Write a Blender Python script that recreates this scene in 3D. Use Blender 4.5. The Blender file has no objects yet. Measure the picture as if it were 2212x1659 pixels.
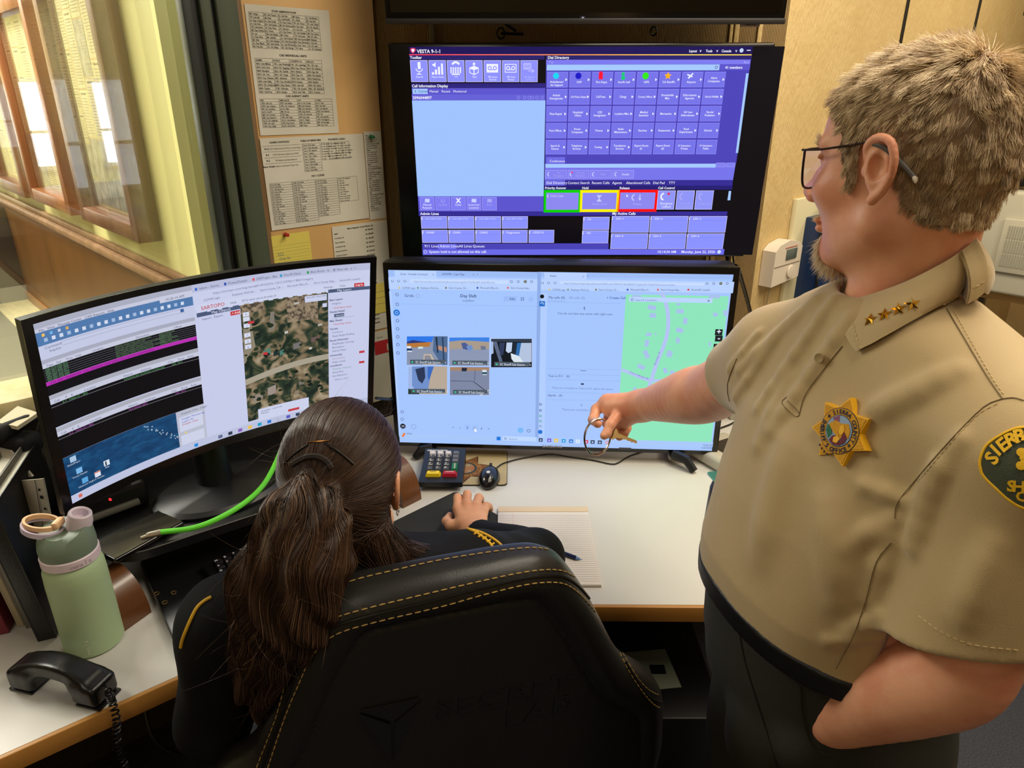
import bpy, bmesh, math, random
import numpy as np
from mathutils import Vector, Matrix
from mathutils.bvhtree import BVHTree
random.seed(4); rng=np.random.default_rng(7)
S=bpy.context.scene; COL=S.collection
# ------------------------------------------------------------------ camera
F=1530.0; TH=math.radians(22.5); CAM=np.array([0,0,1.715])
cd=bpy.data.cameras.new('camera'); co=bpy.data.objects.new('camera',cd); COL.objects.link(co)
cd.sensor_width=36; cd.lens=F/2212*36; cd.clip_start=.05; cd.clip_end=60
co.location=CAM; co.rotation_euler=(math.pi/2-TH,0,0); S.camera=co
# ------------------------------------------------------------------ light
w=bpy.data.worlds.new('world'); S.world=w; w.use_nodes=True
w.node_tree.nodes['Background'].inputs[0].default_value=(.9,.85,.8,1)
w.node_tree.nodes['Background'].inputs[1].default_value=.25
def area(n,loc,size,power,col,tgt=None,sy=None):
    l=bpy.data.lights.new(n,'AREA'); l.shape='RECTANGLE'; l.size=size; l.size_y=sy or size; l.energy=power; l.color=col
    o=bpy.data.objects.new(n,l); o.location=loc; COL.objects.link(o)
    if tgt is not None: o.rotation_euler=(Vector(tgt)-Vector(loc)).to_track_quat('-Z','Y').to_euler()
    return o
area('ceiling_or_fill_light',(.65,.75,2.66),.6,15,(1,.90,.76),sy=1.2)
area('ceiling_or_fill_light',(1.7,.5,2.66),.6,20,(1,.84,.62),sy=1.2)
area('ceiling_or_fill_light',(-.9,-1.0,2.66),.6,9,(1,.9,.78),sy=1.2)
area('ceiling_or_fill_light',(2.1,2.2,2.66),.6,18,(1,.88,.68),sy=.6)
area('ceiling_or_fill_light',(.9,1.55,2.66),.5,12,(1,.9,.72),sy=.5)  # added wall wash, only there to brighten the beige wall
area('corridor_or_fill_light',(-2.3,2.2,2.62),.6,75,(1,.97,.86),sy=1.6)
area('corridor_or_fill_light',(-4.0,3.8,2.62),.6,75,(1,.97,.86),sy=1.6)
area('corridor_or_fill_light',(-.80,1.80,2.64),.12,3.5,(1,.98,.88),tgt=(-.80,1.95,1.4))  # small added fill lamp, brightens the yellow end of the corridor wall
S.view_settings.view_transform='Standard'; S.view_settings.look='None'
S.view_settings.exposure=.25; S.view_settings.gamma=1; S.view_settings.use_curve_mapping=False
# ------------------------------------------------------------------ pixel to place helpers
ct,st=math.cos(TH),math.sin(TH)
def ray(x,y):
    u=(x-1106)/F; v=(829.5-y)/F
    return np.array([u,ct+v*st,v*ct-st])
def PZ(x,y,z): return CAM+ray(x,y)*z
def PY(x,y,Y): d=ray(x,y); return CAM+d*(Y/d[1])
def PH(x,y,h): d=ray(x,y); return CAM+d*((h-CAM[2])/d[2])
def PP(x,y,o,n): d=ray(x,y); n=np.array(n); return CAM+d*(np.dot(np.array(o)-CAM,n)/np.dot(d,n))
def V(*a): return np.array(a,float)
def nrm(a): a=np.array(a,float); return a/np.linalg.norm(a)
# ------------------------------------------------------------------ materials
def lin(c): c/=255; return c/12.92 if c<=.04045 else ((c+.055)/1.055)**2.4
def rgb(r,g=None,b=None):
    if isinstance(r,str): h=r.lstrip('#'); r,g,b=[int(h[i:i+2],16) for i in (0,2,4)]
    return (lin(r),lin(g),lin(b),1)
MC={}
def mat(n,col,rough=.5,metal=0,**k):
    if n in MC: return MC[n]
    m=bpy.data.materials.new(n); m.use_nodes=True; MC[n]=m
    nt=m.node_tree; N=nt.nodes; L=nt.links; b=N['Principled BSDF']
    c=rgb(col) if isinstance(col,str) else col
    b.inputs['Base Color'].default_value=c; b.inputs['Roughness'].default_value=rough; b.inputs['Metallic'].default_value=metal
    if 'spec' in k: b.inputs['Specular IOR Level'].default_value=k['spec']
    if 'coat' in k: b.inputs['Coat Weight'].default_value=k['coat']; b.inputs['Coat Roughness'].default_value=.15
    if 'sss' in k:
        b.inputs['Subsurface Weight'].default_value=k['sss']; b.inputs['Subsurface Radius'].default_value=(1,.35,.2); b.inputs['Subsurface Scale'].default_value=.008
    if 'trans' in k: b.inputs['Transmission Weight'].default_value=k['trans']
    if 'sheen' in k: b.inputs['Sheen Weight'].default_value=k['sheen']
    if 'alpha' in k: b.inputs['Alpha'].default_value=k['alpha']
    if 'emit' in k:
        b.inputs['Emission Color'].default_value=c if k['emit'] is True else rgb(k['emit']); b.inputs['Emission Strength'].default_value=k.get('es',1)
    tc=N.new('ShaderNodeTexCoord')
    def noise(sc,det=4,stretch=None):
        mp=N.new('ShaderNodeMapping'); L.new(tc.outputs['Object'],mp.inputs[0])
        if stretch: mp.inputs['Scale'].default_value=stretch
        if 'rot' in k: mp.inputs['Rotation'].default_value=k['rot']
        n_=N.new('ShaderNodeTexNoise'); n_.inputs['Scale'].default_value=sc; n_.inputs['Detail'].default_value=det
        L.new(mp.outputs[0],n_.inputs['Vector']); return n_
    if 'col2' in k:
        n_=noise(k.get('nsc',6),k.get('ndet',5),k.get('stretch'))
        r=N.new('ShaderNodeValToRGB'); r.color_ramp.elements[0].position=k.get('p0',.35); r.color_ramp.elements[1].position=k.get('p1',.65)
        r.color_ramp.elements[0].color=c; r.color_ramp.elements[1].color=rgb(k['col2'])
        L.new(n_.outputs['Fac'],r.inputs[0]); L.new(r.outputs[0],b.inputs['Base Color'])
        if k.get('emit'): L.new(r.outputs[0],b.inputs['Emission Color'])
    if 'bump' in k:
        n_=noise(k.get('bsc',200),3,k.get('bst'))
        bp=N.new('ShaderNodeBump'); bp.inputs['Strength'].default_value=k['bump']; bp.inputs['Distance'].default_value=k.get('bd',.002)
        L.new(n_.outputs['Fac'],bp.inputs['Height']); L.new(bp.outputs[0],b.inputs['Normal'])
    if 'attr' in k:
        a=N.new('ShaderNodeAttribute'); a.attribute_name='tone'; r=N.new('ShaderNodeValToRGB')
        cs=k['attr']; e=r.color_ramp.elements
        while len(e)<len(cs): e.new(.5)
        for i,cc in enumerate(cs): e[i].position=i/(len(cs)-1); e[i].color=rgb(cc)
        L.new(a.outputs['Fac'],r.inputs[0]); L.new(r.outputs[0],b.inputs['Base Color'])
    return m
def em(col,s=1.0):
    n='screen_'+col.strip('#')+('' if s==1 else '_%g'%s)
    if n in MC: return MC[n]
    m=bpy.data.materials.new(n); m.use_nodes=True; MC[n]=m
    b=m.node_tree.nodes['Principled BSDF']; b.inputs['Base Color'].default_value=(.003,.003,.003,1)
    b.inputs['Roughness'].default_value=.35; b.inputs['Specular IOR Level'].default_value=.25
    b.inputs['Emission Color'].default_value=rgb(col); b.inputs['Emission Strength'].default_value=s*SCR
    return m
SCR=.84
# ------------------------------------------------------------------ geometry
class G:
    def __init__(s): s.v=[]; s.f=[]; s.m=[]; s.mats=[]; s.n=0
    def mi(s,m):
        if m not in s.mats: s.mats.append(m)
        return s.mats.index(m)
    def add(s,v,f,m=None):
        i=s.mi(m) if m is not None else 0
        s.v.extend([tuple(map(float,p)) for p in v]); s.f.extend([tuple(int(q)+s.n for q in a) for a in f]); s.m.extend([i]*len(f)); s.n+=len(v); return s
    def box(s,c,d,m=None,ax=None,r=0,seg=2):
        c=V(*c); X,Y,Z=ax if ax is not None else (V(1,0,0),V(0,1,0),V(0,0,1))
        if r<=0:
            pts=[c+X*d[0]/2*i+Y*d[1]/2*j+Z*d[2]/2*k for i in(-1,1) for j in(-1,1) for k in(-1,1)]
            return s.add(pts,[(0,1,3,2),(4,6,7,5),(0,4,5,1),(2,3,7,6),(0,2,6,4),(1,5,7,3)],m)
        bm=bmesh.new(); bmesh.ops.create_cube(bm,size=1)
        for q in bm.verts: q.co=Vector((q.co.x*d[0],q.co.y*d[1],q.co.z*d[2]))
        bmesh.ops.bevel(bm,geom=bm.edges[:],offset=min(r,.49*min(d)),segments=seg,profile=.5,affect='EDGES')
        bm.verts.index_update()
        vs=[c+X*q.co.x+Y*q.co.y+Z*q.co.z for q in bm.verts]; fs=[[q.index for q in f.verts] for f in bm.faces]; bm.free()
        return s.add(vs,fs,m)
    def tube(s,pts,r,m=None,n=8,cap=True):
        pts=np.array(pts,float); k=len(pts); r=np.broadcast_to(r,(k,)) if np.ndim(r)<2 else r
        t=np.gradient(pts,axis=0); t/=np.linalg.norm(t,axis=1)[:,None]+1e-12
        a=V(0,0,1) if abs(t[0][2])<.9 else V(1,0,0); u=nrm(np.cross(t[0],a)); vs=[]
        for i in range(k):
            u=u-t[i]*np.dot(u,t[i]); u=nrm(u); w_=np.cross(t[i],u)
            for j in range(n):
                an=2*math.pi*j/n; vs.append(pts[i]+(u*math.cos(an)+w_*math.sin(an))*r[i])
        fs=[(i*n+j,i*n+(j+1)%n,(i+1)*n+(j+1)%n,(i+1)*n+j) for i in range(k-1) for j in range(n)]
        if cap: fs+=[tuple(range(n))[::-1],tuple((k-1)*n+j for j in range(n))]
        return s.add(vs,fs,m)
    def lathe(s,prof,c,m=None,n=40,ax=None,cap=True):
        c=V(*c); X,Y,Z=ax if ax is not None else (V(1,0,0),V(0,1,0),V(0,0,1)); vs=[]
        for (r,z) in prof:
            for j in range(n): a=2*math.pi*j/n; vs.append(c+X*r*math.cos(a)+Y*r*math.sin(a)+Z*z)
        k=len(prof); fs=[(i*n+j,i*n+(j+1)%n,(i+1)*n+(j+1)%n,(i+1)*n+j) for i in range(k-1) for j in range(n)]
        if cap: fs+=[tuple(range(n))[::-1],tuple((k-1)*n+j for j in range(n))]
        return s.add(vs,fs,m)
    def prism(s,poly,o,X,Y,N_,t,m=None):
        """polygon (2D list) in plane o,X,Y; extruded by t along N_"""
        o=V(*o); k=len(poly); a=[o+X*p[0]+Y*p[1] for p in poly]; b=[p+N_*t for p in a]
        fs=[tuple(range(k))[::-1],tuple(range(k,2*k))]+[(i,(i+1)%k,k+(i+1)%k,k+i) for i in range(k)]
        return s.add(a+b,fs,m)
    def quad(s,p,m=None): return s.add(p,[tuple(range(len(p)))],m)
    def build(s,name,m=None,parent=None,origin=None,smooth=35):
        return mk(name,s.v,s.f,s.mats or [m],parent,origin,smooth,s.m if s.mats else None)
def mk(name,v,f,mats,parent=None,origin=None,smooth=35,mi=None,tone=None):
    v=np.array(v,float)
    if parent is not None: origin=parent['_o'] if '_o' in parent else parent.location
    elif origin is None:
        origin=((v[:,0].min()+v[:,0].max())/2,(v[:,1].min()+v[:,1].max())/2,v[:,2].min())
    origin=np.array(origin,float)
    me=bpy.data.meshes.new(name)
    if isinstance(f,np.ndarray):
        n=len(f); k=f.shape[1]; me.vertices.add(len(v)); me.vertices.foreach_set('co',(v-origin).astype(np.float32).ravel())
        me.loops.add(n*k); me.loops.foreach_set('vertex_index',f.astype(np.int32).ravel())
        me.polygons.add(n); me.polygons.foreach_set('loop_start',np.arange(0,n*k,k,dtype=np.int32)); me.update(calc_edges=True)
    else: me.from_pydata([tuple(p) for p in (v-origin)],[],f)
    if not isinstance(mats,(list,tuple)): mats=[mats]
    for q in mats: me.materials.append(q)
    if mi is not None: me.polygons.foreach_set('material_index',np.array(mi,dtype=np.int32))
    if tone is not None:
        a=me.attributes.new('tone','FLOAT','POINT'); a.data.foreach_set('value',np.array(tone,dtype=np.float32))
    me.update()
    if smooth:
        me.shade_smooth()
        if smooth<180: me.set_sharp_from_angle(angle=math.radians(smooth))
    o=bpy.data.objects.new(name,me); COL.objects.link(o)
    if parent is not None: o.parent=parent; o['_o']=list(origin)
    else: o.location=origin; o['_o']=list(origin)
    return o
def thing(name,label,cat,loc,group=None):
    o=bpy.data.objects.new(name,None); COL.objects.link(o); o.location=loc; o.empty_display_size=.05; o['_o']=[float(q) for q in loc]
    return tag(o,label,cat,group)
def tag(o,label,cat,group=None):
    o['label']=label; o['category']=cat
    if group: o['group']=group
    return o
def struct(o): o['kind']='structure'; return o
TC={}
def textgeo(s,al='LEFT',bold=0):
    k=(s,al,bold)
    if k in TC: return TC[k]
    c=bpy.data.curves.new('t','FONT'); c.body=s; c.size=1; c.align_x=al; c.resolution_u=2; c.offset=bold
    o=bpy.data.objects.new('t',c); COL.objects.link(o)
    dg=bpy.context.evaluated_depsgraph_get(); e=o.evaluated_get(dg); me=e.to_mesh()
    v=np.array([q.co[:2] for q in me.vertices]) if len(me.vertices) else np.zeros((0,2)); f=[tuple(p.vertices) for p in me.polygons]
    e.to_mesh_clear(); bpy.data.objects.remove(o); bpy.data.curves.remove(c)
    TC[k]=(v,f); return TC[k]
def text3(g,s,o,X,Y,size,m,al='CENTER',bold=0,N_=None,t=0,sx=1):
    v,f=textgeo(s,al,bold)
    if len(v)==0: return
    o=V(*o); P=[o+X*a*size*sx+Y*b*size for a,b in v]; g.add(P,f,m)
# sparse signed distance modelling -> one continuous surface
def seg(p,a,b,ra,rb):
    a=np.array(a,float);b=np.array(b,float); ab=b-a; h=np.clip(((p-a)@ab)/max(ab@ab,1e-12),0,1)
    return np.linalg.norm(p-a-h[:,None]*ab,axis=1)-(ra+(rb-ra)*h)
def ell(p,c,r,R=None):
    q=p-np.array(c,float)
    if R is not None: q=q@R
    r=np.array(r,float); k0=np.linalg.norm(q/r,axis=1); k1=np.linalg.norm(q/(r*r),axis=1)+1e-9
    return k0*(k0-1)/k1
def smin(a,b,k):
    h=np.maximum(k-np.abs(a-b),0)/k; return np.minimum(a,b)-h*h*k*.25
def smax(a,b,k): return -smin(-a,-b,k)
def chain(p,pts,rs,k=.01):
    d=None
    for i in range(len(pts)-1):
        e=seg(p,pts[i],pts[i+1],rs[i],rs[i+1]); d=e if d is None else smin(d,e,k)
    return d
def sdfmesh(f,lo,hi,h,B=12):
    lo=np.array(lo,float); hi=np.array(hi,float); nb=np.ceil((hi-lo)/(h*B)).astype(int); dims=nb*B+1
    A=np.empty(dims,np.float32)
    ci=np.stack(np.meshgrid(*[np.arange(n) for n in nb],indexing='ij'),-1).reshape(-1,3)
    cen=lo+(ci+.5)*B*h; fc=f(cen); act=np.abs(fc)<B*h*1.35
    for c,v_,a in zip(ci,fc,act):
        s=c*B; A[s[0]:s[0]+B+1,s[1]:s[1]+B+1,s[2]:s[2]+B+1]=v_
    o=np.stack(np.meshgrid(*[np.arange(B+1)]*3,indexing='ij'),-1).reshape(-1,3)
    al=ci[act]
    for i in range(0,len(al),40):
        cc=al[i:i+40]; P=(cc[:,None,:]*B+o[None]).reshape(-1,3); A[P[:,0],P[:,1],P[:,2]]=f(lo+P*h)
    # surface nets
    sg=A<0; ins=np.zeros(np.array(dims)-1,np.int8)
    for dx in(0,1):
        for dy in(0,1):
            for dz in(0,1): ins+=sg[dx:dims[0]-1+dx,dy:dims[1]-1+dy,dz:dims[2]-1+dz]
    C=np.argwhere((ins>0)&(ins<8)); idx=-np.ones(np.array(dims)-1,np.int64); idx[C[:,0],C[:,1],C[:,2]]=np.arange(len(C))
    acc=np.zeros((len(C),3)); cnt=np.zeros(len(C))
    cor=[(x,y,z) for x in(0,1) for y in(0,1) for z in(0,1)]
    for a in cor:
        for ax in range(3):
            if a[ax]: continue
            b=list(a); b[ax]=1
            va=A[C[:,0]+a[0],C[:,1]+a[1],C[:,2]+a[2]]; vb=A[C[:,0]+b[0],C[:,1]+b[1],C[:,2]+b[2]]
            m=(va<0)!=(vb<0); t=np.where(m,va/np.where(m,va-vb,1),0)
            q=np.array(a,float)[None]+0*acc; q[:,ax]=t; acc+=q*m[:,None]; cnt+=m
    Vv=lo+(C+acc/cnt[:,None])*h; fs=[]
    for ax in range(3):
        u,w_=(ax+1)%3,(ax+2)%3
        sl=[slice(None)]*3; s2=[slice(None)]*3; sl[ax]=slice(0,-1); s2[ax]=slice(1,None)
        E=np.argwhere(sg[tuple(sl)]!=sg[tuple(s2)]); E=E[(E[:,u]>0)&(E[:,w_]>0)&(E[:,u]<dims[u]-1)&(E[:,w_]<dims[w_]-1)]
        fl=sg[E[:,0],E[:,1],E[:,2]]
        def g_(du,dw):
            q=E.copy(); q[:,u]+=du; q[:,w_]+=dw; return idx[q[:,0],q[:,1],q[:,2]]
        a,b,c,d=g_(-1,-1),g_(0,-1),g_(0,0),g_(-1,0)
        Q=np.stack([a,b,c,d],1); Q[~fl]=Q[~fl][:,::-1]; fs.append(Q)
    Q=np.concatenate(fs); return Vv,Q[(Q>=0).all(1)]
def bvh(v,f): return BVHTree.FromPolygons([tuple(p) for p in v],[tuple(int(i) for i in q) for q in f])
def hit(b,x,y,off=0):
    d=Vector(ray(x,y)).normalized(); r=b.ray_cast(Vector(CAM),d)
    if r[0] is None: return None,None
    n=np.array(r[1]); 
    if np.dot(n,np.array(d))>0: n=-n
    return np.array(r[0])+n*off,n
def onsurf(b,pts,off=.0008,n=0):
    """polyline drawn over a surface, resampled"""
    out=[]
    for (x0,y0),(x1,y1) in zip(pts[:-1],pts[1:]):
        k=max(1,int(math.hypot(x1-x0,y1-y0)/(n or 12)))
        for i in range(k):
            p,_=hit(b,x0+(x1-x0)*i/k,y0+(y1-y0)*i/k,off)
            if p is not None: out.append(p)
    p,_=hit(b,*pts[-1],off)
    if p is not None: out.append(p)
    # break at jumps
    runs=[[out[0]]] if out else []
    for a,b_ in zip(out[:-1],out[1:]):
        if np.linalg.norm(a-b_)>.05: runs.append([])
        runs[-1].append(b_)
    return [r for r in runs if len(r)>1]
def crom(pts,k=8):
    pts=[np.array(p,float) for p in pts]; P=[2*pts[0]-pts[1]]+pts+[2*pts[-1]-pts[-2]]; out=[]
    for i in range(1,len(P)-2):
        a,b,c,d=P[i-1:i+3]
        for j in range(k):
            t=j/k; out.append(.5*((2*b)+(c-a)*t+(2*a-5*b+4*c-d)*t*t+(3*b-a-3*c+d)*t**3))
    out.append(pts[-1]); return out
# ================================================================== THE ROOM
d=V(.749,.663,0); e=V(.663,-.749,0); nW=e.copy(); UP=V(0,0,1)
d/=np.linalg.norm(d); e/=np.linalg.norm(e); nW=e
C0=V(-.379,2.1,0); O2=V(.73,2.1,0); H=2.7
m_beige=mat('beige_textured_panel','#c9ac72',.75,bump=.9,bsc=120,bd=.004,bst=(1,1,.35),col2='#d0b47c',nsc=9)
m_rib=mat('ribbed_fabric_panel','#c4a36b',.8)
def ribs(m,ax):
    nt=m.node_tree; N=nt.nodes; L=nt.links; b=N['Principled BSDF']; tc=N.new('ShaderNodeTexCoord'); mp=N.new('ShaderNodeMapping')
    mp.inputs['Rotation'].default_value=(0,0,ax); w_=N.new('ShaderNodeTexWave'); w_.inputs['Scale'].default_value=75; w_.wave_profile='SIN'
    L.new(tc.outputs['Object'],mp.inputs[0]); L.new(mp.outputs[0],w_.inputs['Vector'])
    bp=N.new('ShaderNodeBump'); bp.inputs['Strength'].default_value=1; bp.inputs['Distance'].default_value=.004
    L.new(w_.outputs['Fac'],bp.inputs['Height']); L.new(bp.outputs[0],b.inputs['Normal'])
    r=N.new('ShaderNodeValToRGB'); c=b.inputs['Base Color'].default_value[:]; r.color_ramp.elements[0].color=(c[0]*.6,c[1]*.57,c[2]*.5,1); r.color_ramp.elements[1].color=c
    L.new(w_.outputs['Fac'],r.inputs[0]); L.new(r.outputs[0],b.inputs['Base Color'])
ribs(m_rib,0)
m_ribd=mat('ribbed_grey_partition','#5f564a',.8); ribs(m_ribd,-math.atan2(d[1],d[0]))
m_yel=mat('corridor_yellow_paint','#dcd690',.6); m_yel2=mat('yellow_reveal_lit','#f2eda0',.6)  # second yellow is lightened: light the lamps miss on the wall end, put into colour
m_white=mat('painted_grey_white','#cfcab8',.6)
m_carpet=mat('blue_grey_carpet','#2f3138',.95,col2='#4a4d57',nsc=260,bump=.6,bsc=300,bd=.004)
m_olive=mat('olive_green_metal','#4d5643',.45,spec=.4); m_dgreen=mat('dark_green_metal','#2b322c',.4); m_blk=mat('black_gasket','#0d0f0d',.4)
def wallq(a,b,z0,z1,m,name,t=.06,side=-1,parent=None):
    a=V(*a[:2],0); b=V(*b[:2],0); X=nrm(b-a); Nn=V(X[1],-X[0],0)  # right-hand side when walking a->b
    g=G(); L_=np.linalg.norm(b-a); g.box((a+b)/2+UP*(z0+z1)/2-Nn*t/2*1,(L_,t,z1-z0),m,ax=(X,Nn,UP))
    o=g.build(name,m,parent); return o
# the polygon of the room, walked so that the room is on the right
WL=C0-d*3.2; E1=O2+d*3.0; E2=E1+e*5.6; R1=V(2.4,-2.6,0); R2=V(WL[0]-.3,-2.6,0)
s_sill=1.072
struct(wallq(WL,C0,0,s_sill,m_ribd,'wall_left_lower'))
struct(wallq(C0-d*.484,C0,s_sill,H,m_olive,'wall_left',t=.012))
struct(wallq(WL,C0-d*2.6,s_sill,H,m_beige,'wall_left_far'))
struct(wallq(C0,O2,0,H,m_rib,'wall_back'))
struct(wallq(O2,E1,0,H,m_beige,'wall_right'))
struct(wallq(E1,E2,0,H,m_beige,'wall_far_right')); struct(wallq(E2,R1,0,H,m_beige,'wall_rear_right')); struct(wallq(R1,R2,0,H,m_beige,'wall_rear')); struct(wallq(R2,WL,0,H,m_beige,'wall_rear_left'))
poly=[WL,C0,O2,E1,E2,R1,R2]
g=G(); g.prism([p[:2] for p in poly],(0,0,-.1),V(1,0,0),V(0,1,0),UP,.1); struct(g.build('floor',m_carpet))
g=G(); g.prism([p[:2] for p in poly],(0,0,H),V(1,0,0),V(0,1,0),UP,.1); struct(g.build('ceiling',mat('ceiling_tile_white','#d8d2c0',.8)))
# window in the left wall: sill, frame members, glass
def along(s,h,off=0): return C0-d*s+UP*h+nW*off
m_sill=mat('pale_oak_sill','#d6c896',.45,col2='#c4b47c',nsc=30,stretch=(1,1,.3))
g=G(); g.box(along(1.5,1.09,.02),(2.24,.15,.035),None,ax=(d,nW,UP),r=.004); g.box(along(1.5,1.065,.07),(2.24,.03,.02),None,ax=(d,nW,UP)); struct(g.build('trim_1',m_sill))
g=G()
g.box(along(.478,1.88,.012),(.022,.04,1.6),m_dgreen,ax=(d,nW,UP),r=.003)
g.box(along(.458,1.88,.004),(.012,.03,1.6),m_blk,ax=(d,nW,UP))
g.box(along(.438,1.88,.016),(.024,.04,1.6),m_olive,ax=(d,nW,UP),r=.003)
g.box(along(.421,1.88,.008),(.008,.03,1.6),m_blk,ax=(d,nW,UP))
g.box(along(.391,1.88,.018),(.05,.044,1.6),m_olive,ax=(d,nW,UP),r=.004)
g.box(along(1.55,2.62,.012),(2.13,.05,.1),m_dgreen,ax=(d,nW,UP),r=.003)
g.box(along(2.6,1.88,.012),(.05,.05,1.6),m_dgreen,ax=(d,nW,UP),r=.003)
wf=struct(g.build('window_1',m_olive))
m_glass=mat('clear_window_glass','#ffffff',.0,trans=1.0,alpha=.12,spec=.5)
g=G(); g.box(along(1.545,1.84,-.01),(2.09,.006,1.49),None,ax=(d,nW,UP)); pn=g.build('window_pane',m_glass,wf,smooth=0); struct(pn)
# ------------------------------------------------------------------ corridor beyond the window (its floor lies a step higher)
P0=V(-.894,2.0,0); c_=nrm(V(-.69,.724,0)); nC=V(-c_[1],c_[0],0)  # nC faces the corridor
FH=.60; m_rail=mat('chair_rail_wood','#7c5b3c',.45,col2='#94714e',nsc=20,stretch=(1,1,.1))
def cp(s,h,off=0): return P0+c_*s+UP*h+nC*off
g=G(); g.box(cp(2.4,1.65,-.05),(4.8,.1,2.1),None,ax=(c_,nC,UP)); struct(g.build('wall_corridor',m_yel))
g=G(); g.box(P0+d*.2+UP*1.65+c_*.03+e*0,(.40,.06,2.1),None,ax=(d,e,UP)); struct(g.build('wall_corridor_end',m_yel2))
m_wains=mat('oak_wainscot','#603f18',.32,col2='#70491e',nsc=5,stretch=(1,1,.15),spec=.5)
g=G(); g.box(cp(2.4,(1.17+FH)/2,.008),(4.8,.016,1.17-FH),None,ax=(c_,nC,UP)); struct(g.build('wall_corridor_wainscot',m_wains))
g=G(); g.box(cp(2.4,1.165,.02),(4.8,.035,.03),None,ax=(c_,nC,UP),r=.008); g.box(cp(2.4,1.195,.012),(4.8,.02,.022),None,ax=(c_,nC,UP),r=.006); struct(g.build('trim_2',m_rail))
g=G(); g.box(cp(2.4,FH+.03,.02),(4.8,.012,.05),None,ax=(c_,nC,UP),r=.003); struct(g.build('baseboard_corridor',mat('oak_base','#8a5c30',.4)))
g=G(); q0=cp(0,FH,0); g.box(cp(2.36,FH-.05,1.9)+V(0,0,0),(4.76,3.8,.1),None,ax=(c_,nC,UP)); struct(g.build('floor_corridor',mat('corridor_olive_carpet','#6f6c56',.9,col2='#7d7a62',nsc=300)))
g=G(); g.box(cp(2.4,FH+.003,.10),(4.8,.17,.006),None,ax=(c_,nC,UP)); struct(g.build('trim_3',mat('beige_border_tile','#cfc595',.5,col2='#bfb487',nsc=40)))
g=G(); g.box(cp(4.75,1.65,1.9),(.1,3.8,2.1),None,ax=(c_,nC,UP)); struct(g.build('wall_corridor_far',m_yel))
g=G(); g.box(cp(2.36,1.65,3.8),(4.8,.1,2.1),None,ax=(c_,nC,UP)); struct(g.build('wall_corridor_left',m_yel))
g=G(); g.box(cp(2.3,2.75,1.9),(4.95,4.0,.08),None,ax=(c_,nC,UP)); struct(g.build('ceiling_corridor',m_white))
c0=PH(64,648,FH); top_h=PY(42,447,c0[1])[2]; cab_c=c0+c_*.45-e*0+nC*.5
cc=thing('counter_cabinet','dark grey cabinet with a light kick plate standing in the corridor behind the window','cabinet',cab_c)
hh=top_h-FH
g=G(); g.box(cab_c+UP*(.09+(hh-.09)/2),(.9,1.0,hh-.09),None,ax=(c_,nC,UP),r=.006); g.build('body',mat('charcoal_laminate','#101112',.5),cc)
g=G(); g.box(cab_c+UP*.045,(.91,1.01,.09),None,ax=(c_,nC,UP)); g.build('kick_plate',mat('light_grey_kick','#77766a',.5),cc)
m_day=mat('daylight_pane','#dfeaf5',.3,emit='#e6f0fa',es=5)
for i,(o0,o1) in enumerate(((.55,.95),(1.14,1.28))):
    g=G(); g.box(cp(4.69,1.47,(o0+o1)/2),(.02,o1-o0,.62),None,ax=(c_,nC,UP)); wn=struct(g.build('window_%d'%(i+2),m_day))
    g=G()
    for a_,b_,w_,h_ in ((o0,1.47,.03,.68),(o1,1.47,.03,.68),((o0+o1)/2,1.15,o1-o0+.03,.03),((o0+o1)/2,1.79,o1-o0+.03,.03),((o0+o1)/2,1.42,o1-o0,.02)): g.box(cp(4.67,b_,a_),(.03,w_,h_),None,ax=(c_,nC,UP))
    g.build('window_frame',m_white,wn)
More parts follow.
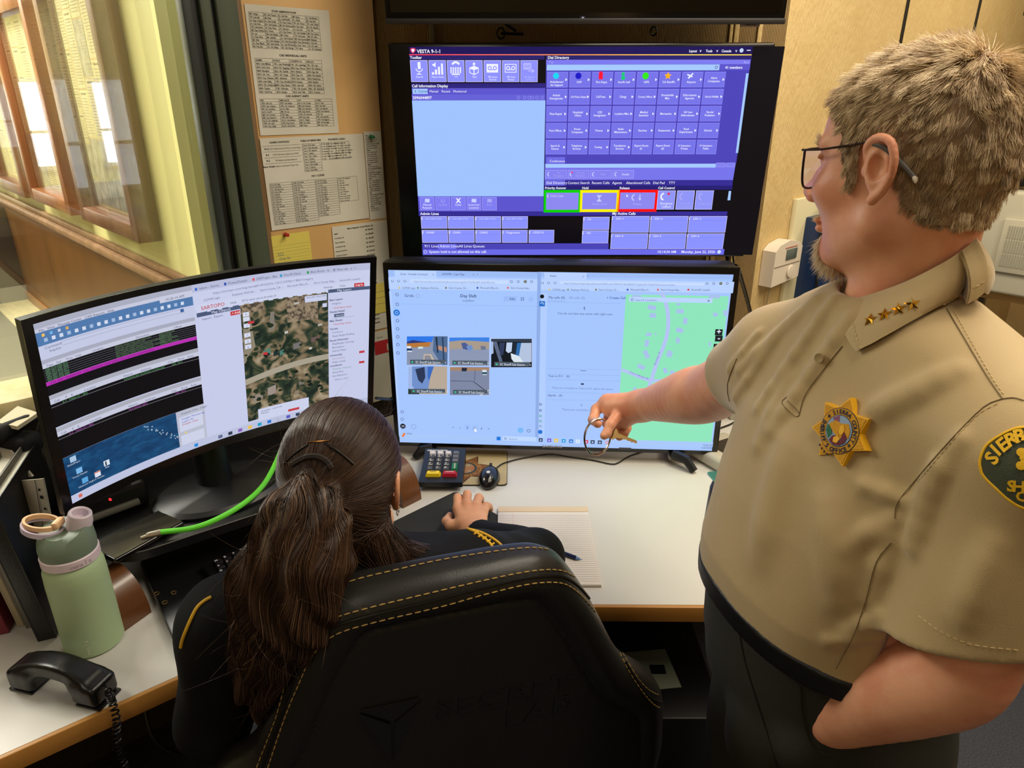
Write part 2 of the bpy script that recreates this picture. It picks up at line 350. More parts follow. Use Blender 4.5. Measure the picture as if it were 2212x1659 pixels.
# framed displays on the corridor wall
m_fw=[mat('honey_frame_wood','#744322',.35,col2='#8a552e',nsc=14,stretch=(1,1,.12)),mat('walnut_frame_wood','#5c3820',.38,col2='#6e4527',nsc=14,stretch=(1,1,.12))]
m_paper=mat('aged_paper','#d9cf9f',.8,col2='#c9bd8a',nsc=12); m_paperw=mat('white_paper','#dcd9c9',.8,col2='#d0ccb9',nsc=8)
m_ink=mat('printed_ink','#3a372f',.8); m_inkl=mat('pale_printed_ink','#8a8670',.8)
def frame(s0,s1,h0,h1,kind,label,seed):
    r=random.Random(seed); t=thing('display_frame',label,'picture frame',cp((s0+s1)/2,h0,0),'framed displays on the corridor wall')
    fw=.05; dp=.07; g=G(); sc=(s0+s1)/2; hc=(h0+h1)/2
    for a,b,w_,h_ in ((s0+fw/2,hc,fw,h1-h0),(s1-fw/2,hc,fw,h1-h0),(sc,h0+fw/2,s1-s0-2*fw,fw),(sc,h1-fw/2,s1-s0-2*fw,fw)):
        g.box(cp(a,b,dp/2),(w_,dp,h_),None,ax=(c_,nC,UP),r=.004)
    g.build('frame',m_fw[kind],t)
    g=G(); g.box(cp(sc,hc,.012),(s1-s0-2*fw,.01,h1-h0-2*fw),None,ax=(c_,nC,UP)); g.build('backing',mat('tan_mount_board','#c2a978',.8,col2='#cdb689',nsc=5),t)
    k=0; a=s0+fw+.01
    while a<s1-fw-.05:
        w_=min(r.uniform(.07,.15),s1-fw-.01-a); h=h0+fw+.01
        while h<h1-fw-.05:
            hh=min(r.uniform(.09,.26),h1-fw-.01-h); g=G(); z=.0175+k*.0001; photo=r.random()<.28
            g.box(cp(a+w_/2,h+hh/2,z),(w_-.004,.0015,hh-.006),m_paper if not photo else mat('grey_photo_print','#77766c',.5,col2='#b5b09c',nsc=25),ax=(c_,nC,UP))
            if not photo:
                y=hh/2-.014
                g.box(cp(a+w_/2,h+hh/2+y,z+.001),(w_*.6,.0006,.006),m_ink,ax=(c_,nC,UP)); y-=.014
                while y>-hh/2+.012:
                    g.box(cp(a+w_/2,h+hh/2+y,z+.001),(w_*r.uniform(.6,.85),.0006,.003),m_inkl,ax=(c_,nC,UP)); y-=.009
            g.build('clipping',None,t,smooth=0); k+=1; h+=hh
        a+=w_
    g=G(); g.box(cp(sc,hc,.045),(s1-s0-2*fw,.003,h1-h0-2*fw),None,ax=(c_,nC,UP)); g.build('glass',mat('frame_glass','#ffffff',.02,trans=1,alpha=.3),t,smooth=0)
frame(.27,.88,1.285,2.25,1,'framed newspaper display nearest the window post, on the yellow corridor wall',3)
frame(1.03,1.66,1.28,2.03,0,'honey wood framed display in the corridor, between the nearest display and the dark one',5)
frame(1.78,2.41,1.27,2.03,1,'narrow-looking framed display near the left edge, third from the window post',8)
frame(2.50,3.12,1.27,2.03,0,'orange wood framed display at the far left, most distant on the corridor wall',9)
# ------------------------------------------------------------------ plywood notice board and its papers
m_ply=mat('plywood','#d9ab68',.5,col2='#e2bb80',nsc=3.5,stretch=(1,1,.5),p0=.3,p1=.7)
nb=thing('notice_board','plywood notice board with a routed edge beside the green window post','notice board',along(.18,.95,.0))
g=G(); g.box(along(.178,1.8,.022),(.352,.014,1.75),None,ax=(d,nW,UP),r=.002); g.build('panel',m_ply,nb)
g=G(); g.box(along(.3655,1.8,.025),(.018,.028,1.75),None,ax=(d,nW,UP),r=.004); g.build('edge_strip',mat('brown_edge_wood','#6d5230',.5,col2='#85673f',nsc=20,stretch=(1,1,.1)),nb)
def knotlines():
    g=G(); r=random.Random(2)
    for h in (1.84,1.73,1.665,1.60):
        pts=[along(.12-.015*i,h+.012*math.sin(i*1.1+h*30)*(1 if i%2 else .4),.0295) for i in range(9)]
        g.tube(crom(pts,4),.0012+.0008*r.random(),None,5)
    g.build('wood_grain_mark',mat('ply_grain_brown','#b07c38',.6),nb)
def sheet(label,cat,s0,s1,h0,h1,m,tilt=0,off=.031,name='paper_sheet',t=.0008,group=None):
    c=along((s0+s1)/2,(h0+h1)/2,off); X=d*math.cos(tilt)+UP*math.sin(tilt); Y=UP*math.cos(tilt)-d*math.sin(tilt)
    g=G(); w_,h_=abs(s1-s0),abs(h1-h0); g.box(c,(w_,t,h_),m,ax=(X,nW,Y))
    return g,c,X,Y,w_,h_
def ln(g,c,X,Y,x,y,w_,h_,m,z=.0007): g.box(c+X*x+Y*y+nW*z,(w_,.0003,h_),m,ax=(X,nW,Y))
def words(r,n): return ' '.join(''.join(r.choice('abcdeghiklmnoprstuw') for _ in range(r.randint(3,8))) for _ in range(n))
def table(g,c,X,Y,x0,x1,y0,y1,cols,rows,r,codes,box=True,hdr=None):
    cw=(x1-x0)/cols; rh=(y0-y1)/rows
    for i in range(rows+1):
        if box or i in(0,rows): ln(g,c,X,Y,(x0+x1)/2,y0-i*rh,x1-x0,.00045,m_ink)
    for j in range(cols+1): ln(g,c,X,Y,x0+j*cw,(y0+y1)/2,.00045,y0-y1,m_ink)
    for j in range(cols):
        for i in range(rows):
            s=r.choice(codes)+'- '+r.choice(['Dep. ','Unit ','Ofc. ',''])+words(r,1).title()
            if hdr and i==0: s=hdr[j%len(hdr)]
            text3(g,s,c+X*(x0+j*cw+.0015)+Y*(y0-(i+.8)*rh)+nW*.0009,X,Y,rh*.78,m_ink,al='LEFT',bold=.012,sx=.8)
r=random.Random(11)
g,c,X,Y,w_,h_=sheet('','',.348,.133,1.612,1.90,m_paperw,tilt=-.006)
text3(g,'STAFF ABBREVIATIONS',c+Y*.131+X*-.012+nW*.0009,X,Y,.006,m_ink,bold=.02)
table(g,c,X,Y,-.1,.078,.128,.052,5,11,r,['A1','BG','KL','SM','TW'])
text3(g,'CAD INDIVIDUAL UNITS',c+Y*.036+nW*.0009,X,Y,.0065,m_ink,bold=.03)
table(g,c,X,Y,-.098,.075,.030,-.048,4,10,r,['4001','4010','4023','4050','1781'],hdr=['ADMIN','PATROL','CO/DISPATCH','USFS-LEO'])
text3(g,'CAD AGENCY UNITS',c+Y*-.056+nW*.0009,X,Y,.0065,m_ink,bold=.03)
table(g,c,X,Y,-.098,.095,-.060,-.126,4,10,r,['ALCO','CPFD','LVFD','EMS','NFS'],hdr=['FIRE','AMBULANCES','LAW','OTHERS'])
tag(g.build('paper_sheet',None,smooth=0,origin=along(.24,1.61,.03)),'white list headed STAFF ABBREVIATIONS with tables, topmost on the plywood board','paper','papers pinned to the plywood board')
g,c,X,Y,w_,h_=sheet('','',.352,.063,1.381,1.607,m_paperw,tilt=.004,off=.0325)
text3(g,'CHAIN CONTROLS',c+X*-.095+Y*.1+nW*.0009,X,Y,.006,m_ink,bold=.03); text3(g,'TABLE OF REPEATERS',c+X*-.01+Y*.1+nW*.0009,X,Y,.006,m_ink,bold=.03); text3(g,'PHONETIC ALPHA',c+X*.065+Y*.1+nW*.0009,X,Y,.006,m_ink,bold=.03)
for i,(a,b) in enumerate([('W.C.','1 W.O. Must have Snow Tires or Carry Chains'),('R-2','1 W.D. Must have Chains on or 4 W.D.'),('R-3','All Vehicles must have chains on'),('Snow Grade','Chains on all drives & Trailer Tires')]):
    text3(g,a,c+X*-.13+Y*(.085-.014*i)+nW*.0009,X,Y,.006,m_ink,bold=.03); text3(g,b,c+X*-.082+Y*(.085-.014*i)+nW*.0009,X,Y,.0055,m_ink,sx=.8)
    ln(g,c,X,Y,-.09,.094-.014*i,.1,.0005,m_ink)
table(g,c,X,Y,-.035,.015,.095,.026,1,10,r,['Tone 1','Tone 2','Tone 7','Tone 9'])
table(g,c,X,Y,.018,.1,.095,.052,4,7,r,['A','B','K','R'],box=False)
text3(g,'10/11 CODES',c+X*.0+Y*.012+nW*.0009,X,Y,.0065,m_ink,bold=.03)
table(g,c,X,Y,-.135,-.075,.004,-.1,1,17,r,['10-1','10-7','10-15','10-19']); table(g,c,X,Y,-.073,-.01,.004,-.1,1,17,r,['10-23','10-28','10-33'])
table(g,c,X,Y,-.008,.055,.004,-.092,1,16,r,['11-24','11-41','11-79']); table(g,c,X,Y,.057,.115,.004,-.06,1,11,r,['11-85','11-99','Code 4'],box=False)
tag(g.build('paper_sheet',None,smooth=0,origin=along(.2,1.38,.03)),'wide white list headed CHAIN CONTROLS and 10/11 CODES, below the topmost sheet','paper','papers pinned to the plywood board')
def listsheet(s0,s1,h0,h1,seed,title,n,off,label,two=False,m=None,tilt=0,grp='papers pinned to the plywood board'):
    r=random.Random(seed); g,c,X,Y,w_,h_=sheet('','',s0,s1,h0,h1,m or m_paperw,off=off,tilt=tilt); y=h_/2-.012
    if title: text3(g,title,c+Y*y+X*.0+nW*.0009,X,Y,.0062,m_ink,bold=.03); y-=.01
    for i in range(n):
        hd=(i%7==0); a=words(r,1 if hd else 3)
        text3(g,a.title(),c+X*(-w_/2+.005)+Y*y+nW*.0009,X,Y,.0052,m_ink,al='LEFT',bold=.03 if hd else .008,sx=.75 if not two else .7)
        if two:
            text3(g,'%d  555-%04d'%(r.randint(200,299),r.randint(0,9999)),c+X*(.015)+Y*y+nW*.0009,X,Y,.0055,m_ink,al='LEFT',bold=.04,sx=.8)
        y-=(h_-.03)/n
    return tag(g.build('paper_sheet',None,smooth=0,origin=along(min(s0,s1),min(h0,h1),.03)),label,'paper',grp)
listsheet(.060,.006,1.376,1.612,4,'',38,.031,'narrow white phone list under the green push pin, beside the TV')
listsheet(.181,.006,1.05,1.370,5,'Sierra Superior Court Phone List',24,.0312,'court phone list sheet below the narrow list, partly behind the monitors',two=True)
g,c,X,Y,w_,h_=sheet('','',.362,.248,1.2,1.367,mat('yellow_note_paper','#e0d060',.8),tilt=.012,off=.0315)
for i in range(12): ln(g,c,X,Y,0,.055-.0085*i,.108,.0004,mat('green_rule','#a9b060',.8))
text3(g,'S22',c+X*-.03+Y*.03+nW*.0009,X,Y,.012,mat('pencil_grey','#7d8a78',.8)); text3(g,'Grp lst',c+X*-.02+Y*.018+nW*.0009,X,Y,.011,mat('pencil_grey','#7d8a78',.8))
tag(g.build('note_sheet',None,smooth=0,origin=along(.3,1.2,.03)),'yellow ruled note under the red push pin on the plywood board','note')
g,c,X,Y,w_,h_=sheet('','',.085,.012,1.10,1.19,mat('yellow_note_paper','#e0d060',.8),off=.034)
for i in range(3): ln(g,c,X,Y,0,.02-.018*i,.05,.001,m_inkl)
tag(g.build('sticky_note',None,smooth=0,origin=along(.05,1.1,.03)),'yellow sticky note in the gap between the two desk screens','note')
g,c,X,Y,w_,h_=sheet('','',.15,.008,.82,1.045,m_paperw,off=.033)
g.box(c+X*.028+Y*.060+nW*.001,(.055,.0005,.042),mat('flyer_red','#c2242c',.6),ax=(X,nW,Y)); text3(g,'1',c+X*.045+Y*.045+nW*.0016,X,Y,.032,m_paperw,bold=.02)
text3(g,'Text at',c+X*.02+Y*.09+nW*.001,X,Y,.007,m_ink)
tag(g.build('flyer',None,smooth=0,origin=along(.08,.82,.03)),'white flyer with a red square in the gap between the two desk screens','flyer')
def pin(px,py,off,col,label):
    p=PP(px,py,along(0,0,off),nW); g=G(); ax=(d,UP,nW)
    t=tag(g.lathe([(.0002,-.004),(.0006,.002),(.0055,.003),(.0055,.005),(.0032,.007),(.0030,.012),(.0048,.015),(.0048,.018),(.001,.019)],p,None,14,ax).build('push_pin',mat('pin_'+col.strip('#'),col,.3,coat=.5),origin=p),label,'push pin','push pins in the plywood board')
pin(799,295,.031,'#1d7a4a','green push pin in the narrow phone list'); pin(615,506,.032,'#b02418','red push pin in the yellow ruled note')
# ------------------------------------------------------------------ things on the beige wall at right
nR=e
def rp(s,h,off=0): return O2+d*s+UP*h+nR*off
m_off=mat('offwhite_plastic','#d9cdbb',.45)
for s,lb in ((.729,'metal seam strip on the beige wall, left of the pair'),(1.373,'metal seam strip on the beige wall, right of the pair')):
    g=G(); g.box(rp(s,1.35,.003),(.014,.006,2.7),None,ax=(d,nR,UP),r=.002); g.box(rp(s+.009,1.35,.001),(.003,.004,2.7),m_blk,ax=(d,nR,UP)); struct(g.build('trim_%d'%(4 if s<1 else 5),mat('brushed_seam_metal','#8c8474',.35,metal=.8)))
for i,(x,w_) in enumerate(((1578,.009),(1590,.012),(1640,.012))):
    p=PY(x,75,2.098); g=G(); g.box((p[0],2.096,1.7),(w_,.008,2.0),None,r=.002); struct(g.build('trim_%d'%(6+i),m_beige))
th=thing('thermostat','off-white wall thermostat with a small grey display, right of the lower TV','thermostat',rp(.06,1.17,0))
g=G(); ptop=[(0,1.165),(.135,1.175),(.135,1.272),(.115,1.288),(.067,1.298),(.02,1.288),(0,1.272)]
ptop=[(.03+a*1.18,b) for a,b in ptop]
g.prism([(a,b) for a,b in ptop],rp(0,0,.002),d,UP,nR,.042,m_off); g.build('body',m_off,th)
g=G(); g.box(rp(.125,1.255,.045),(.062,.004,.032),mat('lcd_grey','#59645f',.2),ax=(d,nR,UP),r=.002); g.build('display',None,th)
g=G(); g.box(rp(.108,1.225,.044),(.15,.003,.0015),mat('seam_brown','#7a6a5c',.6),ax=(d,nR,UP)); g.lathe([(.0,.001),(.019,.001),(.02,.004),(.018,.006),(0,.007)],rp(.13,1.2,.044),m_off,24,(d,UP,nR)); g.box(rp(.12,1.277,.045),(.07,.0015,.0012),mat('pin_red_line','#b0403a',.6),ax=(d,nR,UP)); g.build('cover',None,th)
def cable(name,pts,r,m,label,cat='cable',k=8,n=7): 
    g=G(); g.tube(crom(pts,k),r,None,n); return tag(g.build(name,m),label,cat)
m_cab=mat('black_cable_rubber','#121412',.4); m_cabw=mat('grey_cable','#a89a7a',.5)
cable('wall_cable',[rp(.075,1.17,.02),rp(.08,1.1,.012),rp(.10,1.0,.01),rp(.13,.93,.012),rp(.14,.8,.02)],.0022,m_cabw,'thin pale wire hanging below the thermostat')
cable('wall_cable',[PY(1597,588,1.78),PY(1612,640,1.9),PY(1622,680,1.98),PY(1630,735,2.03),PY(1630,800,2.05)],.0055,m_cab,'black cable drooping from the right edge of the lower TV')
bp_=thing('electrical_panel','dark blue panel on a pale backing board, behind the standing man\'s chin','panel',rp(.55,.95,0))
g=G(); g.box(rp(.60,1.1,.008),(.86,.016,.62),mat('pale_backboard','#cfc6a0',.6),ax=(d,nR,UP),r=.004); g.build('backing_board',None,bp_)
g=G(); g.box(rp(.62,1.07,.05),(.76,.07,.56),mat('navy_blue_panel','#0d2a52',.3),ax=(d,nR,UP),r=.004); g.build('door',None,bp_)
g=G(); g.lathe([(0,0),(.007,0),(.007,.006),(0,.007)],rp(.55,1.08,.086),None,14,(d,UP,nR)); g.box(rp(.262,1.23,.086),(.006,.004,.06),mat('white_latch','#d8d8d0',.4),ax=(d,nR,UP)); g.build('latch',mat('brushed_nickel','#b0a88f',.3,metal=.9),bp_)
cable('wall_cable',[rp(.45,1.41,.03),rp(.33,1.40,.05),rp(.26,1.37,.06),rp(.235,1.3,.075),rp(.235,1.1,.09),rp(.235,.9,.09)],.004,m_cab,'black cable running down the left edge of the blue panel')
g=G(); g.box(rp(.17,.965,.03),(.12,.06,.05),mat('dark_clutter','#1b1d2a',.5),ax=(d,nR,UP),r=.01); tag(g.build('junction_box',None),'small dark box low on the wall, beneath the thermostat','box')
# shelf unit and what stands on it, at the far right
B0=V(1.75,2.2,0); fN=-d; 
def sp(u,h,dp=0): return B0+e*u+UP*h+d*dp
sh=thing('shelf_unit','shelf unit of pale wood boards behind the standing man, at the right edge','shelf',sp(.1,0,.2))
m_pine=mat('pale_pine','#cba15e',.5,col2='#d8b476',nsc=15,stretch=(1,1,6))
for h,t_ in ((1.568,.036),(1.075,.03),(1.655,.014),(1.745,.02),(.5,.03)):
    g=G(); g.box(sp(.12,h,.2),(.86,.4,t_),None,ax=(e,d,UP),r=.002); g.build('shelf_board',m_pine if h!=1.745 else mat('black_shelf_top','#151514',.5),sh)
for u in(-.3,.54):
    g=G(); g.box(sp(u,.87,.37),(.02,.03,1.74),None,ax=(e,d,UP)); g.build('upright',mat('steel_upright','#6f6d66',.4,metal=.6),sh)
bx=thing('equipment_cabinet','off-white metal equipment cabinet with a square vent grille, right of the man\'s neck','cabinet',sp(0,1.09,.1))
m_cabi=mat('offwhite_enamel','#cfccb8',.45)
g=G(); g.box(sp(.06,1.255,.13),(.78,.34,.33),None,ax=(e,d,UP),r=.012,seg=3); g.build('body',m_cabi,bx)
g=G(); g.box(sp(-.05,1.25,-.046),(.28,.012,.17),None,ax=(e,d,UP),r=.003); g.build('front_panel',m_cabi,bx)
g=G()
for i in range(34):
    for j in range(3): g.box(sp(-.17+i*.0072,1.205+j*.045,-.0535),(.003,.003,.04 if not(j==1 and i in()) else .04),None,ax=(e,d,UP))
g.build('vent_slots',mat('vent_shadow_grey','#a9a796',.7),bx)
g=G()
for i in range(12):
    for j in range(12): g.box(sp(-.072+i*.0058,1.215+j*.0058,-.0555),(.0036,.003,.0036),None,ax=(e,d,UP))
g.build('grille',mat('grille_grey','#7d7d72',.7),bx)
wc=thing('wipes_canister','blue and white canister on top of the shelf unit, upper right corner','canister',sp(-.22,1.755,.12))
g=G(); g.lathe([(0,0),(.062,0),(.064,.004),(.064,.095),(.06,.1)],sp(-.22,1.755,.12),None,32); g.build('body',mat('white_label','#e3e0da',.4),wc)
g=G(); g.lathe([(.065,.095),(.066,.11),(.06,.135),(.045,.15),(0,.152)],sp(-.22,1.755,.12),None,32); g.build('lid',mat('royal_blue_plastic','#2f4f9a',.35),wc)
g=G()
fx=nrm(CAM-sp(-.22,1.8,.12))*V(1,1,0); fx=nrm(fx); rx=V(-fx[1],fx[0],0)
for t_,h,sz in(('DISINFECT',1.825,.018),('wipes fresh scent',1.80,.008),('kills 99.9%  75 ct',1.785,.007)):
    for i,chh in enumerate(t_):
        an=(i-len(t_)/2+.5)*sz*.72/.0645; n_=fx*math.cos(an)+rx*math.sin(an); x_=-fx*math.sin(an)+rx*math.cos(an)
        text3(g,chh,sp(-.22,h,.12)+n_*.0648,x_,UP,sz,mat('label_blue_ink','#2a3f80',.5),bold=.02)
g.build('lettering',None,wc,smooth=0)
g=G(); r=random.Random(3); m_bag=mat('clear_plastic_bag','#e8e2d0',.15,trans=.6,alpha=.45)
def crumple(c,rad,seed,name,label):
    bm=bmesh.new(); bmesh.ops.create_icosphere(bm,subdivisions=4,radius=1); q=random.Random(seed); fr=[(V(q.gauss(0,1),q.gauss(0,1),q.gauss(0,1))*3,q.random()*6) for _ in range(9)]
    vs=[]; 
    for v in bm.verts:
        p=np.array(v.co); k=1+sum(.09*abs(math.sin(p@f_+ph)) for f_,ph in fr)-.35; vs.append(V(*c)+p*k*np.array(rad))
    bm.verts.index_update(); fs=[[x.index for x in f.verts] for f in bm.faces]; bm.free(); g=G(); g.add(vs,fs); return tag(g.build(name,m_bag,smooth=20),label,'plastic bag')
crumple(sp(-.18,1.94,.14),(.09,.09,.07),4,'plastic_bag','crumpled clear plastic bag over the blue and white canister')
crumple(sp(.12,1.01,.0),(.12,.1,.09),9,'plastic_bag','crumpled clear plastic bag beneath the equipment cabinet at right')
g=G(); g.tube([sp(-.30,1.83,.25),sp(-.36,1.95,.25)],[.003,.002],None,7); g.lathe([(0,0),(.005,0),(.006,.012),(0,.014)],sp(-.36,1.945,.25),None,10); g.box(sp(-.29,1.79,.25),(.09,.05,.09),None,ax=(e,d,UP),r=.008)
tag(g.build('radio',mat('black_radio_plastic','#141210',.5)),'small black radio with a stub antenna on the shelf, behind the man\'s head','radio')
for i,(h,hh,lb) in enumerate(((1.70,.075,'black letter tray on the upper board of the shelf unit'),(1.608,.045,'black mesh tray on the middle board of the shelf unit'))):
    g=G(); g.box(sp(.12,h,.15),(.8,.3,.006),None,ax=(e,d,UP))
    for q in range(40): g.box(sp(-.27+.02*q,h+.01,-.01),(.004,.004,hh*.8),None,ax=(e,d,UP))
    g.box(sp(.12,h+hh*.45,.0),(.8,.012,.012),None,ax=(e,d,UP)); tag(g.build('letter_tray',mat('black_tray','#0e0e0d',.45)),lb,'tray')
g=G(); pts=[sp(-.27,1.43,.02),sp(-.15,1.47,.02),sp(.05,1.46,.02),sp(.3,1.45,.02)]; g.tube(crom(pts,6),[.02]+[.035]*17+[.02],None,10); tag(g.build('black_cloth',mat('black_cloth','#0d0b0b',.8)),'black cloth bundle lying on top of the equipment cabinet','cloth')
# ================================================================== SCREENS
m_bez=mat('gloss_black_bezel','#08080a',.22,spec=.5); m_bez2=mat('satin_black_plastic','#111113',.42)
class Scr:
    def __init__(s,TL,TR,BL,act=None,bend=None):
        s.TL,s.X,s.Yd=TL,nrm(TR-TL),nrm(BL-TL); s.N=nrm(np.cross(s.X,s.Yd)); 
        if np.dot(s.N,CAM-TL)<0: s.N=-s.N
        s.g=G(); s.z=0.0002
    def loc(s,x,y): p=PP(x,y,s.TL,s.N)-s.TL; return p@s.X,p@s.Yd
    def pt(s,a,b,z): return s.TL+s.X*a+s.Yd*b+s.N*z
    def R(s,a0,b0,a1,b1,col,z,es=1):
        m=em(col,es) if isinstance(col,str) else col
        s.g.quad([s.pt(a0,b1,z),s.pt(a1,b1,z),s.pt(a1,b0,z),s.pt(a0,b0,z)],m)
    def rect(s,x0,y0,x1,y1,col,lay=1):
        a0,b0=s.loc(x0,y0); a1,b1=s.loc(x1,y1); s.R(a0,b0,a1,b1,col,.0003*lay+.0004)
    def brect(s,x0,y0,x1,y1,col,bor,lay=1,t=.0012):
        ym=(y0+y1)/2; a0,a1,b0,b1=s.loc(x0,ym)[0],s.loc(x1,ym)[0],s.loc(x0,y0)[1],s.loc(x1,y1)[1]; s.R(a0,b0,a1,b1,bor,.0003*lay+.0004); s.R(a0+t,b0+t,a1-t,b1-t,col,.0003*lay+.00055)
    def poly(s,pts,col,lay=3):
        P=[s.loc(*p) for p in pts]; m=em(col); 
        A=sum(P[i][0]*P[(i+1)%len(P)][1]-P[(i+1)%len(P)][0]*P[i][1] for i in range(len(P)))
        if A>0: P=P[::-1]
        s.g.quad([s.pt(a,b,.0003*lay+.0004) for a,b in P],m)
    def disc(s,x,y,r,col,lay=4,n=14,spk=None):
        a,b=s.loc(x,y); a1,_=s.loc(x+r,y); rr=abs(a1-a)
        k=n if not spk else spk*2
        s.g.quad([s.pt(a+rr*(1 if not spk or i%2==0 else .5)*math.sin(2*math.pi*i/k),b+(-rr)*(1 if not spk or i%2==0 else .5)*math.cos(2*math.pi*i/k),.0003*lay+.0004) for i in range(k)][::-1],em(col))
    def ring(s,x,y,r,w_,col,lay=4,n=20,a0=0,a1=360):
        a,b=s.loc(x,y); q,_=s.loc(x+r,y); rr=abs(q-a); q,_=s.loc(x+r+w_,y); ww=abs(q-a)-rr
        V_=[]; F_=[]
        for i in range(n+1):
            t=math.radians(a0+(a1-a0)*i/n)
            for R_ in(rr-ww/2,rr+ww/2): V_.append(s.pt(a+R_*math.sin(t),b-R_*math.cos(t),.0003*lay+.0004))
        F_=[(2*i,2*i+2,2*i+3,2*i+1) for i in range(n)]; s.g.add(V_,F_,em(col))
    def text(s,x,y,t,px,col='#ffffff',al='LEFT',bold=.0,lay=5,sx=1,es=1):
        a,b=s.loc(x,y); _,b2=s.loc(x,y+px); v,f=textgeo(t,al,bold)
        if len(v)==0: return
        sz=(b2-b)/.7; s.g.add([s.pt(a+p[0]*sz*sx,b-p[1]*sz,.0003*lay+.0004) for p in v],f,em(col,es))
    def curve(s,pts,w_,col,lay=2):
        P=[np.array(s.loc(*p)) for p in pts]; P=[p[:2] for p in crom([np.append(p,0) for p in P],6)]; V_=[]
        for i,p in enumerate(P):
            t=P[min(i+1,len(P)-1)]-P[max(i-1,0)]; t/=np.linalg.norm(t)+1e-9; n_=np.array([-t[1],t[0]])
            for q in(-1,1): V_.append(s.pt(*(p+n_*q*w_/2),.0003*lay+.0004))
        s.g.add(V_,[(2*i,2*i+1,2*i+3,2*i+2) for i in range(len(P)-1)],em(col))
    def done(s,parent,name='display'): return s.g.build(name,None,parent,smooth=0)
def panelbody(TL,TR,BL,BR,th,m,name,parent,bz=.0,r=.006):
    X=nrm(TR-TL); Yd=nrm(BL-TL); N=nrm(np.cross(X,Yd)); N=N if np.dot(N,CAM-TL)>0 else -N
    c=(TL+TR+BL+BR)/4; g=G(); g.box(c-N*th/2,(np.linalg.norm(TR-TL),th,np.linalg.norm(BL-TL)),m,ax=(X,N,-Yd),r=r); return g.build(name,None,parent),X,Yd,N
def phone(s,x,y,r,col,lay=5): s.ring(x,y,r,r*.45,col,lay,a0=190,a1=350)
# ---------------------------------------------------------------- upper TV with the call-taking screen
TL=PZ(836,93,1.7556); TR=PZ(1677,92,1.7556); BL=PZ(870,556,2.0034); BR=PZ(1607,557,2.0034)
BR=TR+(BL-TL)
t=thing('wall_television','wall-mounted TV showing the purple call-taking screen, middle of the three stacked screens','television',(TL+TR)/2*V(1,1,0)+V(0,.06,BL[2]))
panelbody(TL,TR,BL,BR,.045,m_bez,'bezel',t)
s=Scr(TL,TR,BL); U=lambda px,py:s.loc(px,py)
D='#08060f'; P1='#7d7af0'; P2='#5c55cf'; P3='#342b96'; LB='#a2c6ff'; BT='#8f92ff'; BO='#cdc8ff'; W_='#f2f4ff'; DIM='#a9a8f5'
s.rect(884,101,1625,550,D,0)
s.rect(884,101,1624,117,'#1b1258',1)
for i in range(24): 
    f_=i/23; c='#%02x%02x%02x'%(int(255),int(70+150*min(1,f_*1.2)),int(110*(1-f_)+90*f_)); s.rect(884+i*30.8,117,884+(i+1)*30.8,119.2,c,2)
s.poly([(886,105),(892,103),(898,105),(898,110),(892,116),(887,111)],'#d83a70',3); s.poly([(889,106.5),(892,105.5),(895,106.5),(895,110),(892,113),(889.5,110)],'#ffffff',4)
s.text(901,114.5,'VESTA 9-1-1',7.6,W_,bold=.02)
for x,tt in((1488,'Layout'),(1524,'Tools'),(1558,'Console')): s.text(x,112.5,tt,5.6,W_,bold=.02,sx=.85); 
for x in(1511,1547,1588): s.text(x,112,'v',6,W_,bold=.03)
s.disc(1601.5,108.5,4.2,'#cfe2ff'); s.text(1600,111,'?',5,'#1b1258',lay=7); s.rect(1613,107.5,1621,109.3,W_,4)
s.rect(884,120,1176,128.5,'#28206e',1); s.text(886,127,'Toolbar',6,W_,bold=.02)
s.rect(1179,120,1623,128.5,'#28206e',1); s.text(1183,127,'Dial Directory',6,W_,bold=.02)
names=['Mute All','Master Volume','TTY','VELA','IRR Instant\nRetrieval','IRR Voice\nMonitor','IRR Playback\nTo Phone']
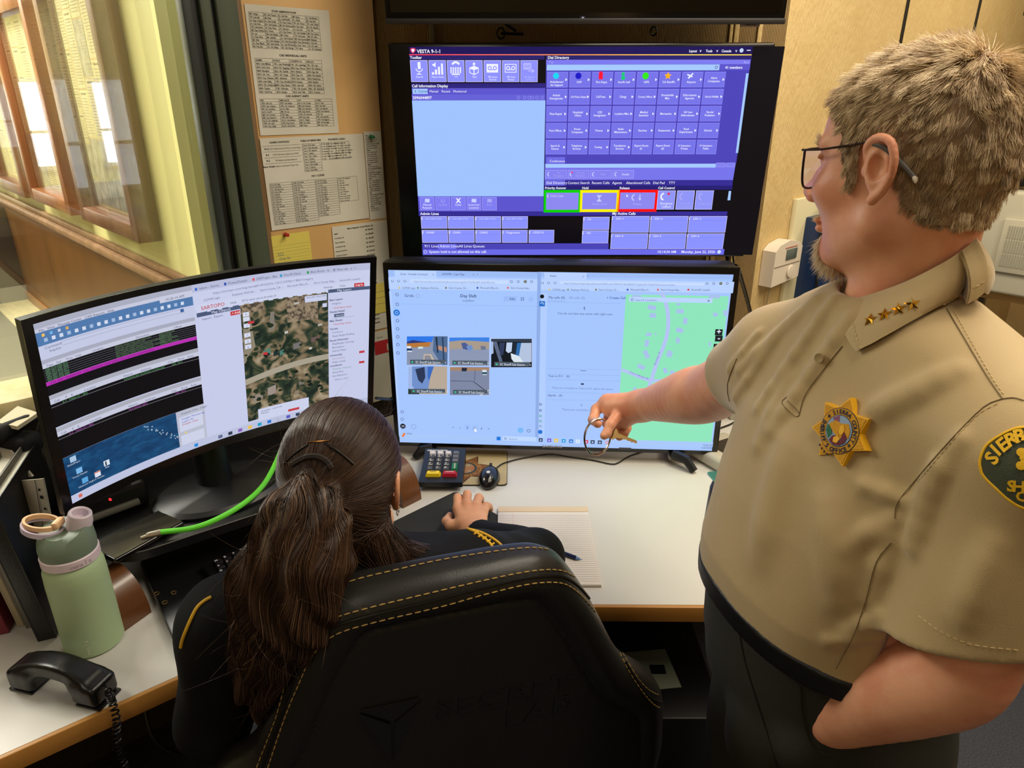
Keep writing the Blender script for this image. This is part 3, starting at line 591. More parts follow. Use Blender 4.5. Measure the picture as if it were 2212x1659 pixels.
for i,nm in enumerate(names):
    x=887+39.5*i; s.brect(x,130,x+37.5,177,BT,BO,2); cx=x+18.5; col=W_ if i<6 else '#b9baff'
    for k,l in enumerate(nm.split('\n')): s.text(cx+1,168+5.6*k,l,4.2,col,al='CENTER',sx=.78)
    if i==0: s.rect(cx-3.5,134,cx+3.5,149,col,5); s.ring(cx,147,7,1.6,col,5,a0=95,a1=265); s.rect(cx-.8,154,cx+.8,160,col,5); s.rect(cx-5,159,cx+5,161,col,5)
    if i==1:
        for k,hh in enumerate((5,11,17,24)): s.rect(cx-12+6.5*k,161-hh,cx-7+6.5*k,161,col,5)
        s.poly([(cx-11,138),(cx-8,138),(cx-4,134),(cx-4,146),(cx-8,142),(cx-11,142)],col,5)
    if i==2:
        s.ring(cx,143,8,4,col,5,a0=-65,a1=65)
        for a in range(5):
            for b in range(3): s.disc(cx-10+5*a,147+4.3*b,1.9,col,5,8)
        s.rect(cx-9,158.5,cx+9,161.5,col,5)
    if i==3: s.poly([(cx-10,146),(cx,142),(cx+10,146),(cx+10,157),(cx,162),(cx-10,157)],col,5); s.poly([(cx-8.5,148.5),(cx-1,151),(cx-1,159.5),(cx-8.5,156)],BT,6); s.poly([(cx+8.5,148.5),(cx+1,151),(cx+1,159.5),(cx+8.5,156)],BT,6); s.poly([(cx-4,139),(cx,134),(cx+4,139)],col,6); s.rect(cx-1.2,138,cx+1.2,147,col,6)
    if i in(4,5):
        s.rect(cx-12.5,138,cx+12.5,156.5,col,5)
        if i==5: s.rect(cx-11,139.5,cx+11,155,BT,6)
        cc_=BT if i==4 else col
        s.ring(cx-5.5,147,3.4,1.8,cc_,7); s.ring(cx+5.5,147,3.4,1.8,cc_,7); s.rect(cx-5.5,149.8,cx+5.5,151.2,cc_,7)
    if i==6: s.rect(cx-12,136,cx+5,150,col,5); s.ring(cx-7,143,2.4,1.4,BT,7); s.ring(cx,143,2.4,1.4,BT,7); s.rect(cx-2,152,cx+8,154,col,6); s.poly([(cx+6,148),(cx+13,153),(cx+6,158)],col,6)
s.rect(888,180,1178,190,'#2c237c',1); s.text(890,188.5,'Call Information Display',6,W_,bold=.02)
s.rect(889.5,190.5,1177.5,204,P2,1); s.rect(889.5,204,1177.5,217,'#6661d8',1)
s.rect(891,191.5,924,203,LB,2); s.text(904,199.5,'Current',5,'#20205a'); phone(s,899,197,2.2,'#20205a')
for x,tt in((928,'Manual'),(954,'Recent'),(979,'Monitored')): s.text(x,199.5,tt,5,W_)
s.text(891.5,214,'2096044897',6.2,W_,bold=.02)
for x in(1120,1133,1143,1150,1160,1171): s.ring(x,210.5,3,1.2,'#8e8bf0',3)
a0,b0=s.loc(890,217); a1,_=s.loc(1178,217); _,b1=s.loc(900,424); s.R(a0,b0,a1,b1,'#a0c4ff',.0008)
_,b2=s.loc(900,457); s.R(a0,b1,a1,b2,P2,.0008)
for i,nm in enumerate(['Manual\nRequest','Update','Clear','Incorrect\nLocation','Print']):
    x=907+33.6*i; s.brect(x,425.5,x+31.5,454,'#7f7df2','#a5a2fa',2); cx=x+16
    for k,l in enumerate(nm.split('\n')): s.text(cx,444+6.3*k,l,4.4,W_ if i in(0,2,3) else DIM,al='CENTER')
    if i==2: s.text(cx,437,'X',8.5,W_,al='CENTER',bold=.06)
    elif i==1: s.ring(cx,433,3.6,1.4,DIM,4,a0=40,a1=320)
    else: s.poly([(cx-5,430),(cx-1.5,428.5),(cx+2,430),(cx+5,428.5),(cx+5,436),(cx+2,437.5),(cx-1.5,436),(cx-5,437.5)],'#c9d4ff' if i!=4 else DIM,4)
s.rect(904,457.5,1570,465.5,P3,1); s.text(908,464,'Admin Lines',5.6,W_,bold=.02); s.text(1322,463.5,'My Active Calls',5.6,W_,bold=.02)
def line_btn(x0,y0,x1,y1,tt,dim=False):
    s.brect(x0,y0,x1,y1,'#8b93ff',BO,2); a0,b0=s.loc(x0,y0+9); a1,_=s.loc(x1,(y0+y1)/2); s.R(a0+.002,b0,a1-.002,b0+.0006,'#7478e0',.0014)
    phone(s,x0+4,y0+5,2.6,W_); s.text(x0+9,y0+7.5,tt,4.4,W_ if not dim else '#c2c6ff')
for i,tt in enumerate(['530-289-3700','530-289-3701','530-289-3702','530-289-3703']): line_btn(909.5+58.2*i,467,966+58.0*i,493.5,tt,True)
for i,tt in enumerate(['OS400','OS401','OS402','Diagnostics','CPS3715']): line_btn(911.5+57.6*i,496.5,967.5+57.3*i,524,tt)
line_btn(1259,468,1316,496,'101'); line_btn(1257,497.5,1314,525,'102')
for i in range(3):
    line_btn(1320.5+83.3*i,466.5,1402+83.3*i,502,'2201-%d'%(i+1)); line_btn(1319+82*i,504,1399+82*i,537,'2201-%d'%(i+4))
s.rect(911.5,526,1314,538.3,'#4b44b8',1); s.rect(945.5,526.8,985.5,537.8,'#7372ee',2)
for x,tt in((917,'911 Lines'),(950,'Admin Lines'),(991,'All Lines'),(1021,'Queues')): s.text(x,534,tt,5.6,W_)
s.rect(912.5,538.6,1563,549.8,'#6b6ae8',1); s.ring(919,543.5,3.2,.8,W_); s.text(927,546,'System hold is not allowed on this call.',5.4,W_,bold=.01)
s.text(1419,546,'10:14:34 AM     Monday, June 22, 2026',5.4,W_,bold=.01); s.disc(1553,543.5,4,'#cfe2ff')
# dial directory
s.poly([(1179.5,129),(1622,129),(1590,352.5),(1177,352.5)],'#4c44ba',1); s.rect(1180,129,1620,138.5,P1,2); s.text(1186,136,'Top',4.4,'#b9b8ff'); s.text(1606,136,'Back',4.4,'#b9b8ff')
s.rect(1181,139.5,1553,151.5,'#a6caff',3); s.rect(1554,139.5,1619,151,P2,2); s.text(1566,148,'41 members',5.6,W_,bold=.02); s.ring(1547,145,2.5,1,'#3a3a80')
rows=[['Ambulances/\nAir Support','CHP','Fire Depts','Sheriff\'s Staff','USFS','CA Sheriff\'s','Airports','Alarm\nCompanies'],
['Animal\nEmergencies','CA Police Depts','CalTrans','Clergy','County Offices','Downieville\nMisc','Enforcement\nAgencies','Fish & Wildlife'],
['Fleet Repair','Hospitals/\nClinics','ICE/\nImmigration','Loyalton Misc','Medical\nExaminer','Mortuaries','NV Law\nEnforcement','Parole/\nProbation'],
['Post Offices','Power\nCompanies','Prisons','Radio\nMaintenance','Ranches','Restaurants','Road\nDepartments','Schools'],
['Search &\nRescue','Telephone\nServices','Towing','Translations\nServices','Report Room\n#1','Report Room\n#2','SV Substation-\nPrivate','SV Substation-\nPublic']]
ys=[(155,188.5),(192,225.5),(229,262),(265.3,298),(302,333)]
aL=s.loc(1182,155)[0]; aR=s.loc(1568,155)[0]; pw=(aR-aL)/7.93
for j,rw in enumerate(rows):
    b0=s.loc(1300,ys[j][0])[1]; b1=s.loc(1300,ys[j][1])[1]; hh=b1-b0
    for i,nm in enumerate(rw):
        a0=aL+pw*i; a1=a0+pw*.93; s.R(a0,b0,a1,b1,'#9592ff',.0013); s.R(a0+.0009,b0+.0009,a1-.0009,b1-.0009,'#7674ea',.00145)
        L_=nm.split('\n'); ic=(j==0 and i<7); y=b0+hh*((.72 if ic else .56) if len(L_)==1 else (.70 if ic else .46))
        for k,l in enumerate(L_):
            v,f=textgeo(l,'CENTER',.01); sz=.0072 if len(l)<14 else .0064
            s.g.add([s.pt((a0+a1)/2-.002+p[0]*sz*.92,y+k*.0075-p[1]*sz,.0021) for p in v],f,em(W_))
        if not(j==4 and i>3): 
            m_=(b0+b1)/2; s.g.quad([s.pt(a1-.0065,m_-.0035,.002),s.pt(a1-.0065,m_+.0035,.002),s.pt(a1-.0015,m_,.002)],em(W_))
for i,(c,sh_) in enumerate([('#18d8f0','d'),('#1414c8','p'),('#ff1038','f'),('#18c878','s'),('#30e818','o'),('#ffb418','*'),('#e8f0ff','a')]):
    x=1201+48.3*i; y=163.5
    if sh_=='*': s.disc(x,y,8,c,6,spk=5)
    elif sh_=='d': s.disc(x,y,8,c,6,spk=8); s.disc(x,y,6,c,6)
    elif sh_=='p': s.disc(x,y,7,c,6,n=7)
    elif sh_=='o': s.disc(x,y,7,c,6)
    elif sh_=='f': s.rect(x-4,157,x+4,171,c,6); s.disc(x,158,4,c,7)
    elif sh_=='s': s.disc(x,159,3.5,c,6); s.disc(x,168,4.5,c,6); s.rect(x-1.5,158,x+1.5,170,c,6)
    else: s.poly([(x-6,168),(x+5,157),(x+7,159),(x-3,170)],c,6); s.poly([(x-6,159),(x+5,164),(x+4,167),(x-7,162)],c,6)
s.poly([(1617,158),(1611.5,158),(1589,330),(1594,330)],'#a6caff',3)
a0,b0=s.loc(1180,339); a1,b1=s.loc(1220,353); s.R(a0,b0,a1,b1,'#6e6ce4',.0013); s.text(1187,350,'Conference',5,W_)
s.poly([(1177,353),(1589,352.5),(1583,388.5),(1176,388.5)],'#7775ec',2); s.rect(1178.5,354,1545,361.5,'#a6caff',3); s.brect(1546.5,351,1566,360.5,'#8280f0','#9e9bf8',4); s.brect(1568,351,1587,360.5,'#8280f0','#9e9bf8',4)
for i,nm in enumerate(['To\nTransfers','Priority\nAbandon...','Flash','Details']):
    x=1178+48.3*i; s.brect(x,367,x+46,385,'#8583f2','#a5a2fa',4); 
    for k,l in enumerate(nm.split('\n')): s.text(x+28,375+6*k if '\n' in nm else 378,l,4,DIM if i<3 else W_,al='CENTER',lay=7)
    phone(s,x+9,376,4,'#c9d4ff',7)
s.disc(1235.5,372,2,'#e83080',8)
s.poly([(1176,388.8),(1583,388.8),(1581.5,400.5),(1175.5,400.5)],P3,2); s.rect(1177,389,1220,400.5,'#6e6ce4',3)
for x,tt in((1180,'Dial Directory'),(1226,'Contact Search'),(1278,'Recent Calls'),(1322,'Agents'),(1352,'Abandoned Calls'),(1410,'Dial Pad'),(1444,'TTY')): s.text(x,397,tt,5.4,W_,lay=6)
s.rect(1175,401,1581,409.3,'#231c74',2)
for x,tt in((1177,'Priority Answer'),(1257,'Hold'),(1338,'Release'),(1421,'Call Control')): s.text(x,408,tt,5,W_,lay=6,bold=.02)
for x0,y0,x1,y1,c,tt in((1175,410,1253.5,458.5,'#00d000','Multi Calls'),(1253.5,410,1335,457.5,'#fff200','System Hold'),(1335,409.5,1417.5,457,'#ff0808','Release')):
    s.rect(x0,y0,x1,y1,c,3); s.rect(x0+5,y0+6,x1-5,y1-6,'#8d88f0',4)
    if tt[0]=='M': phone(s,x0+10,423,2.6,W_,6); s.text(x0+14,425,tt,4.6,'#cfd0ff',lay=7)
    else: s.text((x0+x1)/2,442,tt,4.4,'#b0b0ff',al='CENTER',lay=7); 
s.poly([(1288,421),(1300,421),(1294.5,428),(1300,435),(1288,435),(1293.5,428)],'#c0c8ff',6); phone(s,1371,426,6,'#c0c8ff',6); s.rect(1381,420,1382.5,431,'#c0c8ff',6); s.poly([(1378,428),(1385.5,428),(1382,433)],'#c0c8ff',6)
s.poly([(1353,419),(1353,425),(1354.6,424),(1357,423.5)],'#ffffff',8)
for i,nm in enumerate(['Emergency\nCallback','No Hold\nConference','Drop Last']):
    x=1419.5+41*i; s.brect(x,411,x+38,452,'#8f96f8',BO,4); phone(s,x+15,424,7,W_ if i==0 else DIM,7)
    for k,l in enumerate(nm.split('\n')): s.text(x+19,441+7*k,l,5,W_ if i==0 else DIM,al='CENTER',lay=7,sx=.85)
s.disc(1444,418,4,'#e81838',9,spk=5); s.poly([(1579,412),(1574,412),(1571,432),(1577,432)],'#a6caff',4)
s.done(t)
g=G(); g.box((TL+TR)/2*V(1,1,0)+V(0,.105,(TL[2]+BL[2])/2),(.36,.1,.26),None,r=.01); g.build('mount_bracket',m_bez2,t)
for x in(1571,1583):
    g=G(); a=PY(x,548,2.03); b=PY(x+(4 if x>1575 else 0),590,2.0); g.tube([a,b,b-V(0,0,.1)],.005 if x<1575 else .003,None,8); tag(g.build('power_cord',m_cab),'black cord hanging between the two lower TVs, '+('left one' if x<1575 else 'right one'),'cord')
# ---------------------------------------------------------------- top TV, screen off
hT=.52; BL0=PZ(832,52,1.711); BR0=PZ(1695,52,1.711); up=nrm(TL-BL); TL0=BL0+up*hT; TR0=BR0+up*hT
t=thing('wall_television','switched-off black TV cropped by the top edge, highest of the three stacked screens','television',(BL0+BR0)/2+V(0,.05,0))
_,X,Yd,N=panelbody(TL0,TR0,BL0,BR0,.05,m_bez,'bezel',t)
g=G(); c=(BL0+BR0)/2-Yd*.27+N*.0012; g.box(c-Yd*.0,(.935,.002,.49),None,ax=(X,N,-Yd)); g.build('display',mat('dark_screen_glass','#020203',.08,spec=.5),t)
g=G(); g.box((BL0+BR0)/2-Yd*.006+N*.003,(.963,.006,.013),None,ax=(X,N,-Yd),r=.002); g.build('lower_trim',mat('dark_grey_trim','#2a2828',.35),t)
p=PP(1259,38,BL0+N*.003,N); g=G(); g.box(p,(.014,.001,.008),em('#1c1c22'),ax=(X,N,-Yd)); g.prism([(-.003,-.001),(0,.002),(.003,-.001),(.003,-.0022),(0,.0008),(-.003,-.0022)],p+N*.0008,X,-Yd,N,.0003,em('#e8e8ff')); g.build('menu_mark',None,t,smooth=0)
p=PZ(1620,53.5,1.72); g=G(); g.box(p+V(0,.0,0),(.045,.012,.009),None,ax=(X,N,-Yd),r=.001); g.build('brand_tab',mat('pinkish_grey_tab','#a8948c',.4),t)
g=G(); text3(g,'SAMSUNG',p+N*.0068-UP*.0022,X,-Yd,.006,mat('tab_ink','#5a4a48',.5),bold=.02); g.build('tab_lettering',None,t,smooth=0)
for i,(x,y,r_) in enumerate(((1082,72,.010),(1412,67,.008))):
    g=G(); q=PY(x,y,2.07); a=[q+V(math.cos(k/2)*r_,0,math.sin(k/2)*r_*1.3) for k in range(13)]; g.tube(a,.0028,None,6)
    if i==0: g.tube([q+V(0,0,.0),q+V(.06,0,-.002)],.004,None,6); g.tube([q+V(0,.0,.03),q+V(.04,0,.005)],.004,None,6)
    tag(g.build('wall_hook',m_cab),['black bracket and cable loop on the ribbed wall between the two wall TVs','small cable loop on the ribbed wall, right of centre between the two wall TVs'][i],'hook')
p=PY(932,75,2.09); g=G(); g.box((p[0],2.09,1.6),(.010,.02,2.0),None,r=.002); struct(g.build('trim_9',mat('pale_post_strip','#83796a',.6)))
# ---------------------------------------------------------------- lower TV on the desk with two browser windows
a_=V(math.cos(-.06),math.sin(-.06),0); cM=V(.059,1.765,0)
zt,zb=1.715-.395,1.715-.927
TL=PP(825,566,cM,V(-a_[1],a_[0],0)); TR=PP(1601,577,cM,V(-a_[1],a_[0],0))
zt=(TL[2]+TR[2])/2; BRp=PP(1557,984,cM,V(-a_[1],a_[0],0)); zb=BRp[2]
TL=V(TL[0],TL[1],zt); TR=V(TR[0],TR[1],zt); BL=V(TL[0],TL[1],zb); BR=V(TR[0],TR[1],zb)
t=thing('desk_television','TV on two black feet on the desk, showing camera views and a green map','television',(TL+TR)/2*V(1,1,0)+V(0,0,.75))
_,X,Yd,N=panelbody(TL,TR,BL,BR,.04,m_bez,'bezel',t,r=.005)
g=G(); g.box((TL+TR)/2-N*.035+UP*-.004,(.88,.06,.012),None,ax=(X,N,UP),r=.004); g.box((TL+TR+BL+BR)/4-N*.05,(.6,.06,.34),None,ax=(X,N,UP),r=.02); g.build('rear_housing',m_bez2,t)
s=Scr(TL,TR,BL)
Wt='#b9d2ff'; Wd='#a6c6ff'; TX='#3a4a78'; TL_='#7b8fc4'
aa0,bb0=s.loc(838.5,583); aa1,_=s.loc(1584,592); _,bb1=s.loc(1400,970); s.R(aa0,bb0,aa1,bb1,Wd,.0004)
def browser(x0,x1,tabs,url,bm,y0,sc):
    s.rect(x0,y0,x1,y0+16.5,'#9fbdf6',2); s.rect(x0+13,y0+1,x0+104,y0+17,Wt,3); s.rect(x0,y0+15.5,x1,y0+46,Wt,2)
    for x,tt in tabs: s.text(x,y0+10.5,tt,4.4,TX,sx=.85)
    s.rect(x0+47,y0+19.5,x1-63,y0+30,'#c8dcff',3); s.text(x0+55,y0+26.5,url,4.2,TL_,sx=.8)
    for x in(x0+9,x0+22,x0+36): s.ring(x,y0+23.5,2.4,.8,TX,4,a0=30,a1=330)
    for k in range(4): s.ring(x1-56+14.5*k,y0+25,2.4,.8,TX,4)
    s.disc(x1-26,y0+25,3.4,'#7f8468',4)
    xx=x0+24
    for tt,c in bm: s.disc(xx,y0+38.5,2.2,c,4); s.text(xx+6,y0+40.5,tt,4.2,TX,sx=.8); xx+=12+len(tt)*2.55
bms=[('CCPOR Login','#d8c070'),('Employee Web Ser...','#6a9878'),('Sierra County, CA -...','#7a7a5a'),('Microsoft Office H...','#3050c0'),('Sierra County Help...','#e06060')]
browser(839,1161,[(865,'Grids - Verkada Command       x'),(955,'LEAWEB - Login Page            x    +')],'https://sierracounty.command.verkada.com/cameras/grids/157a1f3b-d691-4ed5-801b-25...',bms,583,1)
s.rect(1161,588,1163,951,'#8faee8',3)
browser(1163,1583,[(1188,'Radius                                     x    +')],'https://radius.prodseg2.rpdy.us/#/ecc/ed169db5-adc5-4396-8141-82ea80b0012c/agents/911?detailTab=location-timeline...',bms+[('Accurint® | LexisN...','#e02030')],587,1)
s.rect(846,629,862,942,'#b2ceff',2)
s.text(874,641,'Grids',6.2,'#26355e'); s.ring(903,639,4,1,'#8fa8dc'); s.text(1012,642,'Day Shift',6.6,'#26355e',al='CENTER',bold=.01); s.text(1012,651,'Loyalton',4.8,'#4a5a88',al='CENTER')
s.rect(1088,639.5,1116,651,'#9cbcf8',3); s.text(1101,647.5,'Edit',5,'#26355e'); s.disc(1128.5,645.5,5.5,'#9cbcf8',3); s.disc(1147,646,5.5,'#9cbcf8',3)
for k in(-2,2):
    for q in(-2,2): s.disc(1128.5+k,645.5+q,1.1,'#26355e',5,8)
a0,b0=s.loc(866,656); a1,_=s.loc(1160,656); s.R(a0,b0,a1,b0+.0008,'#94b4f0',.0013)
for i,y in enumerate((636,657,675,692.5,710,727,744,762)):
    if y==675: s.disc(857,y,7,'#1870d8',3); s.ring(857,y,3,1,'#c8dcff',5)
    else: s.ring(858+i*.3,y,3.0,1,'#4a5a88',4)
for y in(889,905): s.ring(869,y,3,.9,'#4a5a88',4)
s.disc(870.5,920,6,'#10141c',4); s.text(868,922.5,'M',5,'#d8e4ff',lay=7); s.ring(894,921,5,.9,'#7f96cc',4)
# camera tiles
def tile(x0,y0,x1,y1,parts):
    s.rect(x0-1,y0-1,x1+1,y1+1,'#c4d8ff',2)
    for k,(pts,c) in enumerate(parts): s.poly([(x0+(x1-x0)*a,y0+(y1-y0)*b) for a,b in pts],c,3+.4*k)
    s.poly([(x0+(x1-x0)*.08,y1-12),(x1-4,y1-11.5),(x1-4,y1-2.5),(x0+(x1-x0)*.08,y1-3)],'#4d5a66',8); s.disc(x0+12,y1-7,2,'#30d0a0',9.5); s.text(x0+19,y1-4.5,'SC Sheriff Sub-Station ...  >',5,'#e4ecff',lay=9.5,sx=.8)
FU=[(0,0),(1,0),(1,1),(0,1)]
tile(879,726,967,788,[(FU,'#8a95ad'),([(0,0),(.66,0),(.62,.2),(0,.25)],'#2f78e8'),([(0,.2),(.15,.13),(.3,.17),(.5,.2),(.5,.28),(0,.3)],'#2c3a78'),([(0,.25),(.6,.2),(.55,.36),(0,.4)],'#b87838'),([(.0,.34),(.1,.34),(.13,.54),(.02,.54)],'#dfe8f4'),([(.0,.42),(.13,.42),(.13,.5),(0,.5)],'#1c3c6c'),([(.28,.36),(.4,.36),(.4,.42),(.28,.44)],'#c8e0e0'),([(.66,0),(1,0),(1,1),(.86,1),(.64,.5)],'#506c94'),([(.72,.3),(.98,.38),(.98,.56),(.72,.44)],'#b88c78'),([(.7,.02),(.75,.02),(.78,.6),(.74,.55)],'#24344c'),([(.86,.02),(.9,.02),(.93,.9),(.89,.85)],'#2c4464'),([(.42,.62),(.6,.62),(.72,.98),(.4,.98)],'#c8b8a0'),([(.44,.66),(.57,.66),(.66,.95),(.43,.95)],'#8a8a98')])
tile(970.5,728.5,1057,790,[(FU,'#8c98b4'),([(0,0),(1,0),(1,.18),(0,.2)],'#3c82e4'),([(0,.15),(.3,.1),(.6,.12),(1,.16),(1,.4),(.6,.44),(.3,.4),(0,.42)],'#a89a8c'),([(.3,.2),(.4,.18),(.5,.3),(.45,.44),(.34,.4)],'#4c5c94'),([(.42,.3),(.56,.26),(.6,.4),(.5,.5)],'#7090c8'),([(.78,.3),(.9,.3),(.92,.42),(.8,.44)],'#6c7490')])
tile(1061,731.5,1149,793,[(FU,'#10161e'),([(0,0),(1,0),(1,.12),(0,.1)],'#323c4c'),([(.04,.1),(.14,.1),(.28,.8),(.2,.8)],'#5c6884'),([(.0,.1),(.05,.1),(.06,.5),(0,.55)],'#a8bce0'),([(.2,.14),(.34,.13),(.3,.55),(.22,.6)],'#303c5c'),([(.38,.13),(.52,.13),(.5,.45),(.42,.5),(.36,.42)],'#c4d4f0'),([(.52,.13),(.7,.14),(.62,.62),(.5,.46)],'#1c2834'),([(.64,.14),(.74,.14),(.68,.6),(.6,.58)],'#2c6cac'),([(.74,.14),(.99,.14),(.99,.8),(.82,.9),(.68,.62)],'#b4c4e0'),([(.48,.5),(.68,.6),(.84,.9),(.6,.88),(.5,.7)],'#dce8f0')])
tile(882,791,966,851,[(FU,'#b8a898'),([(0,0),(.62,0),(.5,.9),(.3,.95),(.05,.85)],'#7090cc'),([(0,0),(.1,0),(.1,.7),(.25,.95),(0,.95)],'#a0b8e8'),([(.18,.1),(.42,.02),(.44,.4),(.36,.62),(.26,.5)],'#2c3858'),([(.5,0),(.66,0),(.54,.5),(.5,.4)],'#3c6cc0'),([(.0,.8),(.2,.85),(.3,1),(0,1)],'#2c3c34')])
tile(972,792.5,1057,853,[(FU,'#7f88a4'),([(0,0),(1,.02),(1,.12),(.5,.14),(0,.12)],'#a88468'),([(.3,.02),(.44,.03),(.42,.15),(.3,.15)],'#20283c'),([(.82,.1),(.93,.1),(.94,.28),(.83,.28)],'#d4e0ec'),([(.82,.18),(.94,.18),(.94,.25),(.82,.25)],'#204c54'),([(.02,.48),(.6,.5),(.6,.515),(.02,.5)],'#3c4254'),([(.6,.5),(.96,.88),(.94,.9),(.59,.52)],'#3c4254'),([(.62,.48),(.64,.1),(.65,.1),(.63,.5)],'#3c4254'),([(.75,.99),(.99,.8),(.99,.84),(.8,1)],'#d8d0d0')])
for i,tt in enumerate(['<','1','2','3','4','>']): s.text(979+15.3*i,925+i*.6,tt,4.6,'#3a4a78',al='CENTER'); 
s.disc(1010,922,5,'#9cbcf8',3); s.ring(1026,925,5,1,'#8fa8dc',3); s.poly([(1025,925),(1029,927),(1030,932),(1025,931)],'#ffffff',7)
s.disc(1124.5,929,6.5,'#78b8f8',3); s.ring(1142,930,3.5,1,'#4a5a88',4); 
# right window
s.rect(1163,633,1176,951,'#b2ceff',2); s.disc(1171,640,4.6,'#10141c',4); s.rect(1165,650,1177,661.5,'#1c6cc8',4); s.ring(1171,656,3,1.3,'#d8e8ff',6,a0=-90,a1=120)
for i,(y,c) in enumerate(((873,'#3a4a78'),(886,'#3a4a78'),(898,'#30a080'),(909,'#30a080'),(920,'#8090c0'))): s.ring(1167.5,y,2.2,1.2,c,4)
s.disc(1167,932.5,5,'#1870d8',4); 
s.text(1185,644.5,'My calls (0)',5.2,'#26355e'); s.rect(1183,649.5,1221,650.4,'#26355e',4); s.text(1229,645,'All calls (0)',5.2,TL_); s.text(1310,645,'+ Create Call',5,'#3050a0',bold=.01)
s.text(1264,679.5,'You do not have any active calls right now.',4.6,'#3a4a78',al='CENTER'); phone(s,1264.5,665.5,3,'#26355e')
for y in(652,795,807,819,846,862): a0,b0=s.loc(1179,y); a1,_=s.loc(1340,y); s.R(a0,b0,a1,b0+.0008,'#8faee8',.0016)
s.rect(1254,799.5,1266,801,'#5a6a98',5); s.text(1184,813.5,'Text to 911   (0)',4.4,'#26355e'); s.rect(1255,827,1261,831,'#3a4a78',5)
s.text(1258,840.5,'There are currently no Text to 911 calls in the queue.',4.3,'#6a7cb0',al='CENTER',sx=.9); s.text(1183,855,'Signals   (0)',4.4,'#26355e'); s.text(1256,876.5,'x',6,'#6a7cb0',al='CENTER'); s.text(1256,887,'There are currently no signals.',4.3,'#6a7cb0',al='CENTER')
# map
mg='#8ee6bc'; a0,b0=s.loc(1352,636); a1,b1=s.loc(1574,640); _,b2=s.loc(1340,955); s.R(a0,b0,a1,b2,mg,.0012)
s.curve([(1428,632),(1436,648),(1443,680),(1442,715),(1434,745),(1420,780),(1410,810),(1402,835)],.010,'#b4c4f4',4.2)
s.curve([(1343,798),(1365,807),(1400,820),(1430,822),(1500,824),(1560,835)],.009,'#b4c4f4',4.3)
for x,y,w_,h_,an in((1375,640,20,6,0),(1408,664,18,10,.2),(1410,681,14,10,0),(1401,722,12,7,0),(1397,741,9,15,.2),(1396,765,10,18,-.4),(1385,792,16,9,.4),(1465,657,8,5,0),(1469,672,16,9,0),(1480,693,9,14,.1),(1468,713,15,10,.3),(1464,735,8,12,0),(1446,764,12,14,.3),(1437,800,8,12,-.3),(1452,804,10,8,0),(1543,640,24,8,0),(1545,679,10,8,.2),(1567,676,10,12,0),(1416,721,4,4,0),(1533,743,5,9,0),(1371,839,7,5,0)):
    c,sn=math.cos(an),math.sin(an); s.poly([(x+(c*i*w_-sn*j*h_)/2,y+(sn*i*w_+c*j*h_)/2) for i,j in((-1,-1),(1,-1),(1,1),(-1,1))],'#a9c2ec',4.6)
a,b=s.loc(1416,787)
for k,chh in enumerate('Roundup Dr'): 
    v,f=textgeo(chh,'CENTER',0); p=s.loc(1416+k*1.15,787-k*3.0); an=1.22; sz=.0072; s.g.add([s.pt(p[0]+sz*(q[0]*math.cos(an)-q[1]*math.sin(an)),p[1]-sz*(q[0]*math.sin(an)+q[1]*math.cos(an)),.0022) for q in v],f,em('#5a6ab0'))
for k,chh in enumerate('Sierra Brooks Dr'):
    v,f=textgeo(chh,'CENTER',0); p=s.loc(1361+k*2.55,805+k*.95); an=-.36; sz=.0072; s.g.add([s.pt(p[0]+sz*(q[0]*math.cos(an)-q[1]*math.sin(an)),p[1]-sz*(q[0]*math.sin(an)+q[1]*math.cos(an)),.0022) for q in v],f,em('#5a6ab0'))
s.rect(1359,641,1538,654,'#bcd6ff',6); s.ring(1365.5,646.5,2.6,1,'#4a5a88',8); s.text(1372,649.5,'Search Location...',4.8,'#6a7cb0',lay=8); s.text(1530,651.5,'x',7,'#26355e',al='CENTER',lay=8)
for y0,y1,tt in((710.5,724,'+'),(724,737.5,'-'),(742,754.5,''),(759,771,'')):
    x=1545 if y0<740 else 1541.5; s.rect(x,y0,x+14.5,y1,'#1c2024',6); 
    if tt: s.text(x+7,y0+10.5,tt,11,'#e8f0ff',al='CENTER',lay=8,bold=.02)
    else: s.poly([(x+3,y0+6),(x+7,y0+2.5),(x+11.5,y0+6),(x+11.5,y0+10),(x+3,y0+10)],'#d8e8ff',8)
# taskbar
a0,b0=s.loc(866,933); aa,_=s.loc(839,583); ab,_=s.loc(1584,592); _,bb=s.loc(1400,968); _,be=s.loc(868,945.5)
s.R(aa,b0+.004,ab,be+.0005,'#a8c8fa',.0034)
s.poly([(868,941),(873,933.5),(877,935),(872,943)],'#f07830',11); s.text(879,937,'Wed',3.6,'#3a4a78',lay=11)
s.rect(1073,942,1081.5,950,'#1878e0',11); s.rect(1086,941,1158,952,'#bed8ff',11); s.ring(1092,946,2.3,.9,'#4a5a88',12.5); s.text(1099,948.5,'Search',4.4,'#7b8fc4',lay=12.5)
for x,c in((1168,'#2c3c5c'),(1186.5,'#7c58d8'),(1201.5,'#f0c848'),(1217.5,'#20a0e0'),(1233.5,'#2878d8'),(1248,'#d8e8ff'),(1266,'#e04060'),(1280,'#30405c'),(1295.5,'#30405c'),(1312,'#e0a0b0')): s.rect(x-4.2,945+(x-1168)*.04,x+4.2,953+(x-1168)*.04,c,11); s.rect(x-1.6,947.5+(x-1168)*.04,x+1.6,951+(x-1168)*.04,'#b8d0ff',12.5)
s.text(1517,962,'10:20 AM',3.6,'#3a4a78',lay=11); s.text(1515,967.5,'6/22/2026',3.6,'#3a4a78',lay=11)
s.done(t)
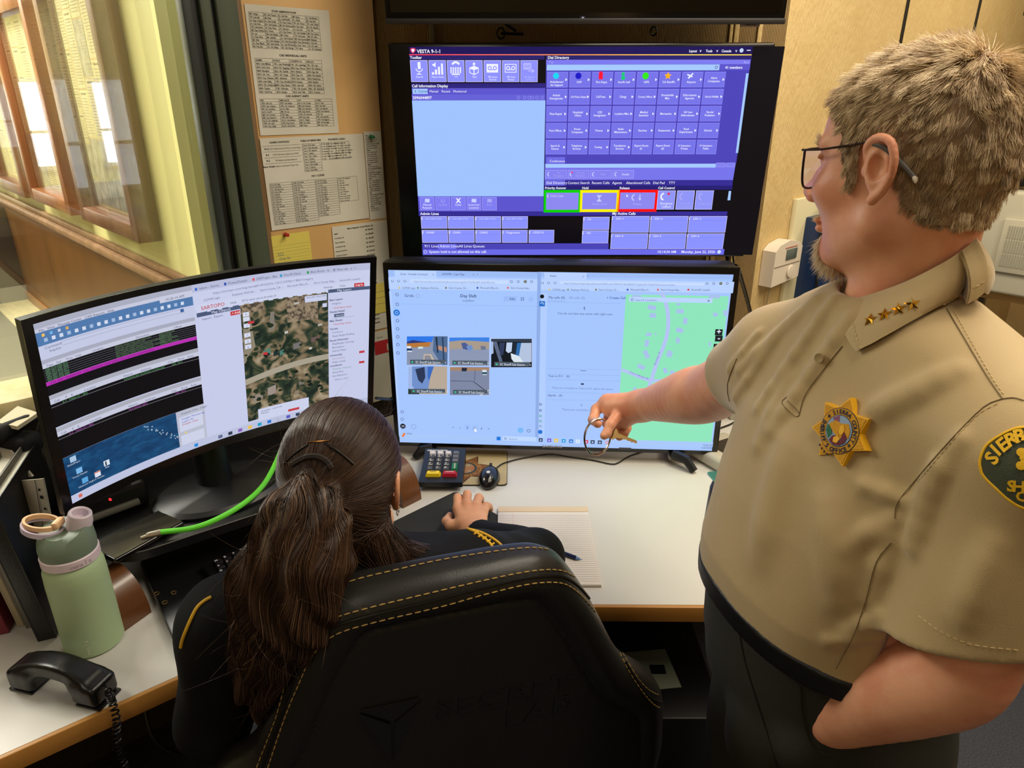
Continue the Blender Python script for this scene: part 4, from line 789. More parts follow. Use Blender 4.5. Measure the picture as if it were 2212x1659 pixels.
g=G(); p=PP(1193,967,TL+N*.001,N); text3(g,'SAMSUNG',p,X,UP,.011,mat('logo_silver','#a8a8ac',.3,metal=.6),bold=.02,sx=1.1); g.build('logo',None,t,smooth=0)
g=G(); p=PP(1350,969,TL+N*.0005,N); g.box(p,(.034,.002,.006),None,ax=(X,N,UP)); g.build('sensor_window',mat('smoky_window','#3c3c42',.15),t)
for i,(a,b) in enumerate((((933,960),(897,989)),((1455,978),(1500,1018)))):
    top=PP(a[0],a[1],TL,N); top=V(top[0],top[1],zb+.004); end=PH(b[0],b[1],.756); back=top-N*.12+V(0,0,-(zb-.756)); g=G()
    g.tube([end,top*.4+end*.6+V(0,0,.012),top-V(0,0,.004)],[.0105,.013,.015],None,6); g.tube([back,top-V(0,0,.004)],[.010,.014],None,6)
    g.build('foot',m_bez2,t)
# ---------------------------------------------------------------- curved monitor
def leanframe(yaw,lean,roll):
    u=V(math.cos(yaw),math.sin(yaw),0); n=V(u[1],-u[0],0); u2=u*math.cos(roll)+UP*math.sin(roll); w2=UP*math.cos(roll)-u*math.sin(roll)
    return u2,n*math.cos(lean)-w2*math.sin(lean),w2*math.cos(lean)+n*math.sin(lean)
cM=V(-.5817,1.3316,1.2071); chn,nr,wv=leanframe(.804,.1472,-.0103); Lc,RC,Hc=.6644,1.076,.3794; half=math.asin(Lc/2/RC); axc=cM+nr*RC
class Cur(Scr):
    def __init__(s): s.g=G(); s.z=0
    def loc(s,x,y):
        dd=ray(x,y); o=CAM-axc; du,dn=dd@chn,dd@nr; ou,on=o@chn,o@nr; a=du*du+dn*dn; b=2*(ou*du+on*dn); c=ou*ou+on*on-RC*RC
        t_=(-b+math.sqrt(max(b*b-4*a*c,0)))/(2*a); p=CAM+dd*t_-axc; return RC*(math.atan2(p@chn,-(p@nr))+half),Hc/2-p@wv
    def pt(s,a,b,z):
        an=a/RC-half; rr=RC-z; return axc+chn*rr*math.sin(an)-nr*rr*math.cos(an)+wv*(Hc/2-b)
    def R(s,a0,b0,a1,b1,col,z,es=1):
        m=em(col,es) if isinstance(col,str) else col; k=max(1,int(abs(a1-a0)/.02)); 
        V_=[s.pt(a0+(a1-a0)*i/k,b,z) for i in range(k+1) for b in(b1,b0)]; s.g.add(V_,[(2*i,2*i+2,2*i+3,2*i+1) for i in range(k)],m)
    def uv(s,u0,v0,u1,v1,col,lay=1):
        s.R(s.a0+(s.a1-s.a0)*u0,s.b0+(s.b1-s.b0)*v0,s.a0+(s.a1-s.a0)*u1,s.b0+(s.b1-s.b0)*v1,col,.0003*lay+.0004)
    def tuv(s,u,v,t_,h,col,lay=4,al='LEFT',sx=1,bold=0):
        v_,f=textgeo(t_,al,bold); a=s.a0+(s.a1-s.a0)*u; b=s.b0+(s.b1-s.b0)*v; sz=h*(s.b1-s.b0)/.7
        if len(v_): s.g.add([s.pt(a+p[0]*sz*sx,b-p[1]*sz,.0003*lay+.0004) for p in v_],f,em(col))
s=Cur(); Ls=2*half*RC
t=thing('curved_monitor','curved widescreen monitor at left showing dispatch tables and a satellite map','monitor',V(cM[0],cM[1],.86))
def shell(name,a0,a1,b0,b1,z0,z1,m,k=28,par=t):
    g=G(); v=[]
    for i in range(k+1):
        a=a0+(a1-a0)*i/k
        for b,z in((b0,z0),(b1,z0),(b1,z1),(b0,z1)): v.append(s.pt(a,b,z))
    f=[(4*i+j,4*i+(j+1)%4,4*i+4+(j+1)%4,4*i+4+j) for i in range(k) for j in range(4)]+[(0,1,2,3),(4*k+3,4*k+2,4*k+1,4*k)]
    g.add(v,f); return g.build(name,m,par,smooth=30)
shell('housing',0,Ls,0,Hc,-.012,-.0002,m_bez2)
s.a0,s.a1,s.b0,s.b1=.017,Ls-.014,.012,Hc-.018
for nm,aa in (('bezel',(0,Ls,0,.012)),('bezel',(0,Ls,Hc-.018,Hc)),('bezel',(0,.017,.012,Hc-.018)),('bezel',(Ls-.014,Ls,.012,Hc-.018))): shell(nm,aa[0],aa[1],aa[2],aa[3],-.0002,.002,m_bez)
s.uv(0,0,1,1,'#c3c8e4',0); ub=.425
# left application
LG='#c6c9dd'
s.uv(0,0,ub,.03,'#a9adc0',1); s.uv(0,.03,ub,.05,LG,1); s.uv(0,.048,ub,.115,'#4f78ab',1); s.uv(.33,.03,ub,.065,'#c9cce0',2); s.tuv(.345,.058,'10:20:14 AM',.014,'#50587c')
s.tuv(.01,.045,'File   View   Message Center   CAD Reports   Help',.012,'#42486a')
for i in range(4): s.uv(.015+.02*i,.058,.022+.02*i,.072,['#f0c060','#70b0e8','#c8c8d8','#d8a860'][i],3)
for i in range(20): s.uv(.018+.0195*i,.082+.0*i,.027+.0195*i,.10,'#d2daee' if i%3 else '#9fb8dc',3)
s.tuv(.015,.135,'Command:',.013,'#50587c'); s.tuv(.025,.155,'Inquiry:',.013,'#50587c'); s.uv(.06,.122,.39,.124,'#9a9fb8',2); s.uv(.06,.142,.40,.144,'#9a9fb8',2); s.uv(.385,.122,.395,.14,'#38609c',3)
s.uv(0,.185,ub,.205,'#a7aabd',1); s.uv(0,.205,ub,.228,LG,1)
r=random.Random(5)
for u,tt in((.01,'Type'),(.035,'Stat'),(.06,'Time'),(.085,'Unit'),(.13,'Location'),(.25,'Disposition'),(.36,'Officer')): s.tuv(u,.222,tt,.011,'#50587c')
s.uv(0,.228,ub,.37,'#0c0b12',1)
for i in range(6): s.uv(0,.239+i*.0115,ub,.2398+i*.0115,'#8e93a0',3)
for i in range(6):
    s.tuv(.005,.2375+i*.0115,' '.join('%04d'%r.randint(100,9999) for _ in range(4)),.0085,'#5f9668',4)
    s.tuv(.19,.2375+i*.0115,words(r,5).upper(),.0075,'#5a7a50',4); s.tuv(.315,.2375+i*.0115,words(r,2).upper(),.0075,'#5f8a58',4)
s.uv(0,.298,ub,.318,'#b52fb0',2); s.tuv(.01,.313,'CVR  MED  TRANSPORT  CALL PENDING  UNIT ENROUTE STATION RESPONDING',.010,'#6a1468',4)
for (y,cA,cB,tc) in((.37,'#a9abb8','#c6c9dd','#4f9a58'),(.55,'#a9abb8','#c6c9dd','#a848a8')):
    s.uv(0,y,ub,y+.022,cA,2); s.uv(0,y+.022,ub,y+.048,cB,2); s.uv(0,y+.048,ub,y+.175,'#08070d',1); s.uv(0,y+.0635,ub,y+.065,'#9a9ca8',3)
    for u,tt in((.01,'Call'),(.04,'P'),(.055,'K'),(.09,'Location'),(.2,'Nature'),(.25,'Address'),(.33,'City'),(.36,'Zone'),(.39,'Area')): s.tuv(u,y+.042,tt,.012,'#50587c',4)
    s.tuv(.03,y+.061,'A-7   MAIN ST / 3RD',.010,tc,4); s.tuv(.2,y+.061,words(r,3).upper(),.0095,tc,4); s.tuv(.34,y+.061,'1202  0915',.0095,tc,4)
m_sea=bpy.data.materials.new('screen_sea'); m_sea.use_nodes=True
def noisemat(m,stops,sc,es=1,dist=0,stretch=(1,1,1)):
    nt=m.node_tree; N=nt.nodes; L=nt.links; b=N['Principled BSDF']; tc=N.new('ShaderNodeTexCoord'); mp=N.new('ShaderNodeMapping'); mp.inputs['Scale'].default_value=stretch
    n_=N.new('ShaderNodeTexNoise'); n_.inputs['Scale'].default_value=sc; n_.inputs['Detail'].default_value=6; n_.inputs['Distortion'].default_value=dist; r_=N.new('ShaderNodeValToRGB'); e_=r_.color_ramp.elements
    while len(e_)<len(stops): e_.new(.5)
    for i,(p,c) in enumerate(stops): e_[i].position=p; e_[i].color=rgb(c)
    L.new(tc.outputs['Object'],mp.inputs[0]); L.new(mp.outputs[0],n_.inputs[0]); L.new(n_.outputs['Fac'],r_.inputs[0]); L.new(r_.outputs[0],b.inputs['Emission Color']); b.inputs['Emission Strength'].default_value=es*SCR; b.inputs['Base Color'].default_value=(.003,.003,.003,1); b.inputs['Roughness'].default_value=.35; b.inputs['Specular IOR Level'].default_value=.25
noisemat(m_sea,[(.2,'#0a2c50'),(.5,'#12436e'),(.8,'#1c5a86')],40,1,.5,(1,1,2.5))
s.uv(0,.725,ub,.955,m_sea,2)
for i in range(26):
    f_=i/25; s.uv(.235+.105*f_+.006*math.sin(i*1.9),.735+.165*f_+.008*math.sin(i*2.7),.2385+.105*f_+.006*math.sin(i*1.9),.742+.165*f_+.008*math.sin(i*2.7),'#a8bccc',4)
s.uv(.335,.725,ub,.955,'#b9bccd',3); s.uv(.342,.765,ub-.008,.86,'#ccd1e8',4); s.uv(.342,.885,ub-.008,.95,'#ccd1e8',4); s.tuv(.35,.75,'Dispatch Chat - Logan',.012,'#42486a',5); s.tuv(.35,.785,'Dwight: Monitoring',.012,'#3048b8',5); s.tuv(.35,.803,'Logan: OK',.011,'#3048b8',5); s.tuv(.35,.821,'Dwight: Clear',.012,'#b83048',5); s.uv(.355,.868,.362,.877,'#e8d060',5)
for i,(u,v,c,tt) in enumerate(((.018,.735,'#a8c4e0','GlobalPlayer'),(.028,.815,'#7ab4e4','Virtual Reader'),(.038,.885,'#5aa4dc','Network Map'),(.075,.885,'#dfe2ee','VLC Reader'),(.105,.845,'#d2dce8','Plan'))):
    s.uv(u,v,u+.017,v+.032,c,4); s.tuv(u+.008,v+.046,tt,.0095,'#c8d4e4',5,al='CENTER')
s.uv(.075,.885,.092,.892,'#e07858',5); s.uv(.109,.850,.113,.875,'#22303c',5)
s.uv(0,.955,1,1,'#bcc2de',5); s.uv(.02,.965,.03,.985,'#d86850',7)
for i,c in enumerate(('#2888d8','#606a8c','#303a50','#8a60b8','#e8c050','#20a0c8','#2878d0','#b8bed4','#5858c0','#30405c','#30405c','#e0a0b0')): s.uv((.38+.0 if i==0 else .46+.034*(i-1)),.968,(.392 if i==0 else .474+.034*(i-1)),.99,c,7)
# right browser
s.uv(ub,0,1,.045,'#b7bcd9',2); s.uv(ub,.045,1,.145,'#c8cdea',2)
for i,tt in enumerate(['Inbox - Sierra','PowerDetails','SARTopo - Bas','Sheriff (Ops)','Blue Book - G','New tab   x  +']): s.tuv(ub+.02+.088*i,.034,tt,.014,'#50587c',5); s.uv(ub+.008+.088*i,.02,ub+.015+.088*i,.036,['#3868c8','#3050b0','#d86060','#3098c8','#30a050','#8890b0'][i],5)
s.tuv(ub+.06,.075,'https://sartopo.com/map.html#ll=39.65034,-120.21547&z=18&b=imagery',.014,'#6a7298',5); 
for i,tt in enumerate(['CCPOR Login','Employee Web Ser...','Sierra County, CA -...','Microsoft Office H...','Sierra County Help...','Accurint® | LexisN...']): s.tuv(ub+.03+.088*i,.105,tt,.0125,'#50587c',5,sx=.9)
s.uv(ub+.006,.12,1-.0,.17,'#ccd1ec',4); s.tuv(ub+.02,.152,'SARTOPO',.021,'#c24848',6,bold=.01); s.tuv(ub+.11,.15,'Help      4712 west sierra brooks dr',.013,'#50587c',6); s.tuv(1-.16,.14,'Settings        Clear',.013,'#50587c',6); s.uv(1-.055,.125,1-.02,.15,'#c23c44',6); s.tuv(1-.05,.143,'Log In',.013,'#ffffff',7)
# satellite picture
m_sat=bpy.data.materials.new('screen_satellite'); m_sat.use_nodes=True
noisemat(m_sat,[(.36,'#1b2620'),(.45,'#2b3a2c'),(.50,'#4b4c38'),(.55,'#76674f'),(.62,'#8d7c62'),(.72,'#a3967c')],30,1,1.2)
m_sat2=bpy.data.materials.new('screen_scrub'); m_sat2.use_nodes=True; noisemat(m_sat2,[(.4,'#4c4238'),(.5,'#83735f'),(.62,'#9c8a72')],130,1,.2)
su0,su1,sv0,sv1=.565,.855,.165,.94
s.uv(ub,.165,su0,.955,'#c6cbe9',3); s.uv(ub+.006,.165,su0,.19,'#4a5878',4); s.tuv(ub+.05,.185,'Map Objects',.015,'#dfe4f4',6); s.uv(su0-.032,.195,su0-.002,.22,'#c23c44',6); s.tuv(su0-.028,.213,'+ Add',.013,'#fff0f0',7); s.tuv(ub+.02,.212,'Import   Export',.013,'#50587c',6)
s.uv(su0,sv0,su1,sv1,m_sat,4)
s.uv(.715,.17,.82,.33,m_sat2,5.2); s.uv(su0,.17,.64,.225,m_sat2,5)
def pq(pts,c,lay): s.g.quad([s.pt(s.a0+(s.a1-s.a0)*(su0+(su1-su0)*a),s.b0+(s.b1-s.b0)*(sv0+(sv1-sv0)*b),.0003*lay+.0004) for a,b in pts],em(c))
for i in range(8):
    a=i/8; b=(i+1)/8; y=lambda q:.64-.06*q-.03*math.sin(q*2.4); pq([(a,y(a)+.03),(b,y(b)+.03),(b,y(b)-.02),(a,y(a)-.02)],'#a79f8c',6)
pq([(.06,.42),(.14,.36),(.1,.1),(.02,.1),(.0,.5)],'#8c8370',5.4); pq([(.3,.26),(.37,.24),(.37,.1),(.33,.1)],'#7f7a70',5.6)
for a,b,w_,h_,c in((.27,.43,.08,.07,'#4f7d6c'),(.44,.455,.05,.05,'#4c7c70'),(.37,.45,.06,.05,'#1f2f30'),(.62,.42,.09,.06,'#74706f'),(.84,.39,.1,.05,'#6c5654'),(.3,.77,.1,.09,'#9a8d84'),(.13,.80,.12,.07,'#8f8478'),(.6,.84,.05,.04,'#8a7c68'),(.66,.76,.06,.04,'#7a7468'),(.5,.29,.04,.025,'#c0bfba'),(.9,.27,.05,.02,'#b8b4ac'),(.63,.06,.06,.02,'#b6b2a8'),(.78,.465,.03,.02,'#d4d2ce')):
    pq([(a-w_/2,b+h_/2),(a+w_/2,b+h_/3),(a+w_/2,b-h_/2),(a-w_/2,b-h_/3)],c,6.6)
r=random.Random(9)
for i in range(120):
    a,b=r.random(),r.uniform(.14,.97)
    if abs(b-(.64-.06*a-.03*math.sin(a*2.4)))<.05 or (b<.33 and a>.45): continue
    if a>.97: continue
    rr=r.uniform(.015,.042); pq([(min(1,max(0,a+rr*math.cos(-k*.9)*r.uniform(.7,1.2))),b+rr*.5*math.sin(-k*.9)*r.uniform(.7,1.2)) for k in range(7)],r.choice(['#1c2a1e','#22301f','#2a3823','#16221c']),6.9+.002*i)
pq([(.22,.44),(.27,.45),(.27,.42),(.22,.425)],'#c83038',8)
s.uv(.60,.87,.78,.955,'#ccd1ec',9); s.tuv(.61,.895,'39.65034, -120.21547',.011,'#50587c',10); s.uv(.705,.925,.745,.942,'#c23c44',10); s.tuv(.61,.91,'Marker',.012,'#50587c',10)
for i,v in enumerate((.215,.245,.285,.345,.385,.42)): s.uv(su0+.006,v,su0+.026,v+.026,'#d4d9ee',9); s.tuv(su0+.016,v+.021,'+-/ioe'[i],.016,'#50587c',10,al='CENTER')
s.uv(su0+.02,.275,su0+.04,.29,'#c23c44',11); s.uv(.775,.175,.85,.215,'#c8cde8',9); s.tuv(.78,.19,'39.65187,-120.21478',.010,'#50587c',10); s.uv(.835,.235,.85,.26,'#c8cde8',9)
s.uv(su1,.15,1,.955,'#c6cbe9',6); s.uv(su1,.15,1,.172,'#4a5878',8); s.tuv(su1+.03,.167,'Map Layers',.014,'#dfe4f4',10)
for v,tt,c,b in((.225,'Base Layers','#42486a',.02),(.25,'   Imagery','#50587c',0),(.28,'   + Add Base Layer','#c23c44',0),(.305,'Shaded Relief','#42486a',.02),(.365,'Map Sheets','#42486a',.02),(.39,'   + Add Map Sheet','#c23c44',0),(.42,'Terrain','#42486a',.02),(.445,'   Contours','#6a7298',0),(.47,'   Slope Angle Shading','#50587c',0),(.50,'Route Discovery','#42486a',.02),(.525,'   MapBuilder Overlay','#50587c',0),(.55,'   Recreation','#50587c',0),(.575,'   Shared Maps','#50587c',0),(.605,'Ownership','#42486a',.02),(.63,'   Parcel Data','#a88aa0',0),(.655,'   Public Lands','#50587c',0),(.68,'Conditions','#42486a',.02),(.705,'   Weather Stations','#70a090',0),(.73,'   Wind Plot','#50587c',0),(.755,'   Sun Exposure','#50587c',0),(.785,'      What is this?','#6a7298',0)):
    s.tuv(su1+.004,v,tt,.0125,c,10,bold=b)
s.uv(su1+.02,.315,su1+.055,.337,'#4a5878',8); s.tuv(su1+.026,.331,'Normal',.011,'#dfe4f4',10); s.uv(su1+.01,.343,su1+.09,.345,'#8a90ac',8)
for v in(.595,.67): s.uv(1-.035,v,1-.015,v+.016,'#c23c44',8)
s.done(t)
g=G(); 
mid=s.pt(Ls/2,Hc,-.02)
nr0=nrm(V(nr[0],nr[1],0)); nk=V(mid[0],mid[1],0)+UP*.98-nr0*.10
g.tube([nk+V(0,0,.18),nk+V(0,0,.02),nk*V(1,1,0)+UP*.885],[.035,.035,.04],None,16); g.box(s.pt(Ls/2,.2,-.06),(.12,.1,.12),None,ax=(chn,nr,UP),r=.01); g.build('stand_column',m_bez2,t)
g=G(); bc=mid*V(1,1,0)-nr0*.06+UP*.8705; g.lathe([(0,0),(.15,0),(.152,.006),(.14,.014),(0,.016)],bc,None,48,(chn*1.0,nr0*.72,UP)); g.build('stand_base',m_bez2,t)
g=G(); c=s.pt(.09,Hc+.012,-.012); 
g.box(s.pt(.105,Hc+.004,-.008),(.05,.012,.012),None,ax=(chn,nr,UP),r=.003); g.box(s.pt(Ls*.5,.16,-.045),(.3,.05,.2),None,ax=(chn,nr,UP),r=.02); g.build('rear_cover',m_bez2,t)
p,=[PZ(238,1079,1.26)]; g=G(); g.lathe([(0,-.001),(.0028,0),(.0028,.002),(0,.003)],p,None,12,(UP,V(1,0,0),nrm(CAM-p))); g.build('power_light',em('#ff1c28',3),t)
# ================================================================== THE DESK
DH=.75
m_lam=mat('white_laminate','#d0cdc5',.35,spec=.4); m_edge=mat('oak_edge_band','#a9722e',.4,col2='#bd8740',nsc=18,stretch=(.12,.12,1))
cornerF=V(-.35,1.164,0); dl=nrm(V(.785,.62,0)); Lf=cornerF-dl*1.28
pl=[Lf, cornerF, V(1.02,1.152,0), V(1.02,2.02,0), V(.74,2.085,0), C0+V(.012,-.015,0), ]
bl=C0+nW*.015-d*1.55; pl.append(bl)
desk=thing('corner_desk','white-topped corner desk with an oak front edge, carrying all the screens','desk',(0,1.5,0))
g=G(); g.prism([(p[0],p[1]) for p in pl],(0,0,DH-.034),V(1,0,0),V(0,1,0),UP,.034); top=g.build('worktop',m_lam,desk,smooth=0)
def band(a,b):
    X=nrm(b-a); N=V(X[1],-X[0],0); g=G(); g.box((a+b)/2+N*.004+UP*(DH-.0185),(np.linalg.norm(b-a)+.006,.01,.037),None,ax=(X,N,UP),r=.002); g.build('edge_band',m_edge,desk)
band(Lf,cornerF); band(cornerF,V(1.02,1.152,0))
m_dark=mat('dark_desk_frame','#15140f',.6)
for p in ((.9,1.3),(.9,1.95),(-.25,1.95),(-1.15,.85),(-.95,.72)):
    g=G(); g.box((p[0],p[1],.357),(.05,.05,.714),None,r=.003); g.build('leg',m_dark,desk)
g=G(); g.box((.32,2.0,.42),(1.1,.02,.58),None); g.build('modesty_panel',m_dark,desk)
g=G(); g.box((.86,2.045,DH+.035),(.34,.03,.07),None,r=.004); tag(g.build('desk_backsplash',mat('grey_white_splash','#bdb6a4',.5)),'low grey-white upstand at the back of the desk, right of the lower TV','upstand')
def lay(pts,h): return [PH(x,y,h) for x,y in pts]
def slab(name,c,sx,sy,th,ang,m,label=None,cat=None,r=.002,par=None,z=DH,group=None,rad=0):
    X=V(math.cos(ang),math.sin(ang),0); Y=V(-math.sin(ang),math.cos(ang),0); g=G()
    if rad:
        P=[]
        for qx,qy,a0 in((1,1,0),(-1,1,90),(-1,-1,180),(1,-1,270)):
            for k in range(7): an=math.radians(a0+15*k); P.append((qx*(sx/2-rad)+rad*math.cos(an),qy*(sy/2-rad)+rad*math.sin(an)))
        g.prism(P,(c[0],c[1],z),X,Y,UP,th)
    else: g.box((c[0],c[1],z+th/2),(sx,sy,th),None,ax=(X,Y,UP),r=r)
    o=g.build(name,m,par,origin=None if par is not None else (c[0],c[1],z))
    return tag(o,label,cat,group) if label else o
# ---- monitor riser with bent wooden legs
fx=nrm(V(.8,.6,0)); fy=V(-fx[1],fx[0],0); rc=V(-.79,1.127,0)
ri=thing('monitor_riser','black two-level monitor riser on bent brown legs under the curved monitor','monitor stand',rc+fx*.4+fy*.15+UP*DH)
g=G(); P=[]
w_,dp_=.66,.37
for qx,qy,a0,rad in((1,1,0,.03),(-1,1,90,.03),(-1,-1,180,.09),(1,-1,270,.09)):
    for k in range(9): an=math.radians(a0+11.25*k); P.append((w_/2+qx*(w_/2-rad)+rad*math.cos(an),dp_/2+qy*(dp_/2-rad)+rad*math.sin(an)))
g.prism(P,rc+UP*.850,fx,fy,UP,.020); g.build('platform',mat('matt_black_board','#121214',.38,spec=.5),ri)
g=G(); 
for a,b in zip(P,P[1:]+P[:1]): 
    if a[1]<.12: g.tube([rc+fx*a[0]+fy*a[1]+UP*.8705,rc+fx*b[0]+fy*b[1]+UP*.8705],.0012,None,5)
g.build('edge_trim',mat('grey_edge_trim','#5e5b55',.35),ri)
m_brn=mat('brown_bent_wood','#5a3418',.3,col2='#6b4222',nsc=10,coat=.3)
def bent(c,ang,wd,name='leg'):
    X=V(math.cos(ang),math.sin(ang),0); Y=V(-X[1],X[0],0); out=[]; 
    for k in range(11): an=math.radians(90*k/10); out.append((-.05+.055*math.sin(an)+.0,.0+.095*math.cos(an)))
    P=[(.02-.075*(1-math.sin(math.radians(9*k))),.1*(math.cos(math.radians(9*k)))) for k in range(11)]
    outer=P; inner=[(x-.014,max(0,y-.012)) for x,y in P[::-1]]
    g=G(); g.prism(outer+inner,c-Y*wd/2,X,UP,Y,wd); return g.build(name,m_brn,ri)
bent(PH(272,1360,DH)+V(-.01,.02,0),-.45,.085); bent(PH(880,1082,DH),-.75,.06)
g=G(); tr=V(-.60,1.13,0); g.box(V(-.541,1.266,.764),(.42,.34,.018),None,ax=(fx,fy,UP),r=.008); g.box(V(-.50,1.29,.7535)+fx*0,(.2,.12,.007),None,ax=(fx,fy,UP)); g.build('keyboard_tray',mat('matt_black_board','#121214',.38),ri)
for x,y in((338,1282),(375,1280),(356,1301)):
    p=PH(x,y,.775); g=G(); a=[p+V(.005*math.cos(k/2),.005*math.sin(k/2),0) for k in range(13)]; g.tube(a,.0013,None,6); g.build('screw_ring',mat('brass_ring','#a08a5c',.3,metal=.9),ri)
# ---- keyboard
fx,fy=V(math.cos(.80),math.sin(.80),0),V(-math.sin(.80),math.cos(.80),0); kc=PH(492,1302,.7735)+fx*.185+fy*.075; kb=thing('keyboard','black computer keyboard on the riser tray, half hidden by the woman\'s hair','keyboard',kc)
g=G(); g.box(kc+UP*.008,(.36,.125,.016),None,ax=(fx,fy,UP),r=.005); g.build('case',mat('keyboard_black','#0c0c0d',.4),kb)
m_key=mat('keycap_black','#161617',.35); m_leg=mat('key_legend_white','#c8c8cc',.5)
kg=G(); kg.box((0,0,.004),(.0165,.0165,.008),m_key,r=.003); k0=None
for j in range(5):
    for i in range(20):
        p=kc+fx*(-.165+.019*i+.004*j)+fy*(-.042+.0195*j)+UP*.016
        if i*.019+.004*j>.335: continue
        if k0 is None:
            k0=mk('key',np.array(kg.v)@np.stack([fx,fy,UP])+p,kg.f,[m_key],kb,smooth=30); o=k0; base=p
        else:
            o=k0.copy(); COL.objects.link(o); o.parent=kb; o.location=Vector(p-base)
g=G(); r=random.Random(1)
for j in range(5):
    for i in range(20):
        if i*.019+.004*j>.335: continue
        p=kc+fx*(-.165+.019*i+.004*j-.003)+fy*(-.042+.0195*j+.001)+UP*.0245
        text3(g,r.choice('QWERTYUIOPASDFGHJKLZXCVBNM1234567890'),p,fx,fy,.008,m_leg,bold=.03)
g.build('key_legends',None,kb,smooth=0)
# ---- things on the riser
def boxpx(name,px,h,sz,ang,th,m,label,cat,r=.004): p=PH(*px,h); return slab(name,p,sz[0],sz[1],th,ang,m,label,cat,r=r,z=h)
m_gl=mat('gloss_black_glass','#060607',.08,coat=.6)
t=thing('smartphone','black smartphone lying on the riser with the green cable plug on it','phone',PH(300,1162,.871))
c=PH(300,1163,.871); g=G(); g.box(c+UP*.006,(.085,.155,.011),None,ax=(nrm(V(.86,-.5,0)),nrm(V(.5,.86,0)),UP),r=.005,seg=3); g.build('body',m_gl,t)
g=G(); g.box(c+UP*.0119,(.079,.148,.0008),None,ax=(nrm(V(.86,-.5,0)),nrm(V(.5,.86,0)),UP)); g.build('screen',mat('phone_screen','#1b1b1a',.05,coat=1),t)
t=thing('charging_dock','black dock with a long grey grip slot, under the left end of the curved monitor','dock',PH(245,1125,.871))
c=PH(243,1118,.871)+fy*.05; g=G(); g.box(c+UP*.03,(.16,.11,.06),None,ax=(fx,fy,UP),r=.012,seg=3); g.build('body',m_bez2,t)
g=G(); a=c-fx*.055-fy*.058+UP*.02; b=c+fx*.055-fy*.058+UP*.02; g.tube([a,b],[.008,.008],None,10); g.build('grip',mat('grey_grip','#6e6b62',.35),t)
gc=thing('green_cable','bright green braided cable with a silver plug, curving over the riser','cable',PH(340,1152,.884))
pts=[PH(345,1150,.886),PH(420,1140,.886),PH(480,1116,.89),PH(530,1085,.893),PH(567,1050,.896),PH(592,1008,.90),PH(612,960,.90)]
g=G(); g.tube(crom(pts,8),.0058,None,10); g.build('cord',mat('lime_green_braid','#5fd02c',.5,bump=.4,bsc=900,bd=.001),gc)
g=G(); g.tube([PH(347,1150,.886),PH(325,1155,.886),PH(318,1157,.885)],[.0065,.006,.0055],None,10); g.tube([PH(322,1156,.886),PH(305,1162,.884)],[.0042,.004],None,8); g.build('plug',mat('silver_plug','#c9bfb0',.25,metal=.8),gc)
# ---- water bottle
bo=PH(198,1394,DH)+V(0,.012,0); bt=thing('water_bottle','pale green insulated water bottle with a lilac spout ring and orange strap','bottle',bo)
m_sage=mat('sage_green_powdercoat','#a9bf94',.5,spec=.35,bump=.1,bsc=900,bd=.0005); R_=.0505
g=G(); g.lathe([(0,0),(R_-.004,0),(R_,.004),(R_,.150),(R_-.001,.175),(R_-.006,.188),(R_-.008,.190)],bo,None,56); g.build('body',m_sage,bt)
tb=nrm(V(-.05,-.0,0)); lb=.19; lx=nrm(CAM-bo); lx=nrm(V(lx[0],lx[1],0)); ly=V(-lx[1],lx[0],0)   # lx faces the camera side
g=G(); g.lathe([(R_-.0078,lb),(R_-.003,lb+.001),(R_-.003,lb+.016),(R_-.005,lb+.018)],bo,None,56); g.build('neck_band',mat('lilac_white_band','#d6c4cc',.45),bt)
# lid: dome with a wavy wall
g=G(); n=56; rings=[]; vs=[]
for k,(rr,z) in enumerate([(R_-.005,.207),(R_-.004,.222),(R_-.006,.24),(R_-.010,.25),(R_-.02,.252),(.0,.248)]):
    for j in range(n):
        a=2*math.pi*j/n; wv_=(.010*math.cos(a-1.2)+.004*math.cos(2*a)) if k>=2 and k<5 else 0; vs.append(bo+V(rr*math.cos(a),rr*math.sin(a),z+wv_*(1 if k<4 else .4)))
fs=[(i*n+j,i*n+(j+1)%n,(i+1)*n+(j+1)%n,(i+1)*n+j) for i in range(5) for j in range(n)]; g.add(vs,fs); g.build('lid',mat('sage_dark_plastic','#6d7d6b',.45),bt)
m_pch=mat('peach_silicone','#e8bd8e',.5); m_lil=mat('lilac_plastic','#cdbfd4',.4)
sc=bo+V(.022,.012,.252); ax=(nrm(V(1,0,-.3)),V(0,1,0),nrm(V(.3,0,1))); g=G(); g.lathe([(.02,-.006),(.021,.01),(.0185,.026),(.0165,.028),(.013,.026),(.0125,.012),(.0,.011)],sc,None,30,ax,cap=False); g.build('spout',mat('pale_lilac_silicone','#d3c6d0',.45),bt)
lc=bo+V(-.025,.002,.248)
def loop(rx_,ry_,dz,wd,th,m,name,tilt):
    g=G(); X=nrm(V(1,0,tilt)); Z=nrm(V(-tilt,0,1)); vs=[]; k=36
    for j in range(k):
        a=2*math.pi*j/k; 
        for rr,z in((1,0),(1,wd),(1-th,wd),(1-th,0)): vs.append(lc+V(-.012,0,dz)+X*rx_*rr*math.cos(a)+V(0,1,0)*ry_*rr*math.sin(a)+Z*z)
    fs=[(4*j+q,4*((j+1)%k)+q,4*((j+1)%k)+(q+1)%4,4*j+(q+1)%4) for j in range(k) for q in range(4)]; g.add(vs,fs); g.build(name,m,bt)
loop(.036,.028,.0,.010,.12,m_lil,'carry_ring',-.25); loop(.031,.022,.010,.009,.16,m_pch,'strap',-.2)
g=G(); g.box(lc+V(.018,0,.014),(.012,.026,.014),None,r=.004); g.build('strap_clip',m_pch,bt)
